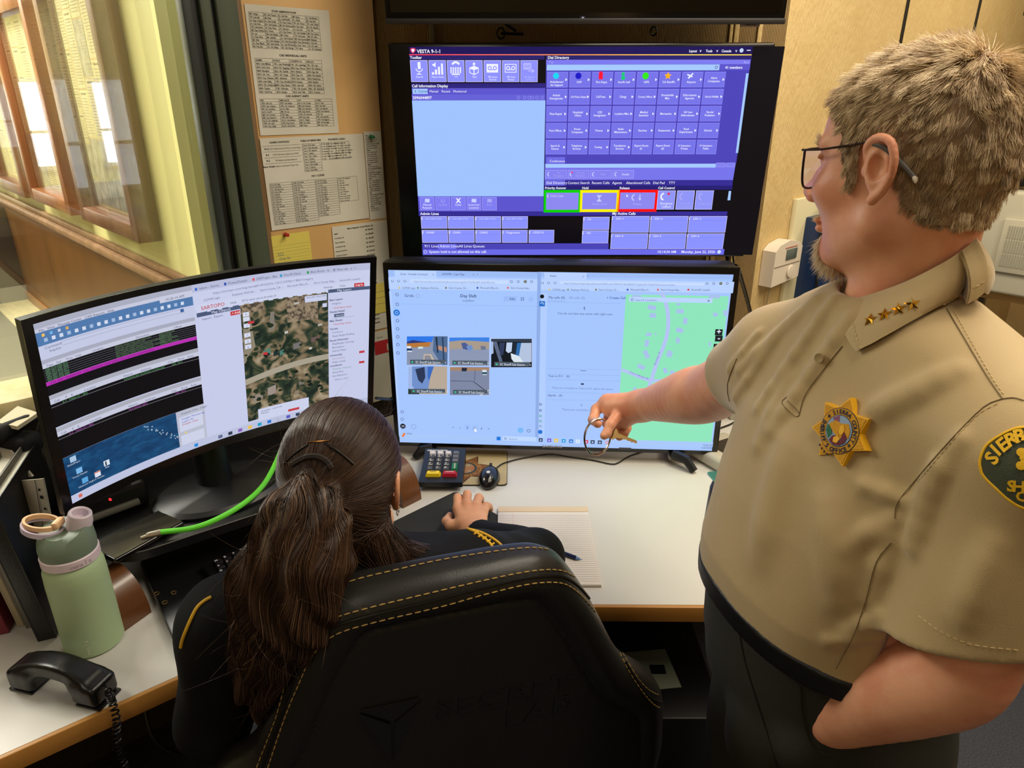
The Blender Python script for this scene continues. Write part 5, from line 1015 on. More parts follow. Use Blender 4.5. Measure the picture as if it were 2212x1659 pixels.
def wrap(g,txt,c,R,h,size,m,ang0=0,vert=False):
    for i,chh in enumerate(txt):
        if vert: 
            v,f=textgeo(chh,'CENTER',.02); an=ang0; n_=lx*math.cos(an)+ly*math.sin(an); x_=-lx*math.sin(an)+ly*math.cos(an)
            g.add([c+n_*(R+.0006)+x_*(-(q[1]-.3)*size)+UP*(h+i*size*.62+q[0]*size) for q in v],f,m)
        else:
            an=ang0+(i-len(txt)/2+.5)*size*.66/R; n_=lx*math.cos(an)+ly*math.sin(an); x_=-lx*math.sin(an)+ly*math.cos(an)
            text3(g,chh,c+n_*(R+.0005)+UP*h,x_,UP,size,m,bold=.02)
g=G(); wrap(g,'owala',bo,R_-.003,lb+.0045,.0115,mat('band_emboss','#b9a6b2',.5),.25); g.build('band_lettering',None,bt,smooth=0); g=G(); wrap(g,'owala',bo,R_,.012,.0115,mat('pale_sage_print','#d3dcc4',.5),-.28,True); g.build('lettering',None,bt,smooth=0)
# ---- telephone handset and coiled cord
h1,h2=PH(62,1448,.778),PH(205,1478,.782); hm=(h1+h2)/2
hd=nrm((h2-h1)*V(1,1,0)); hs=V(-hd[1],hd[0],0)
def f_hs(p):
    q=p-hm; x=q@hd; y=q@hs; z=q[:,2]; Pl=np.stack([x,y,z],1); L=np.linalg.norm(h2-h1)/2-.004
    arch=.026*(1-(x/(L+.02))**2); dd=np.stack([x,y,z-arch],1)
    bar=np.linalg.norm(np.maximum(np.abs(dd)-np.array([L,.014,.007]),0),axis=1)-.007
    def cup(cx): e=np.abs(Pl-np.array([cx,0,-.004]))-np.array([.017,.018,.011]); return np.linalg.norm(np.maximum(e,0),axis=1)-.009
    return smin(smin(bar,cup(-L),.018),cup(L),.018)
v,f=sdfmesh(f_hs,hm-.16,hm+.16,.003); v[:,2]=np.maximum(v[:,2],DH+.001)
hs_=thing('telephone_handset','black telephone handset lying on the desk in front of the green bottle','telephone handset',hm*V(1,1,0)+UP*DH)
mk('handset_body',v,f,mat('phone_black_plastic','#0b0b0c',.3,spec=.5),hs_,smooth=180)
g=G(); 
for i,c in enumerate((h1,h2)): g.box(V(c[0],c[1],DH+.003),(.05,.05,.005),None,ax=(hd,hs,UP),r=.002)
g.build('cup_base',mat('phone_black_plastic','#0b0b0c',.3),hs_)
pe=h2+hd*.022+UP*.004; path=crom([pe,PH(236,1500,.79),PH(243,1518,.765),V(-.665,.885,.742),V(-.668,.875,.68),V(-.655,.872,.55),V(-.63,.88,.38),V(-.6,.9,.2)],16)
path=np.array(path); seglen=np.r_[0,np.cumsum(np.linalg.norm(np.diff(path,axis=0),axis=1))]
N_=900; ss=np.linspace(.02,seglen[-1],N_); ctr=np.stack([np.interp(ss,seglen,path[:,k]) for k in range(3)],1); T=np.gradient(ctr,axis=0); T/=np.linalg.norm(T,axis=1)[:,None]
u=np.cross(T,V(.3,1,.1)); u/=np.linalg.norm(u,axis=1)[:,None]; w2=np.cross(T,u); ph=ss*2*math.pi/.0085; hel=ctr+(u*np.cos(ph)[:,None]+w2*np.sin(ph)[:,None])*.0055
g=G(); g.tube(np.vstack([pe[None],ctr[:1],hel]),.0017,None,5); tag(g.build('coiled_cord',mat('cord_black','#0d0d0e',.35)),'black coiled cord dropping from the handset over the desk edge','cord')
# ---- binders and papers at the left end
bb=nrm(V(-.30,.95,0)); bl_=V(-bb[1],bb[0],0)
def binder(p,th,m,label,ln_=.26,ht=.30,lean=.10,spn=None):
    X=bb; Z=nrm(UP*math.cos(lean)+bl_*math.sin(lean)); Y=nrm(bl_*math.cos(lean)-UP*math.sin(lean)); t=thing('binder',label,'binder',V(p[0],p[1],DH),'binders standing at the left end of the desk')
    c=V(p[0],p[1],DH+.002)+X*ln_/2+Y*th/2+Z*ht/2; g=G(); g.box(c-Y*(th/2-.002),(ln_,.003,ht),None,ax=(X,Y,Z),r=.001); g.box(c+Y*(th/2-.002),(ln_,.003,ht),None,ax=(X,Y,Z),r=.001); g.box(c-X*(ln_/2-.002),(.003,th,ht),None,ax=(X,Y,Z),r=.001); g.build('cover',m,t)
    g=G(); g.box(c+X*.008,(ln_-.02,th-.008,ht-.02),None,ax=(X,Y,Z)); g.build('pages',m_paperw,t)
    if spn: g=G(); g.box(c-X*(ln_/2+.0006),(.0005,th*.6,ht*.55),None,ax=(X,Y,Z)); g.build('spine_label',spn,t)
binder((-.868,1.062),.032,mat('black_binder_vinyl','#121215',.4,bump=.3,bsc=300),'black vinyl binder standing behind the green bottle')
binder((-.905,1.10),.04,mat('grey_binder_vinyl','#6f6a5f',.5),'grey binder between the black binder and the red folder',spn=mat('pale_spine','#8d877a',.6))
binder((-.950,1.095),.012,mat('pale_tan_cover','#b5a888',.6),'pale tan folder between the grey binder and the red one')
binder((-.966,1.075),.03,mat('dark_red_cover','#7a2230',.5),'dark red binder near the left edge of the desk',ht=.26)
binder((-1.0,1.03),.03,mat('cream_cover','#cdc3a8',.6),'cream binder at the left edge of the picture',ht=.22)
t=thing('punched_sheet','white hole-punched sheet standing up behind the black binder','paper',PY(60,1165,1.17))
A_=[PY(-45,1045,1.19),PY(75,1036,1.17),PY(92,1034,1.165),PY(117,1160,1.14),PY(98,1172,1.14),PY(-40,1185,1.16)]
n_=nrm(np.cross(A_[1]-A_[0],A_[5]-A_[0])); n_=n_ if np.dot(n_,CAM-A_[0])>0 else -n_
g=G(); g.add([p for p in A_]+[p-n_*.004 for p in A_],[tuple(range(6)),tuple(range(11,5,-1))]+[(i,(i+1)%6,6+(i+1)%6,6+i) for i in range(6)]); g.build('sheet',mat('document_white','#cfc6b2',.7),t,smooth=0)
g=G(); 
for x,y,q in((85,1058,1.2),(90,1074,1.7),(97,1099,1.1),(105,1124,1.6)): p=PP(x,y,A_[2]+n_*.001,n_); X_=nrm(A_[2]-A_[1]); Y_=np.cross(n_,X_); g.lathe([(0,.0008),(.0022*q,.0006),(.0022*q,0)],p,None,10,(X_,Y_,n_))
g.tube([PP(75,1036,A_[2]+n_*.001,n_),PP(99,1172,A_[2]+n_*.001,n_)],.0006,None,4); g.build('punch_holes',mat('punch_dark','#14130f',.8),t)
g=G(); q=[PY(-40,940,1.3),PY(20,972,1.27),PY(70,1030,1.2),PY(-30,1040,1.25)]; g.add(q+[p+V(0,.005,0) for p in q],[(0,1,2,3),(7,6,5,4),(0,4,5,1),(1,5,6,2),(2,6,7,3),(3,7,4,0)]); tag(g.build('loose_sheet',mat('document_white','#b8b09c',.7)),'slanted pale sheet above the hole-punched page at far left','paper')
g=G(); q=[PZ(-8,912,1.45),PZ(38,877,1.5),PZ(82,891,1.47),PZ(37,921,1.42)]; g.add(q+[p-UP*.008 for p in q],[(3,2,1,0),(4,5,6,7),(0,1,5,4),(1,2,6,5),(2,3,7,6),(3,0,4,7)]); tag(g.build('paper_pad',mat('ivory_pad','#c9bd9c',.7)),'small ivory pad of paper under the window sill, far left','paper pad')
g=G(); q=PZ(10,935,1.44); g.tube([PZ(-30,945,1.42),q,PZ(60,905,1.46),PZ(90,898,1.5)],[.03,.02,.01,.006],None,12); g.box(PZ(20,960,1.46),(.12,.06,.05),None,r=.02,seg=3); g.box((PZ(20,960,1.46)[0],PZ(20,960,1.46)[1],(PZ(20,960,1.46)[2]+DH)/2),(.03,.03,PZ(20,960,1.46)[2]-DH),None); tag(g.build('desk_microphone',mat('foam_black','#0a0a0a',.8)),'black desk microphone on a post, beneath the ivory pad at far left','microphone')
cable('desk_cable',[PZ(90,905,1.5),PZ(70,960,1.48),PZ(40,995,1.42),PZ(35,1030,1.4)],.004,m_cab,'black cable looping down beside the curved monitor at far left')
# ---- tan mouse mat with a star badge, keypad, two mice
mc=(PH(925,963,DH)+PH(1098,985,DH)+PH(1092,1055,DH)+PH(903,1047,DH))/4
mt=thing('mouse_mat','tan mouse mat with a brown star badge, under the call keypad','mouse mat',mc)
ma=.0; slab('mat_base',mc,.236,.196,.003,ma,mat('black_mat_rubber','#15130f',.8),par=mt,rad=.012); slab('mat_face',mc,.233,.193,.0009,ma,mat('tan_mat_cloth','#b9a67c',.8),par=mt,rad=.012,z=DH+.003)
sc_=V(*PH(1004,1012,DH+.005)); g=G()
def star(g,c,X,Y,N,R0,R1,k,t,m,a0=0): g.prism([( (R0 if i%2==0 else R1)*math.sin(a0+math.pi*i/k),(R0 if i%2==0 else R1)*math.cos(a0+math.pi*i/k)) for i in range(2*k)][::-1],c,X,Y,N,t,m)
X0,Y0=V(1,0,0),V(0,1,0)
star(g,sc_-UP*.0008,X0,Y0,UP,.078,.045,7,.0004,mat('badge_dark_brown','#4a2c16',.7),.45); star(g,sc_-UP*.0004,X0,Y0,UP,.070,.042,7,.0004,mat('badge_brown','#7a4c24',.7),.45)
def disc3(g,c,r,z,m,n=36): g.prism([(r*math.cos(2*math.pi*i/n),r*math.sin(2*math.pi*i/n)) for i in range(n)],c+UP*z,X0,Y0,UP,.0003,m)
disc3(g,sc_,.046,0,mat('badge_ochre','#a06c30',.7)); disc3(g,sc_,.034,.0004,mat('badge_slate','#3c4038',.7)); disc3(g,sc_,.027,.0008,mat('badge_picture','#9aa884',.7,col2='#b0683c',nsc=60))
for i,chh in enumerate('SIERRA COUNTY SHERIFF OFFICE '):
    an=math.pi-2*math.pi*i/29; X_=V(math.sin(an),-math.cos(an),0); Y_=V(math.cos(an),math.sin(an),0); text3(g,chh,sc_+Y_*.037+UP*.001,X_,Y_,.0085,mat('badge_dark_brown','#4a2c16',.7),bold=.02)
g.build('badge_print',None,mt,smooth=0)
kp=thing('call_keypad','black call keypad with white, grey, green, yellow and red keys on the tan mat','keypad',PH(955,1010,DH+.004))
kz=DH+.004; tilt=.10; Kc=(PH(921,966,.80)+PH(1001,967,.80)+PH(997,1040,.78)+PH(910,1040,.78))/4; Kc=V(Kc[0],Kc[1],.787)
KY=nrm(V(0.0,1,.10)); KX=V(1,0,0); KN=np.cross(KX,KY); KW,KL=.112,.158
g=G(); P=[(-KL/2,-.022),(KL/2,-.036),(KL/2,.0),(-KL/2,.0)]
g.add([Kc+KX*(KW/2*s_)+V(0,a,0)+UP*(z if z<0 and i<2 else a*.1) for s_ in(-1,1) for i,(a,z) in enumerate(P)],[(3,2,1,0),(4,5,6,7),(0,1,5,4),(1,2,6,5),(2,3,7,6),(3,0,4,7)])
for q in g.v: pass
g.v=[(x,y,max(z,kz)) for x,y,z in g.v]; g.build('case',mat('keypad_case_black','#17181c',.4),kp,smooth=0)
m_k={'w':mat('keycap_white','#d8d0cc',.4),'g':mat('keycap_grey','#4a4a4c',.45),'l':mat('keycap_mid_grey','#66666a',.45),'G':mat('keycap_green','#0f6a3c',.4),'y':mat('keycap_yellow','#e6c81c',.4),'r':mat('keycap_red','#b01c30',.4)}
def keycap(u,v,w_,h_,m,tx=None,rot=False):
    hb=.009; B=[(-w_/2,-h_/2),(w_/2,-h_/2),(w_/2,h_/2),(-w_/2,h_/2)]; T=[(a*.78,b*.78+.0005) for a,b in B]; g=G()
    g.add([Kc+KX*(u+a)+KY*(v+b)+KN*.0002 for a,b in B]+[Kc+KX*(u+a)+KY*(v+b)+KN*hb for a,b in T],[(4,5,6,7),(0,1,5,4),(1,2,6,5),(2,3,7,6),(3,0,4,7)],m)
    if tx: 
        if rot: text3(g,tx,Kc+KX*(u+.003)+KY*v+KN*(hb+.0004),KY,-KX,.0058,m_paperw,bold=.03)
        else: text3(g,tx[0],Kc+KX*(u-.002)+KY*(v+.0005)+KN*(hb+.0004),KX,KY,.0085,m_paperw,bold=.04); text3(g,tx[1:],Kc+KX*u+KY*(v-.005)+KN*(hb+.0004),KX,KY,.004,m_paperw,bold=.03)
    g.build('key',None,kp,smooth=0)
lab=[['','','',''],['1','2ABC','3DEF',''],['4GHI','5JKL','6MNO',''],['7PQRS','8TUV','9WXYZ',''],['*','0','#','']]
for j in range(5):
    for i in range(4):
        if i==3 and j>=3: continue
        keycap(-.033+.0215*i,.047-.0185*j,.0175,.0165,m_k['w' if j==0 and i<3 else ('l' if i==3 else 'g')],lab[j][i] or None)
keycap(-.033+.0645,.047-.0185*3.5,.0175,.035,m_k['G'],'ANSWER',True)
for u,m,tx in((-.0222,'y','HOLD'),(.0208,'r','RELEASE')):
    keycap(u,-.047,.0395,.0175,m_k[m]); g=G(); text3(g,tx,Kc+KX*u+KY*-.046+KN*.0096,KX,KY,.0055,mat('legend_dark','#3a2a10',.6) if m=='y' else m_paperw,bold=.02); g.build('key_legend',None,kp,smooth=0)
g=G(); text3(g,'GENOVATION',Kc+KX*-.022+KY*.066+KN*.0006,KX,KY,.0085,m_paperw,bold=.05); g.box(Kc+KX*-.022+KY*.060+KN*.0004,(.036,.0015,.0004),m_leg,ax=(KX,KY,KN)); g.build('lettering',None,kp,smooth=0)
def mouse(c,ang,L_,W2,H_,label,m,logo=None):
    X=V(math.cos(ang),math.sin(ang),0); Y=V(-X[1],X[0],0); R3=np.stack([X,Y,UP],1); c=V(*c)
    t=thing('computer_mouse',label,'computer mouse',c)
    fn=lambda p: smax(ell(p,c+UP*.002,(W2/2,L_/2,H_),R3)+.0*p[:,0],-(p[:,2]-c[2]-.0008),.003)
    v,f=sdfmesh(fn,c-.08,c+.08,.0022); mk('shell',v,f,m,t,smooth=180)
    g=G(); g.tube([c+Y*(L_*.44-.0)+UP*(H_*.62-.0),c+Y*L_*.2+UP*(H_*.99)],.0008,None,5); g.lathe([(0,-.003),(.009,-.003),(.009,.003),(0,.003)],c+Y*L_*.27+UP*(H_*.84),None,16,(Y,UP,X)); g.build('scroll_wheel',mat('wheel_rubber','#1c1c1f',.6),t)
    if logo:
        g=G(); q=c+Y*L_*-.16+UP*(H_*.985+.0012); nn=nrm(V(-Y[0]*.25,-Y[1]*.25,1)); YY=nrm(np.cross(nn,X)); g.lathe([(.0042,0),(.0052,0),(.0052,.0005),(.0042,.0005)],q,None,20,(X,YY,nn)); text3(g,'hp',q-YY*.002,X,YY,.0062,m_leg,bold=.02); g.build('logo',m_leg,t,smooth=0)
    return t
mouse(PH(1057,1038,DH+.004)+V(0,0,0),-.12,.098,.058,.034,'black corded mouse on the right corner of the tan mat',mat('mouse_gloss_black','#0d0d10',.22,coat=.3),True)
cable('mouse_cable',[PH(1071,1012,.772),PH(1085,1002,.76),PH(1110,994,.7535),PH(1150,986,.7535),PH(1190,981,.7535),PH(1230,987,.7535),PH(1280,994,.7535),PH(1318,1002,.7535),PH(1335,1000,.7535),PH(1360,985,.7535),PH(1400,972,.7535)],.0019,m_cab,'thin black mouse cable wandering under the lower TV')
cable('desk_cable',[PH(1555,925,.7545),PH(1580,915,.756),PH(1600,901,.76),PH(1625,885,.77)],.0025,m_cab,'black cable on the desk right of the lower TV')
cable('desk_cable',[PY(812,860,1.72),PY(835,862,1.76),PY(852,862,1.80)],.004,m_cab,'short black cable between the two desk screens')
slab('black_mouse_mat',PH(985,1063,DH)+V(-.006,-.172,0),.25,.235,.003,math.radians(45),mat('black_mat_cloth','#232320',.85),'plain black mouse mat under the woman\'s hand','mouse mat',rad=.012)
# ---- legal pad and pen
pa=(PH(1070,1095,.757)+PH(1262,1095,.757)+PH(1300,1263,.757)+PH(1085,1262,.757))/4
pad=thing('legal_pad','white ruled legal pad with a blank page, on the desk by the woman\'s elbow','notepad',pa*V(1,1,0)+UP*DH)
PW,PL=.222,.300; g=G(); g.box(V(pa[0],pa[1],.7535),(PW,PL,.007),None,r=.001); g.build('sheets',mat('pad_white','#ddd6cf',.7),pad)
g=G(); g.box(V(pa[0],pa[1]-PL/2+.002,.7508),(PW+.001,.006,.0015),None); g.build('backing_card',mat('pad_card','#8c8478',.7),pad)
g=G(); g.box(V(pa[0],pa[1]+PL/2-.011,.7575),(PW+.001,.024,.0016),None,r=.0006); g.build('binding_tape',mat('pad_tape','#d8c3a6',.6),pad)
g=G(); mr=mat('pad_rule_blue','#a7a4ac',.8)
for i in range(34): g.box(V(pa[0],pa[1]+PL/2-.038-.0076*i,.7572),(PW-.003,.0007,.0002),mr)
g.box(V(pa[0]-PW/2+.037,pa[1]-.012,.7573),(.0006,PL-.03,.0002),mat('pad_margin_red','#cda49c',.8)); g.build('ruling',None,pad,smooth=0)
pe=thing('pen','dark blue ballpoint pen lying on the legal pad','pen',PH(1225,1195,.757))
g=G(); a,b=PH(1175,1180,.763),PH(1244,1205,.762); g.tube([a,b],[.0052,.0048],None,12); g.build('barrel',mat('pen_navy','#16244a',.25),pe)
g=G(); g.tube([b,PH(1254,1208,.7605)],[.0046,.0016],None,12); g.tube([PH(1254,1208,.7605),PH(1258,1209,.7602)],.0007,None,6); g.build('tip',mat('pen_clear_blue','#5f86b8',.2),pe)
# ---- grey card reader at the right of the desk
cr=thing('card_reader','silver grey desktop device with a dark inset, right of the lower TV\'s foot','device',PH(1550,1020,DH))
c=PH(1556,1012,DH)+V(.035,.03,0); X_=nrm(V(.87,.5,0)); Y_=V(-X_[1],X_[0],0)
g=G(); g.box(c+UP*.022,(.15,.20,.042),None,ax=(X_,Y_,UP),r=.016,seg=4); g.build('case',mat('silver_grey_plastic','#bfb9a6',.35),cr)
g=G(); g.box(c+UP*.0435+X_*.01-Y_*.01,(.09,.13,.003),None,ax=(X_,Y_,UP),r=.001); g.build('inset',mat('dark_inset','#3a3631',.3),cr)
g=G(); g.box(c+UP*.0455-X_*.01-Y_*.03,(.014,.006,.001),None,ax=(X_,Y_,UP)); g.build('indicator',mat('coral_light','#e0706c',.4,emit='#e0605c',es=.5),cr)
# ---- under the desk
t=thing('computer_tower','black computer tower under the desk with a pale label, right of the chair','computer',(.30,1.45,0))
c=PH(1410,1440,.46); g=G(); g.box((c[0]+.02,c[1]+.06,.23),(.22,.42,.46),None,r=.006); g.build('case',mat('tower_black','#09090a',.45),t)
g=G(); g.box((c[0]-.01,c[1]-.01,.4606),(.115,.12,.0008),None,ax=(nrm(V(1,.12,0)),nrm(V(-.12,1,0)),UP)); g.build('label_sheet',mat('faded_label','#8e9a88',.7),t)
g=G(); g.box((c[0]+.01,c[1]-.01,.4615),(.035,.028,.0006),None); g.box((c[0]+.03,c[1]+.075,.4615),(.014,.014,.0006),None); g.box((c[0]+.03,c[1]+.075,.4619),(.008,.008,.0006),mat('tower_black','#09090a',.45)); g.build('label_marks',None,t)
for i,(a,b,c_2) in enumerate(((V(-.75,.95,.55),V(-.70,.98,.3),V(-.6,1.1,.02)),(V(-.6,1.05,.6),V(-.55,1.02,.3),V(-.5,1.1,.02)),(V(-.68,.98,.68),V(-.66,.96,.6),V(-.62,1.0,.5)))):
    cable('floor_cable',[a,b,c_2],.004,m_cab,['black cable hanging under the left desk, nearest the frame edge','black cable hanging under the left desk, nearest the woman','short black cable under the left desk\'s edge'][i])
# ================================================================== THE CHAIR
cA=V(.9613,.2756,0); cB=V(.2756,-.9613,0); tau=math.radians(3); cW=cB*math.sin(tau)+UP*math.cos(tau); cO=V(-.09,.79,1.097); cN=np.cross(cA,cW)
cN=cN if cN@(CAM-cO)>0 else -cN
half_=[(0,.006),(.07,.005),(.128,-.001),(.155,-.012),(.177,-.028),(.198,-.058),(.222,-.10),(.243,-.142),(.272,-.208),(.298,-.262),(.318,-.293),(.345,-.322),(.372,-.352),(.395,-.385),(.408,-.425),(.415,-.48),(.42,-.56),(.40,-.66),(.34,-.72),(.26,-.75),(0,-.76)]
hl=[(.95*x if w>-.33 else x,w) for x,w in half_]
prof=np.array([(x,w) for x,w in half_]+[(-x*(.93 if w>-.3 else .97),w-.002) for x,w in half_[::-1][1:-1]])
def poly_sd(P,u,w):
    d2=np.full(len(u),1e9); ins=np.zeros(len(u),bool)
    for i in range(len(P)):
        a=P[i]; b=P[(i+1)%len(P)]; ex,ey=b-a; wx,wy=u-a[0],w-a[1]; t=np.clip((wx*ex+wy*ey)/(ex*ex+ey*ey),0,1)
        d2=np.minimum(d2,(wx-ex*t)**2+(wy-ey*t)**2); c=((a[1]<=w)&(b[1]>w))|((a[1]>w)&(b[1]<=w))
        ins^=c&(u<(b[0]-a[0])*(w-a[1])/(b[1]-a[1]+1e-12)+a[0])
    return np.where(ins,-1,1)*np.sqrt(d2)
# sample the outline smoothly
PF=np.array([q[:2] for q in crom([np.append(p,0) for p in np.vstack([prof,prof[:1]])],4)][:-1])
def f_ch(p):
    q=p-cO; u=q@cA; w=q@cW; z=q@cN
    sd=poly_sd(PF,u,w); 
    bow=.05*(u/.4)**2          # wings wrap forward
    z=z+bow; T=.036; r=.026; zc=z+.030
    a=np.maximum(sd+r,0); b=np.maximum(np.abs(zc)-T+r,0); dd=np.sqrt(a*a+b*b)-r+np.minimum(np.maximum(sd+r,np.abs(zc)-T+r),0)
    back=zc>0
    pinch=np.exp(-((sd+.060)/.0035)**2)*.0045*back; puff=-.008*np.exp(-((sd+.034)/.018)**2)*back
    return dd+pinch+puff
v,f=sdfmesh(f_ch,cO-V(.55,.40,.82),cO+V(.55,.32,.08),.005)
m_lea=mat('black_leatherette','#1b1a17',.42,spec=.5,bump=.25,bsc=420,bd=.0008)
ch=thing('gaming_chair','large black leatherette gaming chair with tan stitching, back towards us','chair',(-.05,1.0,0))
mk('backrest',v,f,m_lea,ch,smooth=180); BV=bvh(v,f)
m_st=mat('tan_stitch_thread','#b08f4e',.6)
def stitches(pts,name,dash=.0085,gap=.0035,r=.0011,par=None,b=BV,m=m_st,off=.0012):
    g=G()
    for run in onsurf(b,pts,off):
        run=np.array(crom(run,2)); L_=np.r_[0,np.cumsum(np.linalg.norm(np.diff(run,axis=0),axis=1))]; s_=0
        while s_<L_[-1]-dash:
            q=[np.array([np.interp(s_+dash*t_,L_,run[:,k]) for k in range(3)]) for t_ in(0,.5,1)]
            g.tube(q,[r*.6,r,r*.6],None,5); s_+=dash+gap
    return g.build(name,m,par)
smo=lambda pts,k=4:[tuple(p[:2]) for p in crom([V(a,b,0) for a,b in pts],k)]
S1=[(555,1658),(597,1550),(626,1451),(663,1386),(706,1343),(781,1317),(903,1287),(1044,1254),(1138,1235),(1200,1231),(1235,1243),(1266,1274),(1300,1330),(1335,1395),(1370,1455),(1397,1487),(1425,1502),(1455,1506)]
S2=[(579,1658),(616,1550),(645,1480),(677,1414),(724,1371),(809,1343),(950,1310),(1044,1284),(1138,1262),(1200,1258),(1235,1270),(1275,1308),(1320,1375),(1355,1445),(1392,1500),(1425,1529),(1470,1529)]
S3=[(660,1318),(700,1285),(760,1256),(856,1232),(950,1211),(1068,1192),(1150,1184),(1200,1190)]
stitches(smo(S1),'stitching',par=ch); stitches(smo(S2),'stitching',par=ch); stitches(smo(S3),'stitching',par=ch)
g=G()
SP=[(567,1658),(607,1548),(636,1465),(669,1400),(715,1357),(795,1330),(926,1299),(1044,1269),(1138,1248),(1202,1244),(1237,1256),(1272,1293),(1316,1362),(1350,1430),(1390,1493),(1420,1515),(1462,1518)]
for run in onsurf(BV,smo(SP),.0008): g.tube(crom(run,2),.0022,None,6)
g.build('piping',mat('black_piping','#0b0a09',.35),ch)
# embossed maker's mark: lettering raised out of the leatherette, and the faceted emblem
m_emb=mat('embossed_leatherette','#141310',.3,spec=.6)
def onchair(px,py,off): p,_=hit(BV,px,py,off); return p
pA=onchair(930,1545,.0012); pB=onchair(1225,1480,.0012); eX=nrm(pB-pA); eN=hit(BV,1080,1500)[1]; eY=np.cross(eN,eX); eY=eY if eY[2]>0 else -eY
def emb(txt,px,py,size,sx):
    v_,f_=textgeo(txt,'LEFT',.0); p=onchair(px,py,.0); g=G(); k=len(v_)
    if k: 
        a=[p+eX*q[0]*size*sx+eY*q[1]*size for q in v_]; a=[np.array(BV.find_nearest(Vector(q))[0])+eN*.0016 for q in a]; g.add(a,f_)
        for i in range(k): pass
    return g,a
for txt,px,py,sz in(('SECRET',938,1551,.052),('LAB',1085,1570,.052)):
    g,_=emb(txt,px,py,sz,1.28 if txt=='SECRET' else 1.35); o=g.build('embossed_lettering',m_emb,ch,smooth=0); md=o.modifiers.new('t','SOLIDIFY'); md.thickness=.003; md.offset=-1
g=G()
for tri in([(778,1532),(905,1505),(848,1553)],[(778,1538),(842,1560),(846,1640)],[(910,1512),(852,1560),(852,1640)]):
    q=[onchair(x,y,.0016) for x,y in tri]; g.add(q,[(0,1,2)])
o=g.build('embossed_emblem',m_emb,ch,smooth=0); md=o.modifiers.new('t','SOLIDIFY'); md.thickness=.003; md.offset=-1
# seat, arms, base
sF=-cB; sc=V(-.09,.79,0)+sF*.30
def f_seat(p):
    q=p-(sc+UP*.47); u=q@cA; y=q@sF; z=q[:,2]; e=np.stack([np.abs(u)-.22,np.abs(y)-.22,np.abs(z-.02*np.abs(u/.25)**3)-.03],1)
    return np.linalg.norm(np.maximum(e,0),axis=1)+np.minimum(e.max(1),0)-.035
v,f=sdfmesh(f_seat,sc+V(-.4,-.4,.35),sc+V(.4,.4,.6),.01); mk('seat',v,f,m_lea,ch,smooth=180)
m_met=mat('chair_black_metal','#101011',.35)
for s_ in(-1,1):
    g=G(); a=sc+cA*s_*.31; g.box(a+UP*.665,(.09,.27,.03),None,ax=(cA,sF,UP),r=.012,seg=3); g.tube([a+UP*.65,a+UP*.45,sc+cA*s_*.2+UP*.42],.018,None,10); g.build('armrest',m_met,ch)
g=G(); g.tube([sc+UP*.44,sc+UP*.1],[.028,.03],None,16); g.build('gas_lift',m_met,ch)
for k in range(5):
    an=2*math.pi*k/5+.3; dd=V(math.cos(an),math.sin(an),0); g=G(); g.tube([sc+UP*.11,sc+dd*.2+UP*.095,sc+dd*.32+UP*.075],[.03,.024,.018],None,10); lg=g.build('base_leg',m_met,ch)
    g=G(); c=sc+dd*.33+UP*.031; g.lathe([(0,-.02),(.03,-.02),(.031,.0),(.03,.02),(0,.02)],c,None,20,(dd,UP,np.cross(dd,UP))); g.build('caster',m_met,lg)
# ================================================================== PEOPLE
m_skin=mat('weathered_skin','#e9ab86',.45,sss=.2,col2='#dc9270',nsc=18,bump=.25,bsc=350,bd=.0006,spec=.4)
m_skin2=mat('warm_fair_skin','#dfa680',.45,sss=.25,col2='#d2946c',nsc=16,bump=.15,bsc=350,bd=.0004,spec=.4)
def schain(p,pts,rs,n=5):
    q=crom([np.append(np.array(a,float),r_) for a,r_ in zip(pts,rs)],n); return chain(p,[a[:3] for a in q],[a[3] for a in q],.001)
def headframe(c,yaw,pitch,roll=0):
    Fw=V(math.sin(yaw)*math.cos(pitch),math.cos(yaw)*math.cos(pitch),-math.sin(pitch)); L=V(-math.cos(yaw),math.sin(yaw),0); U_=np.cross(Fw,L)
    L2=L*math.cos(roll)+U_*math.sin(roll); U2=np.cross(Fw,L2); return V(*c),np.stack([Fw,L2,U2],1)
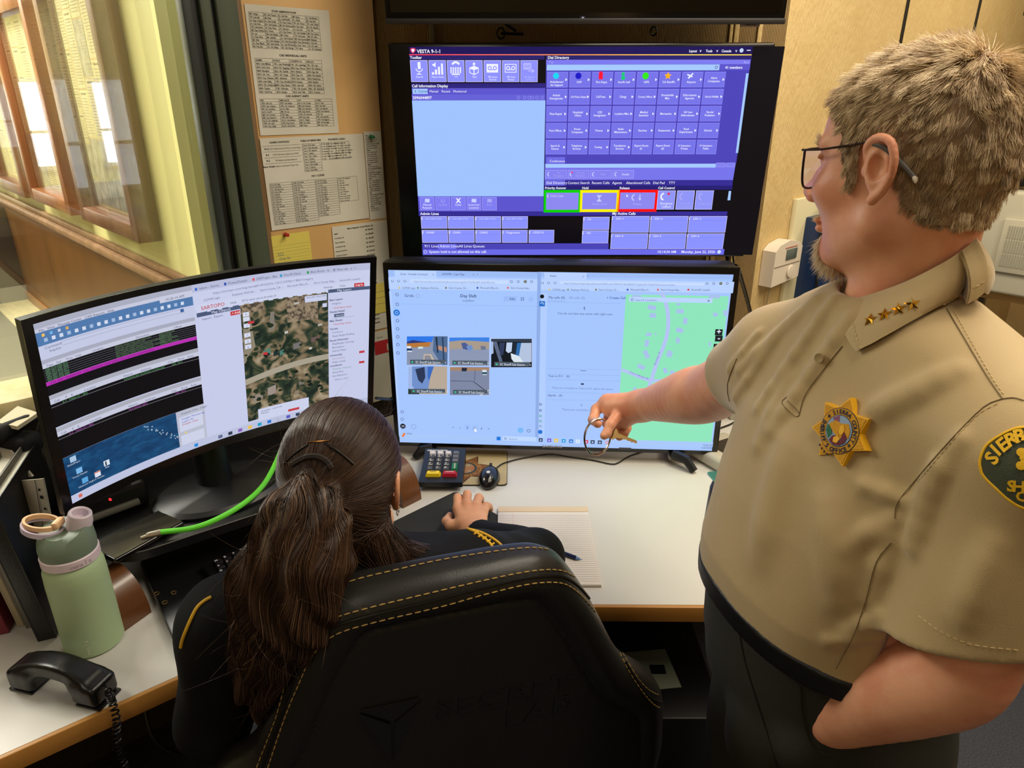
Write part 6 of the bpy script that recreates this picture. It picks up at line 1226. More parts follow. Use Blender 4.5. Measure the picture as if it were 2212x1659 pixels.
def head_sdf(q,male=True):
    d_=ell(q,(-.018,0,.035),(.098,.077,.088)); d_=smin(d_,ell(q,(.032,0,-.03),(.060,.060,.085)),.03); d_=smin(d_,ell(q,(.034,0,.045),(.060,.058,.052)),.03)
    for s_ in(-1,1):
        d_=smin(d_,seg(q,(.0,.052*s_,-.060),(.058,.016*s_,-.098),.021,.018),.025)
        d_=smin(d_,ell(q,(.062,.036*s_,-.022),(.026,.024,.022)),.02)
        d_=smin(d_,seg(q,(.083,.010*s_,.030),(.074,.046*s_,.028),.009,.008),.012)
    d_=smin(d_,ell(q,(.070,0,-.100),(.017,.020,.017)),.02)
    for s_ in(-1,1):
        d_=smax(d_,-ell(q,(.094,.031*s_,.010),(.014,.017,.011)),.012)
        d_=smin(d_,ell(q,(.074,.031*s_,.010),(.0135,.0135,.0125)),.002)
        d_=smin(d_,seg(q,(.0855,.018*s_,.016),(.0815,.046*s_,.014),.003,.003),.004)
    d_=smin(d_,chain(q,[(.088,0,.018),(.102,0,-.010),(.114,0,-.030)],[.007,.0085,.0125]),.010)
    for s_ in(-1,1):
        d_=smin(d_,ell(q,(.104,.012*s_,-.035),(.012,.008,.009)),.006); d_=smax(d_,-ell(q,(.106,.009*s_,-.044),(.006,.0035,.006)),.003)
    d_=smin(d_,ell(q,(.092,0,-.064),(.010,.022,.0055)),.006); d_=smin(d_,ell(q,(.090,0,-.074),(.010,.019,.0065)),.006)
    d_=smax(d_,-ell(q,(.102,0,-.0685),(.008,.022,.0012)),.002)
    for s_ in(-1,1):
        # ear: rim, antihelix, lobe, bowl
        an=math.radians(22)
        def E(x,y,z): return (-.006+x-y*math.sin(an)*.9,s_*(.074+y*math.cos(an)+.0*x),.004+z)
        rim=[E(.012,.004,.012),E(.012,.010,.026),E(.0,.016,.034),E(-.014,.020,.030),E(-.021,.021,.014),E(-.020,.019,-.004),E(-.012,.014,-.020),E(-.002,.009,-.030)]
        e_=schain(q,rim,[.0035,.004,.0043,.0045,.0043,.004,.004,.0058],3)
        c0=np.array(E(-.006,.009,.004)); 
        pl=ell(q,c0,(.017,.0075,.029)); e_=smin(e_,pl,.006)
        e_=smax(e_,-ell(q,E(-.002,.015,.004),(.009,.008,.013)),.004)
        e_=smax(e_,-ell(q,E(-.006,.0195,.021),(.007,.005,.008)),.003)
        e_=smin(e_,ell(q,E(.010,.004,.0),(.005,.006,.008)),.004)
        d_=smin(d_,e_,.007)
    return d_
def strands(name,roots,tr,m,parent,r0=.0005,tone=None,sides=3):
    """tr: (k,n,3) points of n strands; builds thin tapered tubes in one mesh"""
    k,n,_=tr.shape; T=np.gradient(tr,axis=0); T/=np.linalg.norm(T,axis=2)[...,None]+1e-12
    a=np.cross(T,V(.31,.77,.55)); a/=np.linalg.norm(a,axis=2)[...,None]+1e-12; b=np.cross(T,a)
    rr=(r0*(1-.8*(np.arange(k)/(k-1))**1.5))[:,None,None]
    vs=np.stack([tr+(a*math.cos(2*math.pi*j/sides)+b*math.sin(2*math.pi*j/sides))*rr for j in range(sides)],2) # k,n,s,3
    idx=np.arange(k*n*sides).reshape(k,n,sides); q=[]
    for j in range(sides):
        j2=(j+1)%sides; q.append(np.stack([idx[:-1,:,j],idx[:-1,:,j2],idx[1:,:,j2],idx[1:,:,j]],-1).reshape(-1,4))
    tv=np.broadcast_to((tone if tone is not None else rng.random(n))[None,:,None],(k,n,sides)).ravel()
    o=mk(name,vs.reshape(-1,3),np.concatenate(q),[m],parent,smooth=180,tone=tv); return o
def vnorm(v,f):
    a=v[f[:,1]]-v[f[:,0]]; b=v[f[:,3]]-v[f[:,0]]; fn=np.cross(a,b); n=np.zeros_like(v)
    for k in range(4): np.add.at(n,f[:,k],fn)
    return n/(np.linalg.norm(n,axis=1)[:,None]+1e-12)
def grad(fn,p,h=.001): 
    g_=np.stack([fn(p+V(h,0,0))-fn(p-V(h,0,0)),fn(p+V(0,h,0))-fn(p-V(0,h,0)),fn(p+V(0,0,h))-fn(p-V(0,0,h))],1); return g_/(np.linalg.norm(g_,axis=1)[:,None]+1e-12)
def join(parts):
    vs,fs,n=[],[],0
    for v_,f_ in parts: vs.append(v_); fs.append(f_+n); n+=len(v_)
    return np.concatenate(vs),np.concatenate(fs)
# ------------------------------------------------------------------ the standing man
MH,MR=headframe((.447,.832,1.632),math.radians(-34),math.radians(2)); loc=lambda q:(q-MH)@MR; wor=lambda *a: MH+MR@V(*a)
NB=V(.476,.838,1.47)
fd=nrm(V(-.97,-.24,0)); lf=V(-fd[1]*-1*-1,fd[0],0); lf=V(.24,-.97,0); lf/=np.linalg.norm(lf)
SL=V(.505,.600,1.375); EL=V(.472,.572,1.150); WLh=V(.392,.690,.945)
SRt=V(.392,.985,1.350); ER=PZ(1533,848,1.265); WR=PZ(1388,876,1.475)
def f_head(p):
    d_=head_sdf(loc(p)); return smin(d_,chain(p,[wor(-.030,0,-.045),NB,NB-UP*.06],[.058,.063,.075]),.025)
hv,hf=sdfmesh(f_head,MH+V(-.15,-.15,-.27),MH+V(.15,.15,.15),.0022)
def PZv(x,y,z): return PZ(x,y,z)
def f_rarm(p):
    d_=schain(p,[SRt,ER+(SRt-ER)*.25,ER,ER+(WR-ER)*.22,ER+(WR-ER)*.6,WR],[.05,.051,.0525,.053,.042,.030])
    dorsal=[PZ(1345,868,1.50),PZ(1318,876,1.525)]
    palm=smin(seg(p,WR,PZ(1322,882,1.515),.026,.021),seg(p,WR,PZ(1345,908,1.52),.026,.019),.02)
    palm=smin(palm,seg(p,WR,PZ(1312,868,1.53),.024,.0175),.02)
    d_=smin(d_,palm,.015)
    ch=[([(1312,866,1.525),(1288,884,1.53),(1281,907,1.51),(1291,915,1.48)],[.0130,.0112,.0105,.0095]),      # index curled down
        ([(1335,895,1.49),(1318,918,1.468),(1311,936,1.462),(1305,941,1.458)],[.0125,.0108,.0098,.0088]),     # thumb
        ([(1318,884,1.545),(1312,915,1.548),(1330,934,1.52)],[.0120,.0108,.0095]),
        ([(1338,898,1.55),(1330,930,1.548),(1338,943,1.52)],[.0115,.0105,.0092]),
        ([(1355,900,1.545),(1354,925,1.545),(1349,938,1.522)],[.0110,.0098,.0088])]
    for pts,rs in ch: d_=smin(d_,chain(p,[PZ(*a) for a in pts],rs,.004),.006)
    return d_
rv,rf=sdfmesh(f_rarm,np.minimum(PZ(1270,960,1.44),SRt)-.07,np.maximum(PZ(1270,860,1.6),SRt)+.07,.0024)
def f_larm(p):
    d_=schain(p,[SL,EL+(SL-EL)*.3,EL,EL+(WLh-EL)*.25,EL+(WLh-EL)*.65,WLh],[.052,.050,.047,.050,.042,.035])
    hd_=nrm(WLh-EL); e=WLh+hd_*.055
    d_=smin(d_,seg(p,WLh,e,.034,.03),.02)
    for i in range(4): 
        o_=lf*(.022-.018*i)*.9; d_=smin(d_,chain(p,[e+o_*.8,e+o_*.7+hd_*.004,e+o_*.6+hd_*.006-UP*.012],[.0115,.0105,.009]),.006)
    d_=smin(d_,chain(p,[WLh+hd_*.03-fd*.004,e-fd*.006,e-fd*.008+hd_*.005],[.014,.012,.010]),.008)
    return d_
lv,lf_=sdfmesh(f_larm,np.minimum(WLh,SL)-V(.10,.10,.17),np.maximum(WLh,SL)+.09,.003)
sh0=V(.462,.812,0)
def slices(p,tab,F_,L_,c0,k=0):
    z=p[:,2]; T_=np.array(tab); a,b,o1,o2=[np.interp(z,T_[:,0],T_[:,i]) for i in(1,2,3,4)]
    q=p-c0; x=q@F_-o1; y=q@L_-o2; rr=(np.abs(x/a)**2.3+np.abs(y/b)**2.3)**(1/2.3); return (rr-1)*np.minimum(a,b)
tabT=[(.98,.146,.182,.026,0),(1.04,.152,.186,.028,0),(1.12,.156,.188,.026,0),(1.22,.143,.192,.018,0),(1.32,.122,.196,.010,0),(1.40,.095,.185,.0,0),(1.46,.066,.13,.0,0),(1.50,.05,.07,0,0)]
def fold(p,a,b,w_,h_): return -h_*np.exp(-(seg(p,a,b,0,0)/w_)**2)
folds=[]
def f_body(p):
    d_=slices(p,[(a,b-.012,c-.012,e1,e2) for a,b,c,e1,e2 in tabT],fd,lf,sh0); z=p[:,2]; return np.maximum(d_,np.maximum(z-1.46,1.09-z))
bv,bf=sdfmesh(f_body,sh0+V(-.25,-.25,.85),sh0+V(.25,.25,1.5),.014)
man=thing('person','standing man in glasses and a tan polo shirt, pointing at the lower screen','person',(sh0[0],sh0[1],0))
V_,F_=join([(hv,hf),(rv,rf),(lv,lf_),(bv,bf)]); mk('body',V_,F_,m_skin,man,smooth=180)
# shirt
SLV=SL+(EL-SL)*.92
SE=SRt+(ER-SRt)*.50
rngF=random.Random(12)
def f_shirt(p):
    d_=slices(p,tabT,fd,lf,sh0); d_=smax(d_,p[:,2]-1.475,.03)
    d_=smin(d_,seg(p,NB-UP*.045,SRt+V(.01,-.01,.0),.072,.058),.06); d_=smin(d_,seg(p,NB-UP*.045,SL+V(-.0,.0,.01),.075,.074),.06)
    d_=smin(d_,seg(p,SRt,SRt+(ER-SRt)*.66,.068,.062),.05)
    dl_=nrm(EL-SL); slv=seg(p,SL+UP*.0,SL+(EL-SL)*1.15,.072,.086); slv=smax(slv,1.226-.36*(p[:,1]-.50)-p[:,2]+.12*(p[:,0]-.47),.006)
    d_=smin(d_,slv,.035)
    # cut ends, hollow sleeves, neck hole
    dr=nrm(ER-SRt); d_=smax(d_,np.where((p-SRt)@dr>.05,(p-SE)@dr,-1),.004)
    d_=smax(d_,-smax(seg(p,SRt,ER,.055,.056),-(p-(SE-dr*.03))@dr,.004),.003)
    d_=smax(d_,-smax(seg(p,SL,SL+(EL-SL)*1.3,.064,.078),-(1.24-.36*(p[:,1]-.50)-p[:,2]),.004),.003)
    d_=smax(d_,-seg(p,NB-UP*.055,NB+UP*.2,.069,.075),.012)
    # hem
    hem=1.047+.035*np.clip(((p-sh0)@fd)/.18,-1,1); d_=smax(d_,hem-p[:,2],.006)
    q=p-sh0; x,y,z=q@fd,q@lf,p[:,2]
    for a,b,w_,h_ in folds: d_=d_+fold(p,a,b,w_,h_*1.35)
    wr=.8*np.sin(z*38+x*21+2.1*np.sin(y*17))*np.sin(y*23+z*15+1.7*np.sin(x*19)); d_=d_+.0014*wr
    return d_
v0,f0=sdfmesh(f_shirt,V(.14,.42,1.0),V(.72,1.20,1.56),.009); B0=bvh(v0,f0)
def FO(a,b,w_,h_):
    run=onsurf(B0,[a,((a[0]+b[0])/2,(a[1]+b[1])/2),b],0,40)
    for r_ in run:
        for p_,q_ in zip(r_[:-1],r_[1:]): folds.append((p_,q_,w_,h_))
F2=[((1800,650),(1640,880),.008,.0065),((1835,690),(1668,930),.009,.007),((1760,650),(1600,800),.009,.006),((1700,700),(1590,860),.007,.006),((1640,720),(1575,800),.006,.005),
 ((1985,850),(1850,910),.011,.004),((2070,800),(1900,880),.012,.0045),((1965,1085),(1870,1050),.008,.006),((1935,1120),(1830,1180),.010,.006),((1925,1160),(1880,1290),.012,.005),
 ((2030,1010),(1975,1180),.010,.009),((2075,950),(1995,1080),.009,.006),((1700,960),(1640,1200),.022,.004),((1790,1090),(1810,1290),.022,.005),((1900,1330),(1830,1360),.008,.004),((1890,1375),(1790,1385),.008,.004),((2150,1180),(2080,1330),.014,.005),((1700,820),(1640,960),.012,.004)]
for q_ in F2: FO(*q_)
v,f=sdfmesh(f_shirt,V(.14,.42,1.0),V(.72,1.20,1.56),.0036)
m_tan=mat('tan_polo_knit','#b39a6b',.75,sheen=.3,bump=.35,bsc=700,bd=.0007)
shirt=mk('polo_shirt',v,f,m_tan,man,smooth=180); SV=bvh(v,f); HV=bvh(hv,hf)
m_seam=mat('tan_seam_shadow','#75603c',.85); m_thr=mat('tan_thread','#cdb37e',.7)
def seamline(pts,name,r=.0005,m=m_seam,b=SV,off=.0007,par=None,k=3):
    g=G(); n_=0
    for run in onsurf(b,smo(pts,k),off): g.tube(run,r,None,5); n_+=1
    if n_: return g.build(name,m,par)
for pts in ([(2128,615),(2148,640),(2212,690)],[(2045,668),(2085,735),(2130,810),(2166,862)],[(2166,862),(2190,860),(2212,866)],[(2166,862),(2125,880),(2060,945),(1985,1030),(1940,1085),(1933,1120)],
            [(1925,1172),(1893,1215),(1870,1300),(1845,1370),(1806,1444)],[(1820,748),(1778,800),(1740,852),(1727,897)],[(1700,858),(1690,872),(1717,899),(1727,893),(1702,866)],[(1592,775),(1572,830),(1580,885)]):
    seamline(pts,'seam',par=shirt)
for pts in ([(2060,672),(2098,738),(2145,818),(2172,856)],[(2155,872),(2110,898),(2050,962),(1980,1045)],[(1985,1330),(2030,1362),(2100,1392),(2212,1405)]):
    stitches(smo(pts,3),'stitching',dash=.004,gap=.002,r=.0005,par=shirt,b=SV,m=m_thr,off=.0006)
p,n_=hit(SV,1773,773,.0025); X_=nrm(np.cross(UP,n_)); Y_=np.cross(n_,X_); g=G(); g.lathe([(0,0),(.0055,0),(.006,.001),(.0055,.0022),(.004,.0018),(0,.0016)],p,None,20,(X_,Y_,n_)); g.build('button',mat('tan_button','#a08a62',.3),shirt)
# collar
def collar(top,bot,th=.0025):
    k=len(top); c_top=np.array(top); c_bot=np.array(bot); g=G(); rows=[]; 
    M=6
    for i in range(k):
        out=nrm((c_top[i]+c_bot[i])/2-(NB))*V(1,1,0); out=nrm(out)
        for j in range(M+1):
            t_=j/M; rows.append(c_top[i]*(1-t_)+c_bot[i]*t_+out*.010*math.sin(math.pi*t_))
    for i in range(k):
        out=nrm((c_top[i]+c_bot[i])/2-(NB)); 
        for j in range(M+1): rows.append(rows[i*(M+1)+j]-out*th)
    W=M+1; off=k*W; fs=[]
    for i in range(k-1):
        for j in range(M):
            a=i*W+j; fs.append((a,a+1,a+W+1,a+W)); fs.append((off+a,off+a+W,off+a+W+1,off+a+1))
    for i in range(k-1): fs.append((i*W,i*W+W,off+i*W+W,off+i*W)); a=i*W+M; fs.append((a,off+a,off+a+W,a+W))
    for i in(0,k-1):
        for j in range(M): a=i*W+j; fs.append((a,a+1,off+a+1,off+a))
    g.add(rows,fs); return g
def near(fn,p): 
    q=np.array(p,float)[None]; 
    for _ in range(6): q=q-grad(fn,q)*fn(q)[:,None]
    return q[0]
topL=[];botL=[]
tp=crom([V(1826,652,0),V(1880,636,0),V(1960,604,0),V(2040,560,0),V(2082,530,0),V(2100,512,0)],6); bt_=crom([V(1856,762,0),V(1905,738,0),V(1975,700,0),V(2050,660,0),V(2100,632,0),V(2134,612,0)],6)
for a,b in zip(tp,bt_):
    pt=PP(a[0],a[1],NB,nrm(CAM-NB)*V(1,1,0)); 
    q,_=hit(HV,a[0],a[1]); 
    if q is None: q=PZ(a[0],a[1],.76)
    o_=nrm((q-NB)*V(1,1,0)); topL.append(q+o_*.006)
    q,nn=hit(SV,b[0],b[1],.006)
    if q is None: q=topL[-1]-UP*.05+o_*.03
    botL.append(q)
# behind the neck and round the far side
rt0=np.linalg.norm((topL[-1]-NB)[:2]); a0=math.atan2(*((topL[-1]-NB)[[1,0]])); zt0=topL[-1][2]
botE=botL[-1]; rb=np.linalg.norm((botE-NB)[:2])
a_front=math.atan2(*((topL[0]-NB)[[1,0]])); 
for k in range(1,13):
    an=a0+math.radians(17)*k; dv=V(math.cos(an),math.sin(an),0); t_=k/12; t3=min(1,t_*6)
    topL.append(V(NB[0],NB[1],zt0-.012*t3-.045*t_)+dv*(rt0*(1-t3)+.067*t3)); tt=t3; botL.append(V(NB[0],NB[1],(zt0-.062)*tt+botE[2]*(1-tt)-(.055*t_))+dv*(rb*(1-tt)+.077*tt))
g=collar(topL,botL); col=g.build('collar',m_tan,man,smooth=60); CV=bvh(g.v,[(q+q)[:4] if len(q)<4 else q for q in g.f])
stitches(smo([(1834,668),(1862,752),(1905,729),(1975,691),(2050,651),(2128,607)],3),'stitching',dash=.004,gap=.002,r=.0005,par=col,b=CV,m=m_thr,off=.0006)
m_gold=mat('polished_gold','#e0b040',.18,metal=1)
# collar stars
for x,y in((1880,691),(1911,680),(1941,668),(1971,657)):
    p,n_=hit(CV,x,y,.0008)
    if p is None: continue
    dirn=hit(CV,x+12,y-4.6)[0]; X_=nrm(dirn-p) if dirn is not None else nrm(np.cross(UP,n_)); X_=nrm(X_-n_*(X_@n_)); Y_=np.cross(n_,X_); Y_=Y_ if Y_[2]>0 else -Y_
    g=G(); R0=.0085; pts=[(( R0 if i%2==0 else R0*.42)*math.sin(math.pi*i/5+.25),(R0 if i%2==0 else R0*.42)*math.cos(math.pi*i/5+.25)) for i in range(10)]
    vs=[p+X_*a+Y_*b for a,b in pts]+[p+n_*.0042]; g.add(vs,[(i,10,(i+1)%10) for i in range(10)]); g.build('star_pin',m_gold,col,smooth=0)
# far collar tip and its pin
p=PZ(1814,622,.90); g=G(); g.lathe([(0,0),(.004,.0),(.0035,.003),(0,.004)],p,None,10,(UP,V(0,1,0),nrm(CAM-p))); g.build('star_pin',m_gold,col)
# badge
bpx=(1825,932); bc,bn=hit(SV,*bpx,.0062); bX=nrm(hit(SV,1850,930)[0]-hit(SV,1800,934)[0]); 
def badge():
    bn_=nrm(np.mean([hit(SV,1825+a,932+b)[1] for a,b in((0,0),(25,0),(-25,0),(0,25),(0,-25))],axis=0)); Yv=UP-bn_*(bn_@UP); Yv=nrm(Yv); Xv=np.cross(Yv,bn_); an=.25; X_=Xv*math.cos(an)+Yv*math.sin(an); Y_=Yv*math.cos(an)-Xv*math.sin(an)
    if (hit(SV,1850,930)[0]-hit(SV,1800,934)[0])@X_<0: X_=-X_
    N=bn_; t=None; g=G(); R=.0395
    def st(R0,R1,z,th,m): g.prism([((R0 if i%2==0 else R1)*math.sin(math.pi*i/7+.16),(R0 if i%2==0 else R1)*math.cos(math.pi*i/7+.16)) for i in range(14)][::-1],bc+N*z,X_,Y_,N,th,m)
    gd=mat('embroidered_gold','#e0a10c',.6,bump=.8,bsc=900,bd=.002); gl=mat('embroidered_gold_border','#f0b414',.55); nv=mat('embroidery_navy','#161a3a',.7)
    st(R,R*.66,-.009,.0105,gl); st(R*.93,R*.62,.0015,.0007,gd)
    def dc(r,z,m,k=40): g.prism([(r*math.cos(2*math.pi*i/k),r*math.sin(2*math.pi*i/k)) for i in range(k)],bc+N*z,X_,Y_,N,.0003,m)
    dc(.0262,.0022,nv); dc(.0254,.0025,gd); dc(.0182,.0028,nv); dc(.0174,.0031,mat('embroidery_sky','#8fa8c8',.7))
    def bl(pts,m,z): g.prism([(a*.0174,b*.0174) for a,b in pts],bc+N*z,X_,Y_,N,.0004,m)
    bl([(-.55,.8),(-.1,.98),(-.05,.6),(-.4,.45)],mat('embroidery_mauve','#8a4a6a',.7),.0034)
    bl([(-.95,-.1),(-.9,.3),(-.6,.2),(-.45,-.25),(-.7,-.6)],mat('embroidery_green','#1f6a4a',.7),.0034)
    bl([(-.8,.35),(-.3,.65),(.1,.5),(.7,.55),(.9,.1),(.85,-.35),(.2,-.45),(-.3,-.2),(-.6,.1)],gd,.0037)
    bl([(-.6,-.7),(-.2,-.95),(.3,-.92),(.1,-.3),(-.35,-.35)],mat('embroidery_maroon','#6a1c2c',.7),.0040); bl([(.2,-.9),(.6,-.7),(.75,-.3),(.5,.0),(.35,-.3)],mat('embroidery_maroon','#6a1c2c',.7),.0040)
    bl([(-.25,-.45),(.05,-.3),(.25,-.5),(.05,-.8),(-.25,-.75)],gl,.0044); bl([(.1,.3),(.35,.45),(.5,.1),(.3,-.25),(.1,-.1)],gl,.0044)
    for i,chh in enumerate('SIERRA COUNTY'):
        an=math.radians(118-i*11.7); Yq=X_*math.cos(an)+Y_*math.sin(an); Xq=X_*math.sin(an)-Y_*math.cos(an); text3(g,chh,bc+Yq*.0194+N*.0034,Xq,Yq,.0069,nv,bold=.03)
    for i,chh in enumerate("SHERIFF'S OFFICE"):
        an=math.radians(160+i*9.6); Yq=X_*math.cos(an)+Y_*math.sin(an); text3(g,chh,bc+Yq*.0246+N*.0034,-X_*math.sin(an)+Y_*math.cos(an),-Yq,.0070,nv,bold=.03)
    for an in(138,-39): 
        an=math.radians(an); q=bc+(X_*math.cos(an)+Y_*math.sin(an))*.0215+N*.0034; g.prism([((.0026 if i%2==0 else .0011)*math.sin(math.pi*i/5),(.0026 if i%2==0 else .0011)*math.cos(math.pi*i/5)) for i in range(10)],q,X_,Y_,N,.0003,nv)
    for i in range(4):
        an=math.radians(222+i*9); q=bc+(X_*math.cos(an)+Y_*math.sin(an))*.0305+N*.0026; g.prism([((.0018 if j%2==0 else .0008)*math.sin(math.pi*j/5),(.0018 if j%2==0 else .0008)*math.cos(math.pi*j/5)) for j in range(10)],q,X_,Y_,N,.0003,nv)
    return g.build('star_badge',None,shirt,smooth=0)
badge()
# shoulder patch, wrapped on the sleeve
def patch():
    gr=mat('patch_olive','#3f4632',.8,bump=.6,bsc=900,bd=.001); yl=mat('patch_yellow','#e8b400',.6,bump=.5,bsc=900,bd=.001)
    c2=V(2205,1010,0); out=[(2212,922),(2190,926),(2160,940),(2130,962),(2117,990),(2117,1010),(2125,1030),(2150,1055),(2180,1082),(2212,1100),(2250,1105),(2290,1080),(2310,1040),(2312,990),(2290,950),(2250,926)]
    out=smo(out+[out[0]],4)
    cen_=np.mean(out,axis=0); g=G()
    def P_(x,y,off): 
        q,_=hit(SV,x,y,off); return q
    rings=[]
    for t_,off in((1.0,.0002),(1.0,.0022),(.975,.0032),(.94,.0032),(.925,.0022)):
        rings.append([P_(cen_[0]+(x-cen_[0])*t_,cen_[1]+(y-cen_[1])*t_,off) for x,y in out])
    n_=len(out); ok=all(q is not None for r_ in rings for q in r_)
    if not ok:
        for r_ in rings:
            last=next(q for q in r_ if q is not None)
            for i,q in enumerate(r_):
                if q is None: r_[i]=last
                last=r_[i]
    vs=[q for r_ in rings for q in r_]; g.add(vs,[(i*n_+j,i*n_+(j+1)%n_,(i+1)*n_+(j+1)%n_,(i+1)*n_+j) for i in range(4) for j in range(n_)],yl)
    # field
    rr=[[P_(cen_[0]+(x-cen_[0])*t_,cen_[1]+(y-cen_[1])*t_,.0018) for x,y in out] for t_ in(.93,.7,.45,.2,.02)]
    base=rings[-1]; rr[0]=base
    for r_ in rr:
        last=base[0]
        for i,q in enumerate(r_):
            if q is None: r_[i]=last
            last=r_[i]
    g.add([q for r_ in rr for q in r_],[(i*n_+j,i*n_+(j+1)%n_,(i+1)*n_+(j+1)%n_,(i+1)*n_+j) for i in range(4) for j in range(n_)],gr)
    def letters(txt,px,size,ang0=None):
        for chh,(x,y,an) in zip(txt,px):
            p,n2=hit(SV,x,y,.0024)
            if p is None: continue
            q=hit(SV,x+6*math.cos(an),y-6*math.sin(an),.0024)[0]
            if q is None: continue
            X_=nrm(q-p); u_=hit(SV,x-6*math.sin(an),y-6*math.cos(an),.0024)[0]; Y_=nrm(u_-p) if u_ is not None else np.cross(n2,X_)
            v_,f_=textgeo(chh,'CENTER',.035); g.add([p+X_*a*size+Y_*(b-.35)*size+n2*.0006 for a,b in v_],f_,yl)
    letters('SIERRA',[(2145,990,.95),(2153,973,.8),(2168,962,.68),(2186,950,.5),(2204,942,.3),(2223,938,.1)],.0165)
    letters('SHERIFF',[(2186,1048,-.05),(2202,1049,-.05),(2218,1050,0),(2234,1050,0),(2250,1050,0)],.0135); letters('OFFICE',[(2210,1070,-.05),(2226,1071,0),(2242,1071,0)],.0125)
    for x,y,r_ in((2208,978,.004),(2212,990,.003),(2207,1006,.004),(2213,1000,.003)):
        p,n2=hit(SV,x,y,.002)
        if p is not None: X_=nrm(np.cross(UP,n2)); g.lathe([(r_,0),(r_,.0012),(0,.0014)],p,yl,10,(X_,np.cross(n2,X_),n2))
    return g.build('shoulder_patch',None,shirt,smooth=0)
patch()
# trousers and belt
m_ol=mat('dark_olive_twill','#201f14',.85,bump=.4,bsc=500,bd=.0008)
HL=sh0+lf*.095; HRr=sh0-lf*.095
def f_tr(p):
    tab=[(.86,.140,.182,.0,0),(.95,.150,.184,.012,0),(1.05,.148,.180,.020,0),(1.12,.14,.175,.02,0)]
    d_=slices(p,tab,fd,lf,sh0); d_=smax(d_,p[:,2]-1.075,.004); d_=smax(d_,.86-p[:,2],.02)
    for H_ in(HL,HRr):
        d_=smin(d_,chain(p,[H_+UP*.88,H_+UP*.50+fd*.015,H_+UP*.06],[.105,.078,.060],.05),.04)
    d_=smax(d_,.035-p[:,2],.004)
    hd_=nrm(WLh-EL); d_=smax(d_,-smax(seg(p,WLh-hd_*.02,WLh+hd_*.06,.040,.042),.0*p[:,0]-1,.01),.006) if False else d_
    d_=smin(d_,ell(p,WLh+nrm(WLh-EL)*.085-UP*.006,(.060,.058,.070)),.03)
    d_=smin(d_,ell(p,V(.374,.668,.928),(.034,.034,.034)),.02)
    d_=smin(d_,seg(p,WLh+nrm(WLh-EL)*.075+fd*.008,WLh+nrm(WLh-EL)*.10+fd*.0,.050,.046),.03)
    return d_+.0022*np.sin(p[:,2]*30+p[:,0]*25)*np.sin(p[:,1]*28)
v,f=sdfmesh(f_tr,sh0+V(-.28,-.3,0),sh0+V(.28,.3,1.12),.007); tr=mk('trousers',v,f,m_ol,man,smooth=180); TV=bvh(v,f)
seamline([(1595,1345),(1610,1430),(1650,1560),(1680,1659)],'seam',r=.0012,m=mat('olive_seam','#15150f',.9),b=TV,par=tr)
seamline([(1728,1480),(1732,1540),(1752,1610),(1790,1632)],'pocket_edge',r=.0022,m=m_ol,b=TV,par=tr)
def f_belt(p):
    a=slices(p,[(1.0,.158,.190,.022,0),(1.1,.158,.190,.026,0)],fd,lf,sh0); return smax(smax(a,-(a+.012),.002),np.abs(p[:,2]-1.052-.02*np.clip(((p-sh0)@fd)/.18,-1,1))-.017,.004)
v,f=sdfmesh(f_belt,sh0+V(-.26,-.26,.98),sh0+V(.26,.26,1.14),.004); mk('belt',v,f,mat('black_duty_belt','#060606',.5),man,smooth=180)
for H_ in(HL,HRr):
    def f_sh(p,H_=H_): return smax(smin(seg(p,H_+UP*.05-fd*.04,H_+UP*.04+fd*.15,.045,.040),seg(p,H_+UP*.05,H_+UP*.16,.05,.048),.03),.002-p[:,2],.004)
    v,f=sdfmesh(f_sh,H_+V(-.25,-.2,-.02),H_+V(.2,.2,.24),.008); mk('boot',v,f,mat('black_boot','#0b0b0b',.4),man,smooth=180)
hp=PZ(1562,1062,1.06); g=G(); 
c=V(.343,.975,1.085); g.box(c,(.05,.06,.12),None,ax=(nrm(V(1,.2,0)),nrm(V(-.2,1,0)),nrm(V(.05,0,1))),r=.018,seg=3); ho=g.build('holster',mat('holster_black','#0a0a0b',.35),man)
g=G(); g.box(c+V(-.004,0,.063),(.044,.052,.006),None,ax=(nrm(V(1,.2,0)),nrm(V(-.2,1,0)),nrm(V(.05,0,1))),r=.003); g.build('top_trim',mat('teal_trim','#5fb8a8',.4),ho)
q=c+V(-.027,-.01,-.03); g=G(); g.lathe([(0,0),(.005,0),(.005,.002),(0,.003)],q,None,12,(V(0,1,0),UP,V(-1,0,0))); g.build('snap',mat('white_snap','#dcdad2',.3),ho)
# glasses
m_gf=mat('bronze_glasses_frame','#3a2a24',.3,metal=.5); gl=G()
def gp(x,y,z): return wor(x,y,z)
for s_ in(-1,1):
    gl.tube(crom([gp(.092,.066*s_,.022),gp(.06,.075*s_,.024),gp(.02,.080*s_,.030),gp(.002,.084*s_,.033)],4),.0014,None,6)
    y0,y1,z0,z1=.010,.064,-.022,.022; xx=.100
    lo=[(y0+.006,z1),(y1-.006,z1),(y1,z1-.006),(y1-.002,-.010),(y1-.014,z0),(y0+.012,z0),(y0,-.008),(y0,z1-.006)]
    pts=[gp(xx-(abs(a)/.064)**2*.010,a*s_,b) for a,b in lo]; gl.tube(crom(pts+[pts[0]],3),.0015,None,6)
gl.tube(crom([gp(.100,-.010,.008),gp(.108,0,.013),gp(.100,.010,.008)],4),.0014,None,6); gls=gl.build('glasses',m_gf,man)
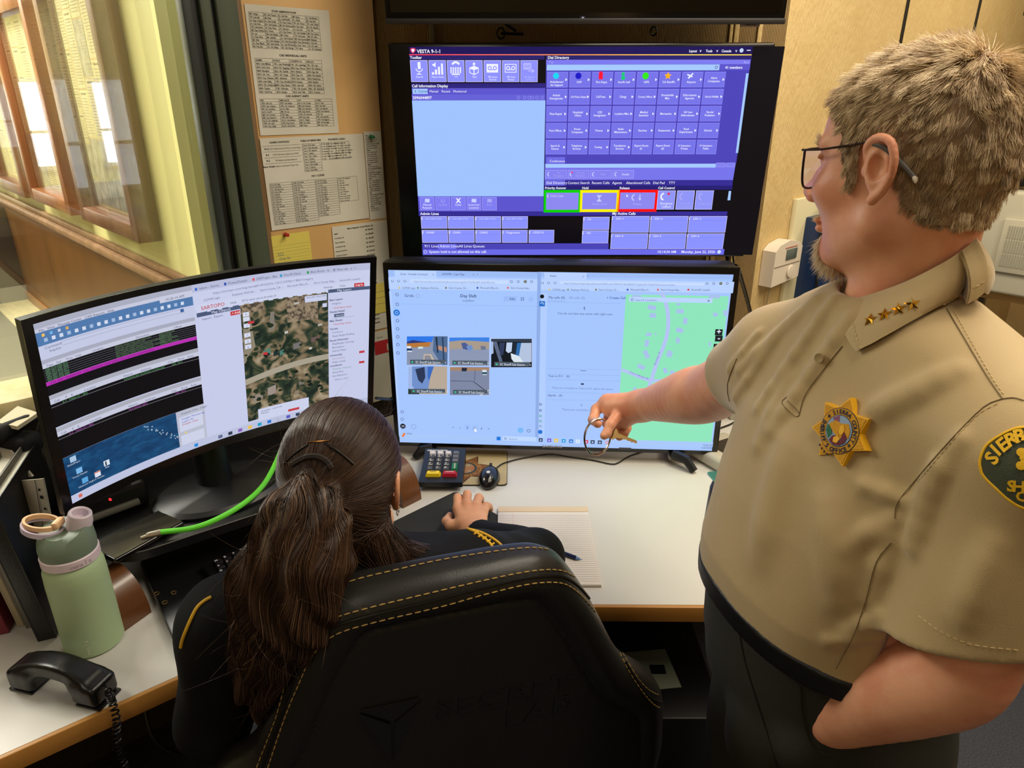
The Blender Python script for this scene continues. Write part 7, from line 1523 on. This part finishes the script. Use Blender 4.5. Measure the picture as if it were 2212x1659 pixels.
for s_ in(-1,1):
    g=G(); g.tube(crom([gp(.004,.084*s_,.033),gp(-.018,.087*s_,.028),gp(-.038,.084*s_,.012),gp(-.050,.081*s_,.000)],4),.0028,None,8); g.build('temple_tip',mat('grey_temple_tip','#57524c',.4),gls)
    g=G(); g.lathe([(0,0),(.0032,0),(.0032,.004),(0,.005)],gp(-.0505,.081*s_,-.0005),None,8,(UP,nrm(np.cross(UP,MR@V(-.7,0,-.6))),nrm(MR@V(-.7,0,-.6)))); g.build('end_cap',mat('ivory_cap','#d8cdb8',.4),gls)
    g=G(); pts=[gp(.0995-(abs(a)/.064)**2*.010,a*s_,b) for a,b in lo]; g.add(pts,[tuple(range(8))]); o=g.build('lens',mat('spectacle_lens','#ffffff',0,trans=1,alpha=.15),gls,smooth=0); md=o.modifiers.new('t','SOLIDIFY'); md.thickness=.0012
# hair on the man's head
hn=vnorm(hv,hf); hn*=np.sign((hn*(hv-wor(0,0,.02))).sum(1).mean())
def manmask(q):
    x,y,z=q[:,0],q[:,1],q[:,2]; ay=np.abs(y)
    line=np.interp(x,[-.13,-.09,-.055,-.035,-.026,-.010,.012,.018,.028,.040,.052,.070,.090],[-.050,-.054,-.048,-.030,.010,.040,.040,-.012,-.016,.035,.062,.082,.100])
    return z>line
def hairfield(q,n):
    x,y,z=q[:,0],q[:,1],q[:,2]; t_=np.clip((z-.055)/.05,0,1)[:,None]; back=np.clip((-x-.03)/.05,0,1)[:,None]
    cx,cy=x+.062,y+.012; rad=np.stack([cx,cy,-.35*np.ones_like(x)],1); rad/=np.linalg.norm(rad,axis=1)[:,None]
    side=np.stack([np.full_like(x,.30),np.zeros_like(x),np.full_like(x,-1)],1)
    d_=side*(1-t_)+(rad*.7+np.stack([np.full_like(x,.6),.3*np.ones_like(x),0*x],1)*(1-back))*t_
    d_-=n*(d_*n).sum(1)[:,None]; return d_/(np.linalg.norm(d_,axis=1)[:,None]+1e-9)
q=loc(hv); ln_=hn@MR; mk_=manmask(q)&(np.abs(f_head(hv))<.004)
earm=np.abs(q[:,1])>.0785
mk_&=~(earm&(q[:,2]<.045)&(q[:,0]>-.04)&(q[:,0]<.02))
fm=mk_[hf].all(1); used=np.unique(hf[fm]); remap=-np.ones(len(hv),int); remap[used]=np.arange(len(used))
m_hair=mat('grey_blond_hair','#8a7660',.55,attr=['#7d6850','#a98f70','#d2b68e','#ecd4aa','#fbeccb'],spec=.35)
m_scalp=mat('hair_undercoat','#94795a',.8)
mk('hair_undercoat',hv[used]+hn[used]*.0035,remap[hf[fm]],m_scalp,man,smooth=180)
fc=hf[fm]; ar=np.linalg.norm(np.cross(hv[fc[:,1]]-hv[fc[:,0]],hv[fc[:,3]]-hv[fc[:,0]]),axis=1); NS=60000
pick=rng.choice(len(fc),NS,p=ar/ar.sum()); w4=rng.dirichlet(np.ones(4),NS); P=(hv[fc[pick]]*w4[...,None]).sum(1); Nn=(hn[fc[pick]]*w4[...,None]).sum(1); Nn/=np.linalg.norm(Nn,axis=1)[:,None]
ql=loc(P); nl=Nn@MR; fl=hairfield(ql,nl)
# clumps
seeds=rng.choice(NS,1400,replace=False); from mathutils.kdtree import KDTree
kd=KDTree(len(seeds)); [kd.insert(Vector(P[s_]),i) for i,s_ in enumerate(seeds)]; kd.balance()
cl=np.array([kd.find(Vector(p_))[1] for p_ in P]); cdir=rng.normal(0,.24,(len(seeds),3)); ctone=rng.random(len(seeds))
top_=np.clip((ql[:,2]-.05)/.05,0,1); Ls_=.008+.012*top_+.004*rng.random(NS); Ls_=Ls_+.003; Ls_*=np.clip((ql[:,2]+.08)/.05,.4,1)
fw=fl+cdir[cl]+rng.normal(0,.12,(NS,3)); fw/=np.linalg.norm(fw,axis=1)[:,None]; fw=fw@MR.T
K=4; tr_=[]; cp_=P[seeds][cl]
for k in range(K):
    t_=k/(K-1); p_=P+Nn*(.0015+.30*Ls_[:,None]*t_*(1-.45*t_))+fw*Ls_[:,None]*t_; p_=p_+(cp_-P)*(.26*t_*t_); tr_.append(p_)
tone=np.clip(.45*ctone[cl]+.45*rng.random(NS)+.10*top_+.05,0,1)
hr=strands('hair',P,np.array(tr_),m_hair,man,.00042,tone)
# goatee, eyebrows
def patchhair(maskf,n_,L0,dirl,name,tones,r0=.0003):
    mm=maskf(q)&(np.abs(f_head(hv))<.004); ff=hf[mm[hf].all(1)]
    if len(ff)==0: return
    pk=rng.choice(len(ff),n_); w_=rng.dirichlet(np.ones(4),n_); P_=(hv[ff[pk]]*w_[...,None]).sum(1); N2=(hn[ff[pk]]*w_[...,None]).sum(1)
    dw=MR@nrm(V(*dirl)); D=dw+rng.normal(0,.25,(n_,3)); D/=np.linalg.norm(D,axis=1)[:,None]; L1=L0*(.6+.6*rng.random(n_))[:,None]
    T_=np.array([P_+N2*(.001+.3*L1*t_)+D*L1*t_ for t_ in(0,.5,1)]); strands(name,P_,T_,m_hair,man,r0,np.clip(tones+.3*rng.random(n_),0,1))
patchhair(lambda q:(q[:,0]>.056)&(q[:,2]<-.080)&(np.abs(q[:,1])<.028),3200,.013,(.12,0,-1),'goatee',.72)
patchhair(lambda q:(q[:,0]>.088)&(q[:,2]<-.048)&(q[:,2]>-.062)&(np.abs(q[:,1])<.03),900,.008,(.3,0,-1),'moustache',.6)
patchhair(lambda q:(q[:,0]>.07)&(q[:,2]>.024)&(q[:,2]<.036)&(np.abs(q[:,1])<.052)&(np.abs(q[:,1])>.012),500,.006,(.1,0,.15),'eyebrows',.4,.0002)
# ------------------------------------------------------------------ keys in his hand
kr=thing('key_ring','large steel key ring with one brass key, held in the pointing man\'s hand','key ring',PZ(1292,945,1.475))
rcn=PZ(1291,944,1.478); rX=nrm(PZ(1321,944,1.49)-PZ(1261,944,1.466)); rY=nrm(V(0,.25,1)-rX*(V(0,.25,1)@rX)); g=G()
for o_ in(0,.0022): g.tube([rcn+V(0,o_,0)+rX*.0305*math.cos(t_)+rY*.0385*math.sin(t_) for t_ in np.linspace(0,2*math.pi,49)],.0019,None,7,cap=False)
g.build('ring',mat('worn_steel','#b8a898',.22,metal=1),kr)
ka,kb_=PZ(1322,936,1.47),PZ(1378,958,1.455); kx=nrm(kb_-ka); kn=nrm(np.cross(kx,CAM-ka)); ku=np.cross(kn,kx); ku=nrm(CAM-ka); ky=nrm(np.cross(kx,ku)); g=G()
P=[(-.006,-.011),(.006,-.012),(.012,-.005),(.052,-.0045),(.055,-.001),(.052,.002),(.048,.0005),(.044,.003),(.040,.001),(.036,.003),(.031,.001),(.027,.0035),(.022,.002),(.018,.0045),(.012,.005),(.006,.012),(-.006,.011)]
g.prism(P,ka,kx,ky,nrm(np.cross(kx,ky)),.0022); g.build('key',mat('brass_key','#9a7c4a',.3,metal=.9),kr)
g=G(); g.tube([ka+kx*-.006+ky*.004*math.sin(t_)*1.5+kx*.007*math.cos(t_) for t_ in np.linspace(0,6.28,17)],.0011,None,6,cap=False); g.build('split_link',mat('worn_steel','#b8a898',.22,metal=1),kr)
# ------------------------------------------------------------------ the seated woman
WH,WRt=headframe((-.256,.950,1.150),math.radians(6),math.radians(0),0); wl=lambda q:(q-WH)@WRt; ww=lambda *a: WH+WRt@V(*a)
WN=V(-.245,.925,1.040); wlat=nrm(V(.945,.30,0)); wfd=V(-wlat[1],wlat[0],0)
S_R=V(-.055,.955,.985); S_L=V(-.430,.845,.975); E_R=V(.045,1.120,.895); W_R=V(-.088,1.352,.792)
E_L=V(-.475,.84,.785); W_L=V(-.43,1.12,.80)
def f_wh(p):
    d_=head_sdf(wl(p)*1.04)/1.04; return smin(d_,seg(p,ww(-.028,0,-.05),WN,.050,.054),.025)
v1,f1=sdfmesh(f_wh,WH+V(-.14,-.14,-.22),WH+V(.14,.16,.14),.003)
hb=DH+.003
def f_wr(p):
    d_=chain(p,[E_R,W_R],[.038,.025]); kn_=[(-.128,1.428,.806),(-.107,1.434,.812),(-.086,1.430,.810),(-.068,1.418,.802)]
    for k_ in kn_: d_=smin(d_,seg(p,V(W_R[0]+(k_[0]+.098)*.45,W_R[1],W_R[2]),k_,.017,.0115),.012)
    pip=[(-.131,1.466,.813),(-.108,1.474,.818),(-.080,1.468,.812),(-.061,1.446,.802)]; dip=[(-.131,1.492,.796),(-.108,1.503,.798),(-.077,1.494,.792),(-.056,1.468,.786)]; tip=[(-.130,1.504,.782),(-.108,1.516,.783),(-.076,1.504,.776),(-.053,1.479,.772)]
    for a,b,c,e_ in zip(kn_,pip,dip,tip): d_=smin(d_,chain(p,[a,b,c,e_],[.0112,.0098,.0088,.0078],.003),.005)
    d_=smin(d_,chain(p,[(-.104,1.372,.792),(-.142,1.388,.787),(-.153,1.412,.782),(-.148,1.440,.778)],[.016,.0125,.0112,.0095],.005),.010)
    return d_
v2,f2=sdfmesh(f_wr,V(-.2,1.06,.74),V(.12,1.54,.96),.0024)
def f_wl(p):
    d_=chain(p,[E_L,W_L],[.036,.025]); hd_=nrm(V(.4,.9,0)); sd=V(hd_[1],-hd_[0],0)
    for i in range(4):
        o_=sd*(-.030+.02*i); a=W_L+hd_*.085+o_+UP*.01; d_=smin(d_,seg(p,W_L+o_*.4,a,.016,.011),.012); d_=smin(d_,chain(p,[a,a+hd_*.035+UP*.006,a+hd_*.055-UP*.010],[.0108,.0095,.008],.003),.005)
    d_=smin(d_,chain(p,[W_L+sd*.02,W_L+sd*.045+hd_*.045,W_L+sd*.05+hd_*.075-UP*.004],[.015,.012,.0095],.005),.01); return d_
v3,f3=sdfmesh(f_wl,W_L-V(.14,.24,.1),W_L+V(.18,.22,.1),.0035)
wom=thing('person','seated woman seen from behind with long brown half-tied hair and a black uniform','person',(-.2,1.0,0))
V_,F_=join([(v1,f1),(v2,f2),(v3,f3)]); mk('body',V_,F_,m_skin2,wom,smooth=180)
PV=V(-.20,1.00,0)
def f_wt(p):
    d_=chain(p,[PV+UP*.58,V(-.215,.955,.78),V(-.238,.915,.96)],[.150,.128,.120],.08)
    d_=smin(d_,seg(p,V(-.24,.905,.97)-wlat*.12,V(-.24,.905,.97)+wlat*.12,.085,.085),.06)
    d_=smin(d_,seg(p,WN-UP*.01,S_R,.06,.060),.05); d_=smin(d_,seg(p,WN-UP*.01,S_L,.06,.062),.05); d_=smax(d_,(p-(WN+UP*.012))@nrm(V(0,.3,1)),.01)
    d_=smin(d_,chain(p,[S_R,E_R,E_R+(W_R-E_R)*.86],[.064,.052,.036],.02),.03)
    d_=smin(d_,chain(p,[S_L,E_L,E_L+(W_L-E_L)*.86],[.066,.056,.038],.02),.03)
    dr=nrm(W_R-E_R); d_=smax(d_,np.where((p-E_R)@dr>.08,(p-(E_R+(W_R-E_R)*.87))@dr,-1),.004)
    return d_+.0022*np.sin(p[:,2]*42+p[:,0]*31+2*np.sin(p[:,1]*20))*np.sin(p[:,1]*33+p[:,0]*12)
v,f=sdfmesh(f_wt,V(-.62,.68,.40),V(.16,1.46,1.12),.006); m_bk=mat('black_uniform_twill','#070708',.85,bump=.3,bsc=500,bd=.0008,spec=.25)
wsh=mk('uniform_shirt',v,f,m_bk,wom,smooth=180); WV=bvh(v,f)
def f_lg(p):
    d_=None
    for s_ in(-1,1):
        h_=PV+wlat*.10*s_; k_=h_+wfd*.46+UP*.56; e_=chain(p,[h_+UP*.57,k_,k_-UP*.46+wfd*.02],[.095,.068,.045],.03); d_=e_ if d_ is None else smin(d_,e_,.03)
    return d_
v,f=sdfmesh(f_lg,V(-.75,.8,.02),V(.2,1.7,.72),.012); mk('trousers',v,f,m_bk,wom,smooth=180)
for s_ in(-1,1):
    h_=PV+wlat*.10*s_+wfd*.48
    def f_b(p,h_=h_): return smax(seg(p,h_+UP*.05-wfd*.05,h_+UP*.04+wfd*.16,.045,.036),.003-p[:,2],.004)
    v,f=sdfmesh(f_b,h_-V(.25,.25,.02),h_+V(.25,.3,.14),.010); mk('boot',v,f,mat('black_boot','#0b0b0b',.4),wom,smooth=180)
# sleeve patches with yellow borders
m_py=mat('yellow_patch_thread','#d8a818',.6,bump=.5,bsc=900,bd=.001)
def ribbon(pts,r,name,m,b=WV,off=.001,par=wsh):
    g=G(); k=0
    for run in onsurf(b,smo(pts,4),off,6): g.tube(run,r,None,7); k+=1
    return g.build(name,m,par) if k else None
ribbon([(1010,1143),(1030,1152),(1056,1172),(1068,1190),(1080,1200)],.0022,'patch_border',m_py); ribbon([(1010,1143),(1042,1152),(1070,1168),(1090,1186)],.0022,'patch_border',m_py)
for i,(x,y) in enumerate(((1028,1151),(1037,1157),(1046,1162),(1055,1168),(1063,1175),(1072,1181))):
    ribbon([(x-4,y+4),(x+4,y-1)],.0016,'patch_letter',m_py)
ribbon([(392,1398),(396,1380),(410,1345),(425,1315),(440,1300),(457,1290)],.0024,'patch_border',m_py)
# her hair: scalp mass, half-up tie, long fall
tie=ww(-.112,.010,.052); 
fall=[tie,tie+V(.0,-.022,-.016),tie+V(-.006,-.040,-.070),tie+V(-.022,-.050,-.140),tie+V(-.058,-.048,-.205),tie+V(-.085,-.045,-.275),tie+V(-.098,-.045,-.345)]
def f_cap(p):
    q=wl(p)*1.04; d_=ell(q,(-.016,0,.042),(.109,.090,.110))/1.04
    q2=q; d_=smin(d_,ell(q,(-.055,0,-.035),(.062,.072,.075))/1.04,.03)
    face=smax(.052-q[:,0]+.35*(q[:,2]-.06),-(.0)*q[:,0]-1,.01); d_=smax(d_,np.minimum(q[:,0]-.075,1)+.0*q[:,0],.02) 
    # opening for face and right ear
    d_=smax(d_,-ell(q,(.11,0,-.055),(.085,.12,.085)),.015); d_=smax(d_,-ell(q,(-.004,-.098,-.010),(.032,.036,.046)),.010); d_=smax(d_,-ell(q,(.02,-.085,-.075),(.055,.05,.05)),.012)
    return d_
def f_hair(p):
    d_=f_cap(p)
    f_=chain(p,fall,[.026,.042,.058,.062,.050,.034,.012],.03); f_=f_+.0045*np.sin(p[:,0]*150+4*np.sin(p[:,2]*24)); 
    f_=smin(f_,chain(p,[ww(-.06,.050,-.03),fall[3]+V(-.052,.02,.02),fall[4]+V(-.03,.01,0)],[.040,.034,.02],.03),.03)
    f_=smin(f_,chain(p,[ww(-.055,-.045,-.04),WN+V(.055,-.03,.005),WN+V(.10,-.005,-.022),WN+V(.155,.045,-.034)],[.034,.034,.026,.012],.03),.03)
    return smin(d_,f_,.012)
v,f=sdfmesh(f_hair,WH+V(-.30,-.26,-.46),WH+V(.22,.17,.15),.0035)
m_wh=mat('dark_brown_hair','#2c1d14',.38,attr=['#21160f','#38261a','#513828','#73563e','#927458'],spec=.5); m_wu=mat('hair_mass_brown','#20150e',.5)
whm=mk('hair_mass',v,f,m_wu,wom,smooth=180)
wn_=grad(f_hair,v); ar=np.ones(len(f))
def trace(P,fieldf,steps,ds,off,relax=1.0):
    out=[]; p=P.copy(); h_=fieldf(p)
    for k in range(steps):
        out.append(p.copy()); g_=grad(f_hair,p); D=fieldf(p); D=D-g_*(D*g_).sum(1)[:,None]*relax; D/=np.linalg.norm(D,axis=1)[:,None]+1e-9
        p=p+D*ds; p=p-grad(f_hair,p)*(f_hair(p)-off)[:,None]*.8
    return np.array(out)
vc=v[f].mean(1)
# cap strands: start anywhere on the scalp and run to the tie
capm=(f_cap(vc)<.006); idx=np.where(capm)[0]; N1=9000; pk=rng.choice(idx,N1); P=v[f[pk,0]]+rng.normal(0,.001,(N1,3)); off1=.0005+.0022*rng.random(N1)
ql_=wl(P); low=ql_[:,2]<-.01
def fieldcap(p):
    D=tie+V(0,-.006,-.004)-p; q=wl(p); D/=np.linalg.norm(D,axis=1)[:,None]+1e-9
    dn=V(-.05,-.25,-1); t_=np.clip((-.005-q[:,2])/.03,0,1)[:,None]; fr=np.clip((q[:,0]+.04)/.1,0,1)[:,None]; back=(WRt@V(-1,0,-.1))
    D=D*(1-t_)+(dn*.6+back*.5)*t_; return D
T1=trace(P,fieldcap,16,.0052,off1)
cw=rng.random(N1); strands('hair',P,T1,m_wh,wom,.00042,np.clip(.15+.55*cw*(.4+.6*rng.random(N1)),0,1))
# falling strands
N2=12500; t_=rng.random(N2); st_=np.array(crom(fall,6)); 
low_=np.where(f_cap(vc)>.001)[0]; nt_=low_[np.linalg.norm(vc[low_]-fall[1],axis=1)<.055]; pk=np.concatenate([rng.choice(low_,N2-3500),rng.choice(nt_,3500)]); P=v[f[pk,0]]+rng.normal(0,.0015,(N2,3)); off2=.0005+.006*rng.random(N2)**2
F_a=np.array(fall); 
def fieldfall(p):
    # follow the nearest guide: the tail, or the lock on the right shoulder
    G2=np.array([ww(-.055,-.045,-.04),WN+V(.055,-.03,.005),WN+V(.10,-.005,-.022),WN+V(.14,.035,-.038)])
    def nd(Gs):
        best=None;dd=None
        for a,b in zip(Gs[:-1],Gs[1:]):
            s_=seg(p,a,b,0,0); t_=nrm(b-a)
            if best is None: best=s_; dd=np.tile(t_,(len(p),1))
            else: m_=s_<best; best=np.where(m_,s_,best); dd[m_]=t_
        return best,dd
    a,da=nd(F_a); b,db=nd(G2); w_=1/(1+np.exp((b-a+.01)*-120)); w_=w_[:,None]
    D=da*w_+db*(1-w_); n_=len(p); ph=(p[:,0]*70+p[:,2]*62); D=D+np.stack([.34*np.sin(ph),.16*np.cos(ph*1.3),0*ph],1); return D/np.linalg.norm(D,axis=1)[:,None]
T2=trace(P,fieldfall,20,.0085,off2,.9)
strands('hair',P,T2,m_wh,wom,.00050,np.clip(.1+.8*rng.random(N2)*(.35+.65*np.sin(P[:,0]*160+P[:,2]*35)**2),0,1))
N3=260; pk=rng.choice(len(v),N3); P=v[pk]; D=wn_[pk]*.5+V(0,-.1,-.7)+rng.normal(0,.5,(N3,3)); D/=np.linalg.norm(D,axis=1)[:,None]
bend=rng.normal(0,.5,(N3,3)); T3=np.array([P+D*.05*t_+bend*.03*t_*t_ for t_ in np.linspace(0,1,7)]); strands('flyaway_hair',P,T3,m_wh,wom,.00016,.5+.5*rng.random(N3))
# pins
def pinhair(pts,m,r=.0011,name='hair_pin'):
    g=G(); HB=pinhair.b
    for run in onsurf(HB,smo(pts,3),.0032,8): g.tube(run,r,None,6)
    if g.n: g.build(name,m,wom)
pinhair.b=bvh(v,f)
m_pin=mat('black_bobby_pin','#0d0a08',.3,metal=.3)
pinhair([(668,957),(690,955),(712,953)],mat('gold_bobby_pin','#a0703c',.25,metal=.9)); pinhair([(702,958),(735,980),(762,1003)],m_pin,.0016); pinhair([(668,962),(642,980),(618,1002)],m_pin,.0016)
pinhair([(636,1004),(660,990),(685,987),(705,996),(716,1012)],mat('brown_hair_tie','#1c120c',.8),.0045,'hair_tie')
# ear rings
for k,(x,z) in enumerate(((-.003,-.030),(.000,-.024))):
    c=ww((-.006+x)/1.04,-(.085)/1.04,(z)/1.04); g=G(); g.tube([c+WRt@V(.007*math.cos(t_),0,.007*math.sin(t_))+V(0,0,-.004) for t_ in np.linspace(0,6.283,19)],.0008,None,6,cap=False); g.build('hoop_earring',mat('silver_hoop','#d8cfc8',.15,metal=1),wom)
mouse((-.112,1.452,hb),.10,.105,.060,.030,'black computer mouse under the seated woman\'s right hand',mat('mouse_matt_black','#121214',.5))
for o in list(bpy.data.objects):
    if '_o' in o: del o['_o']
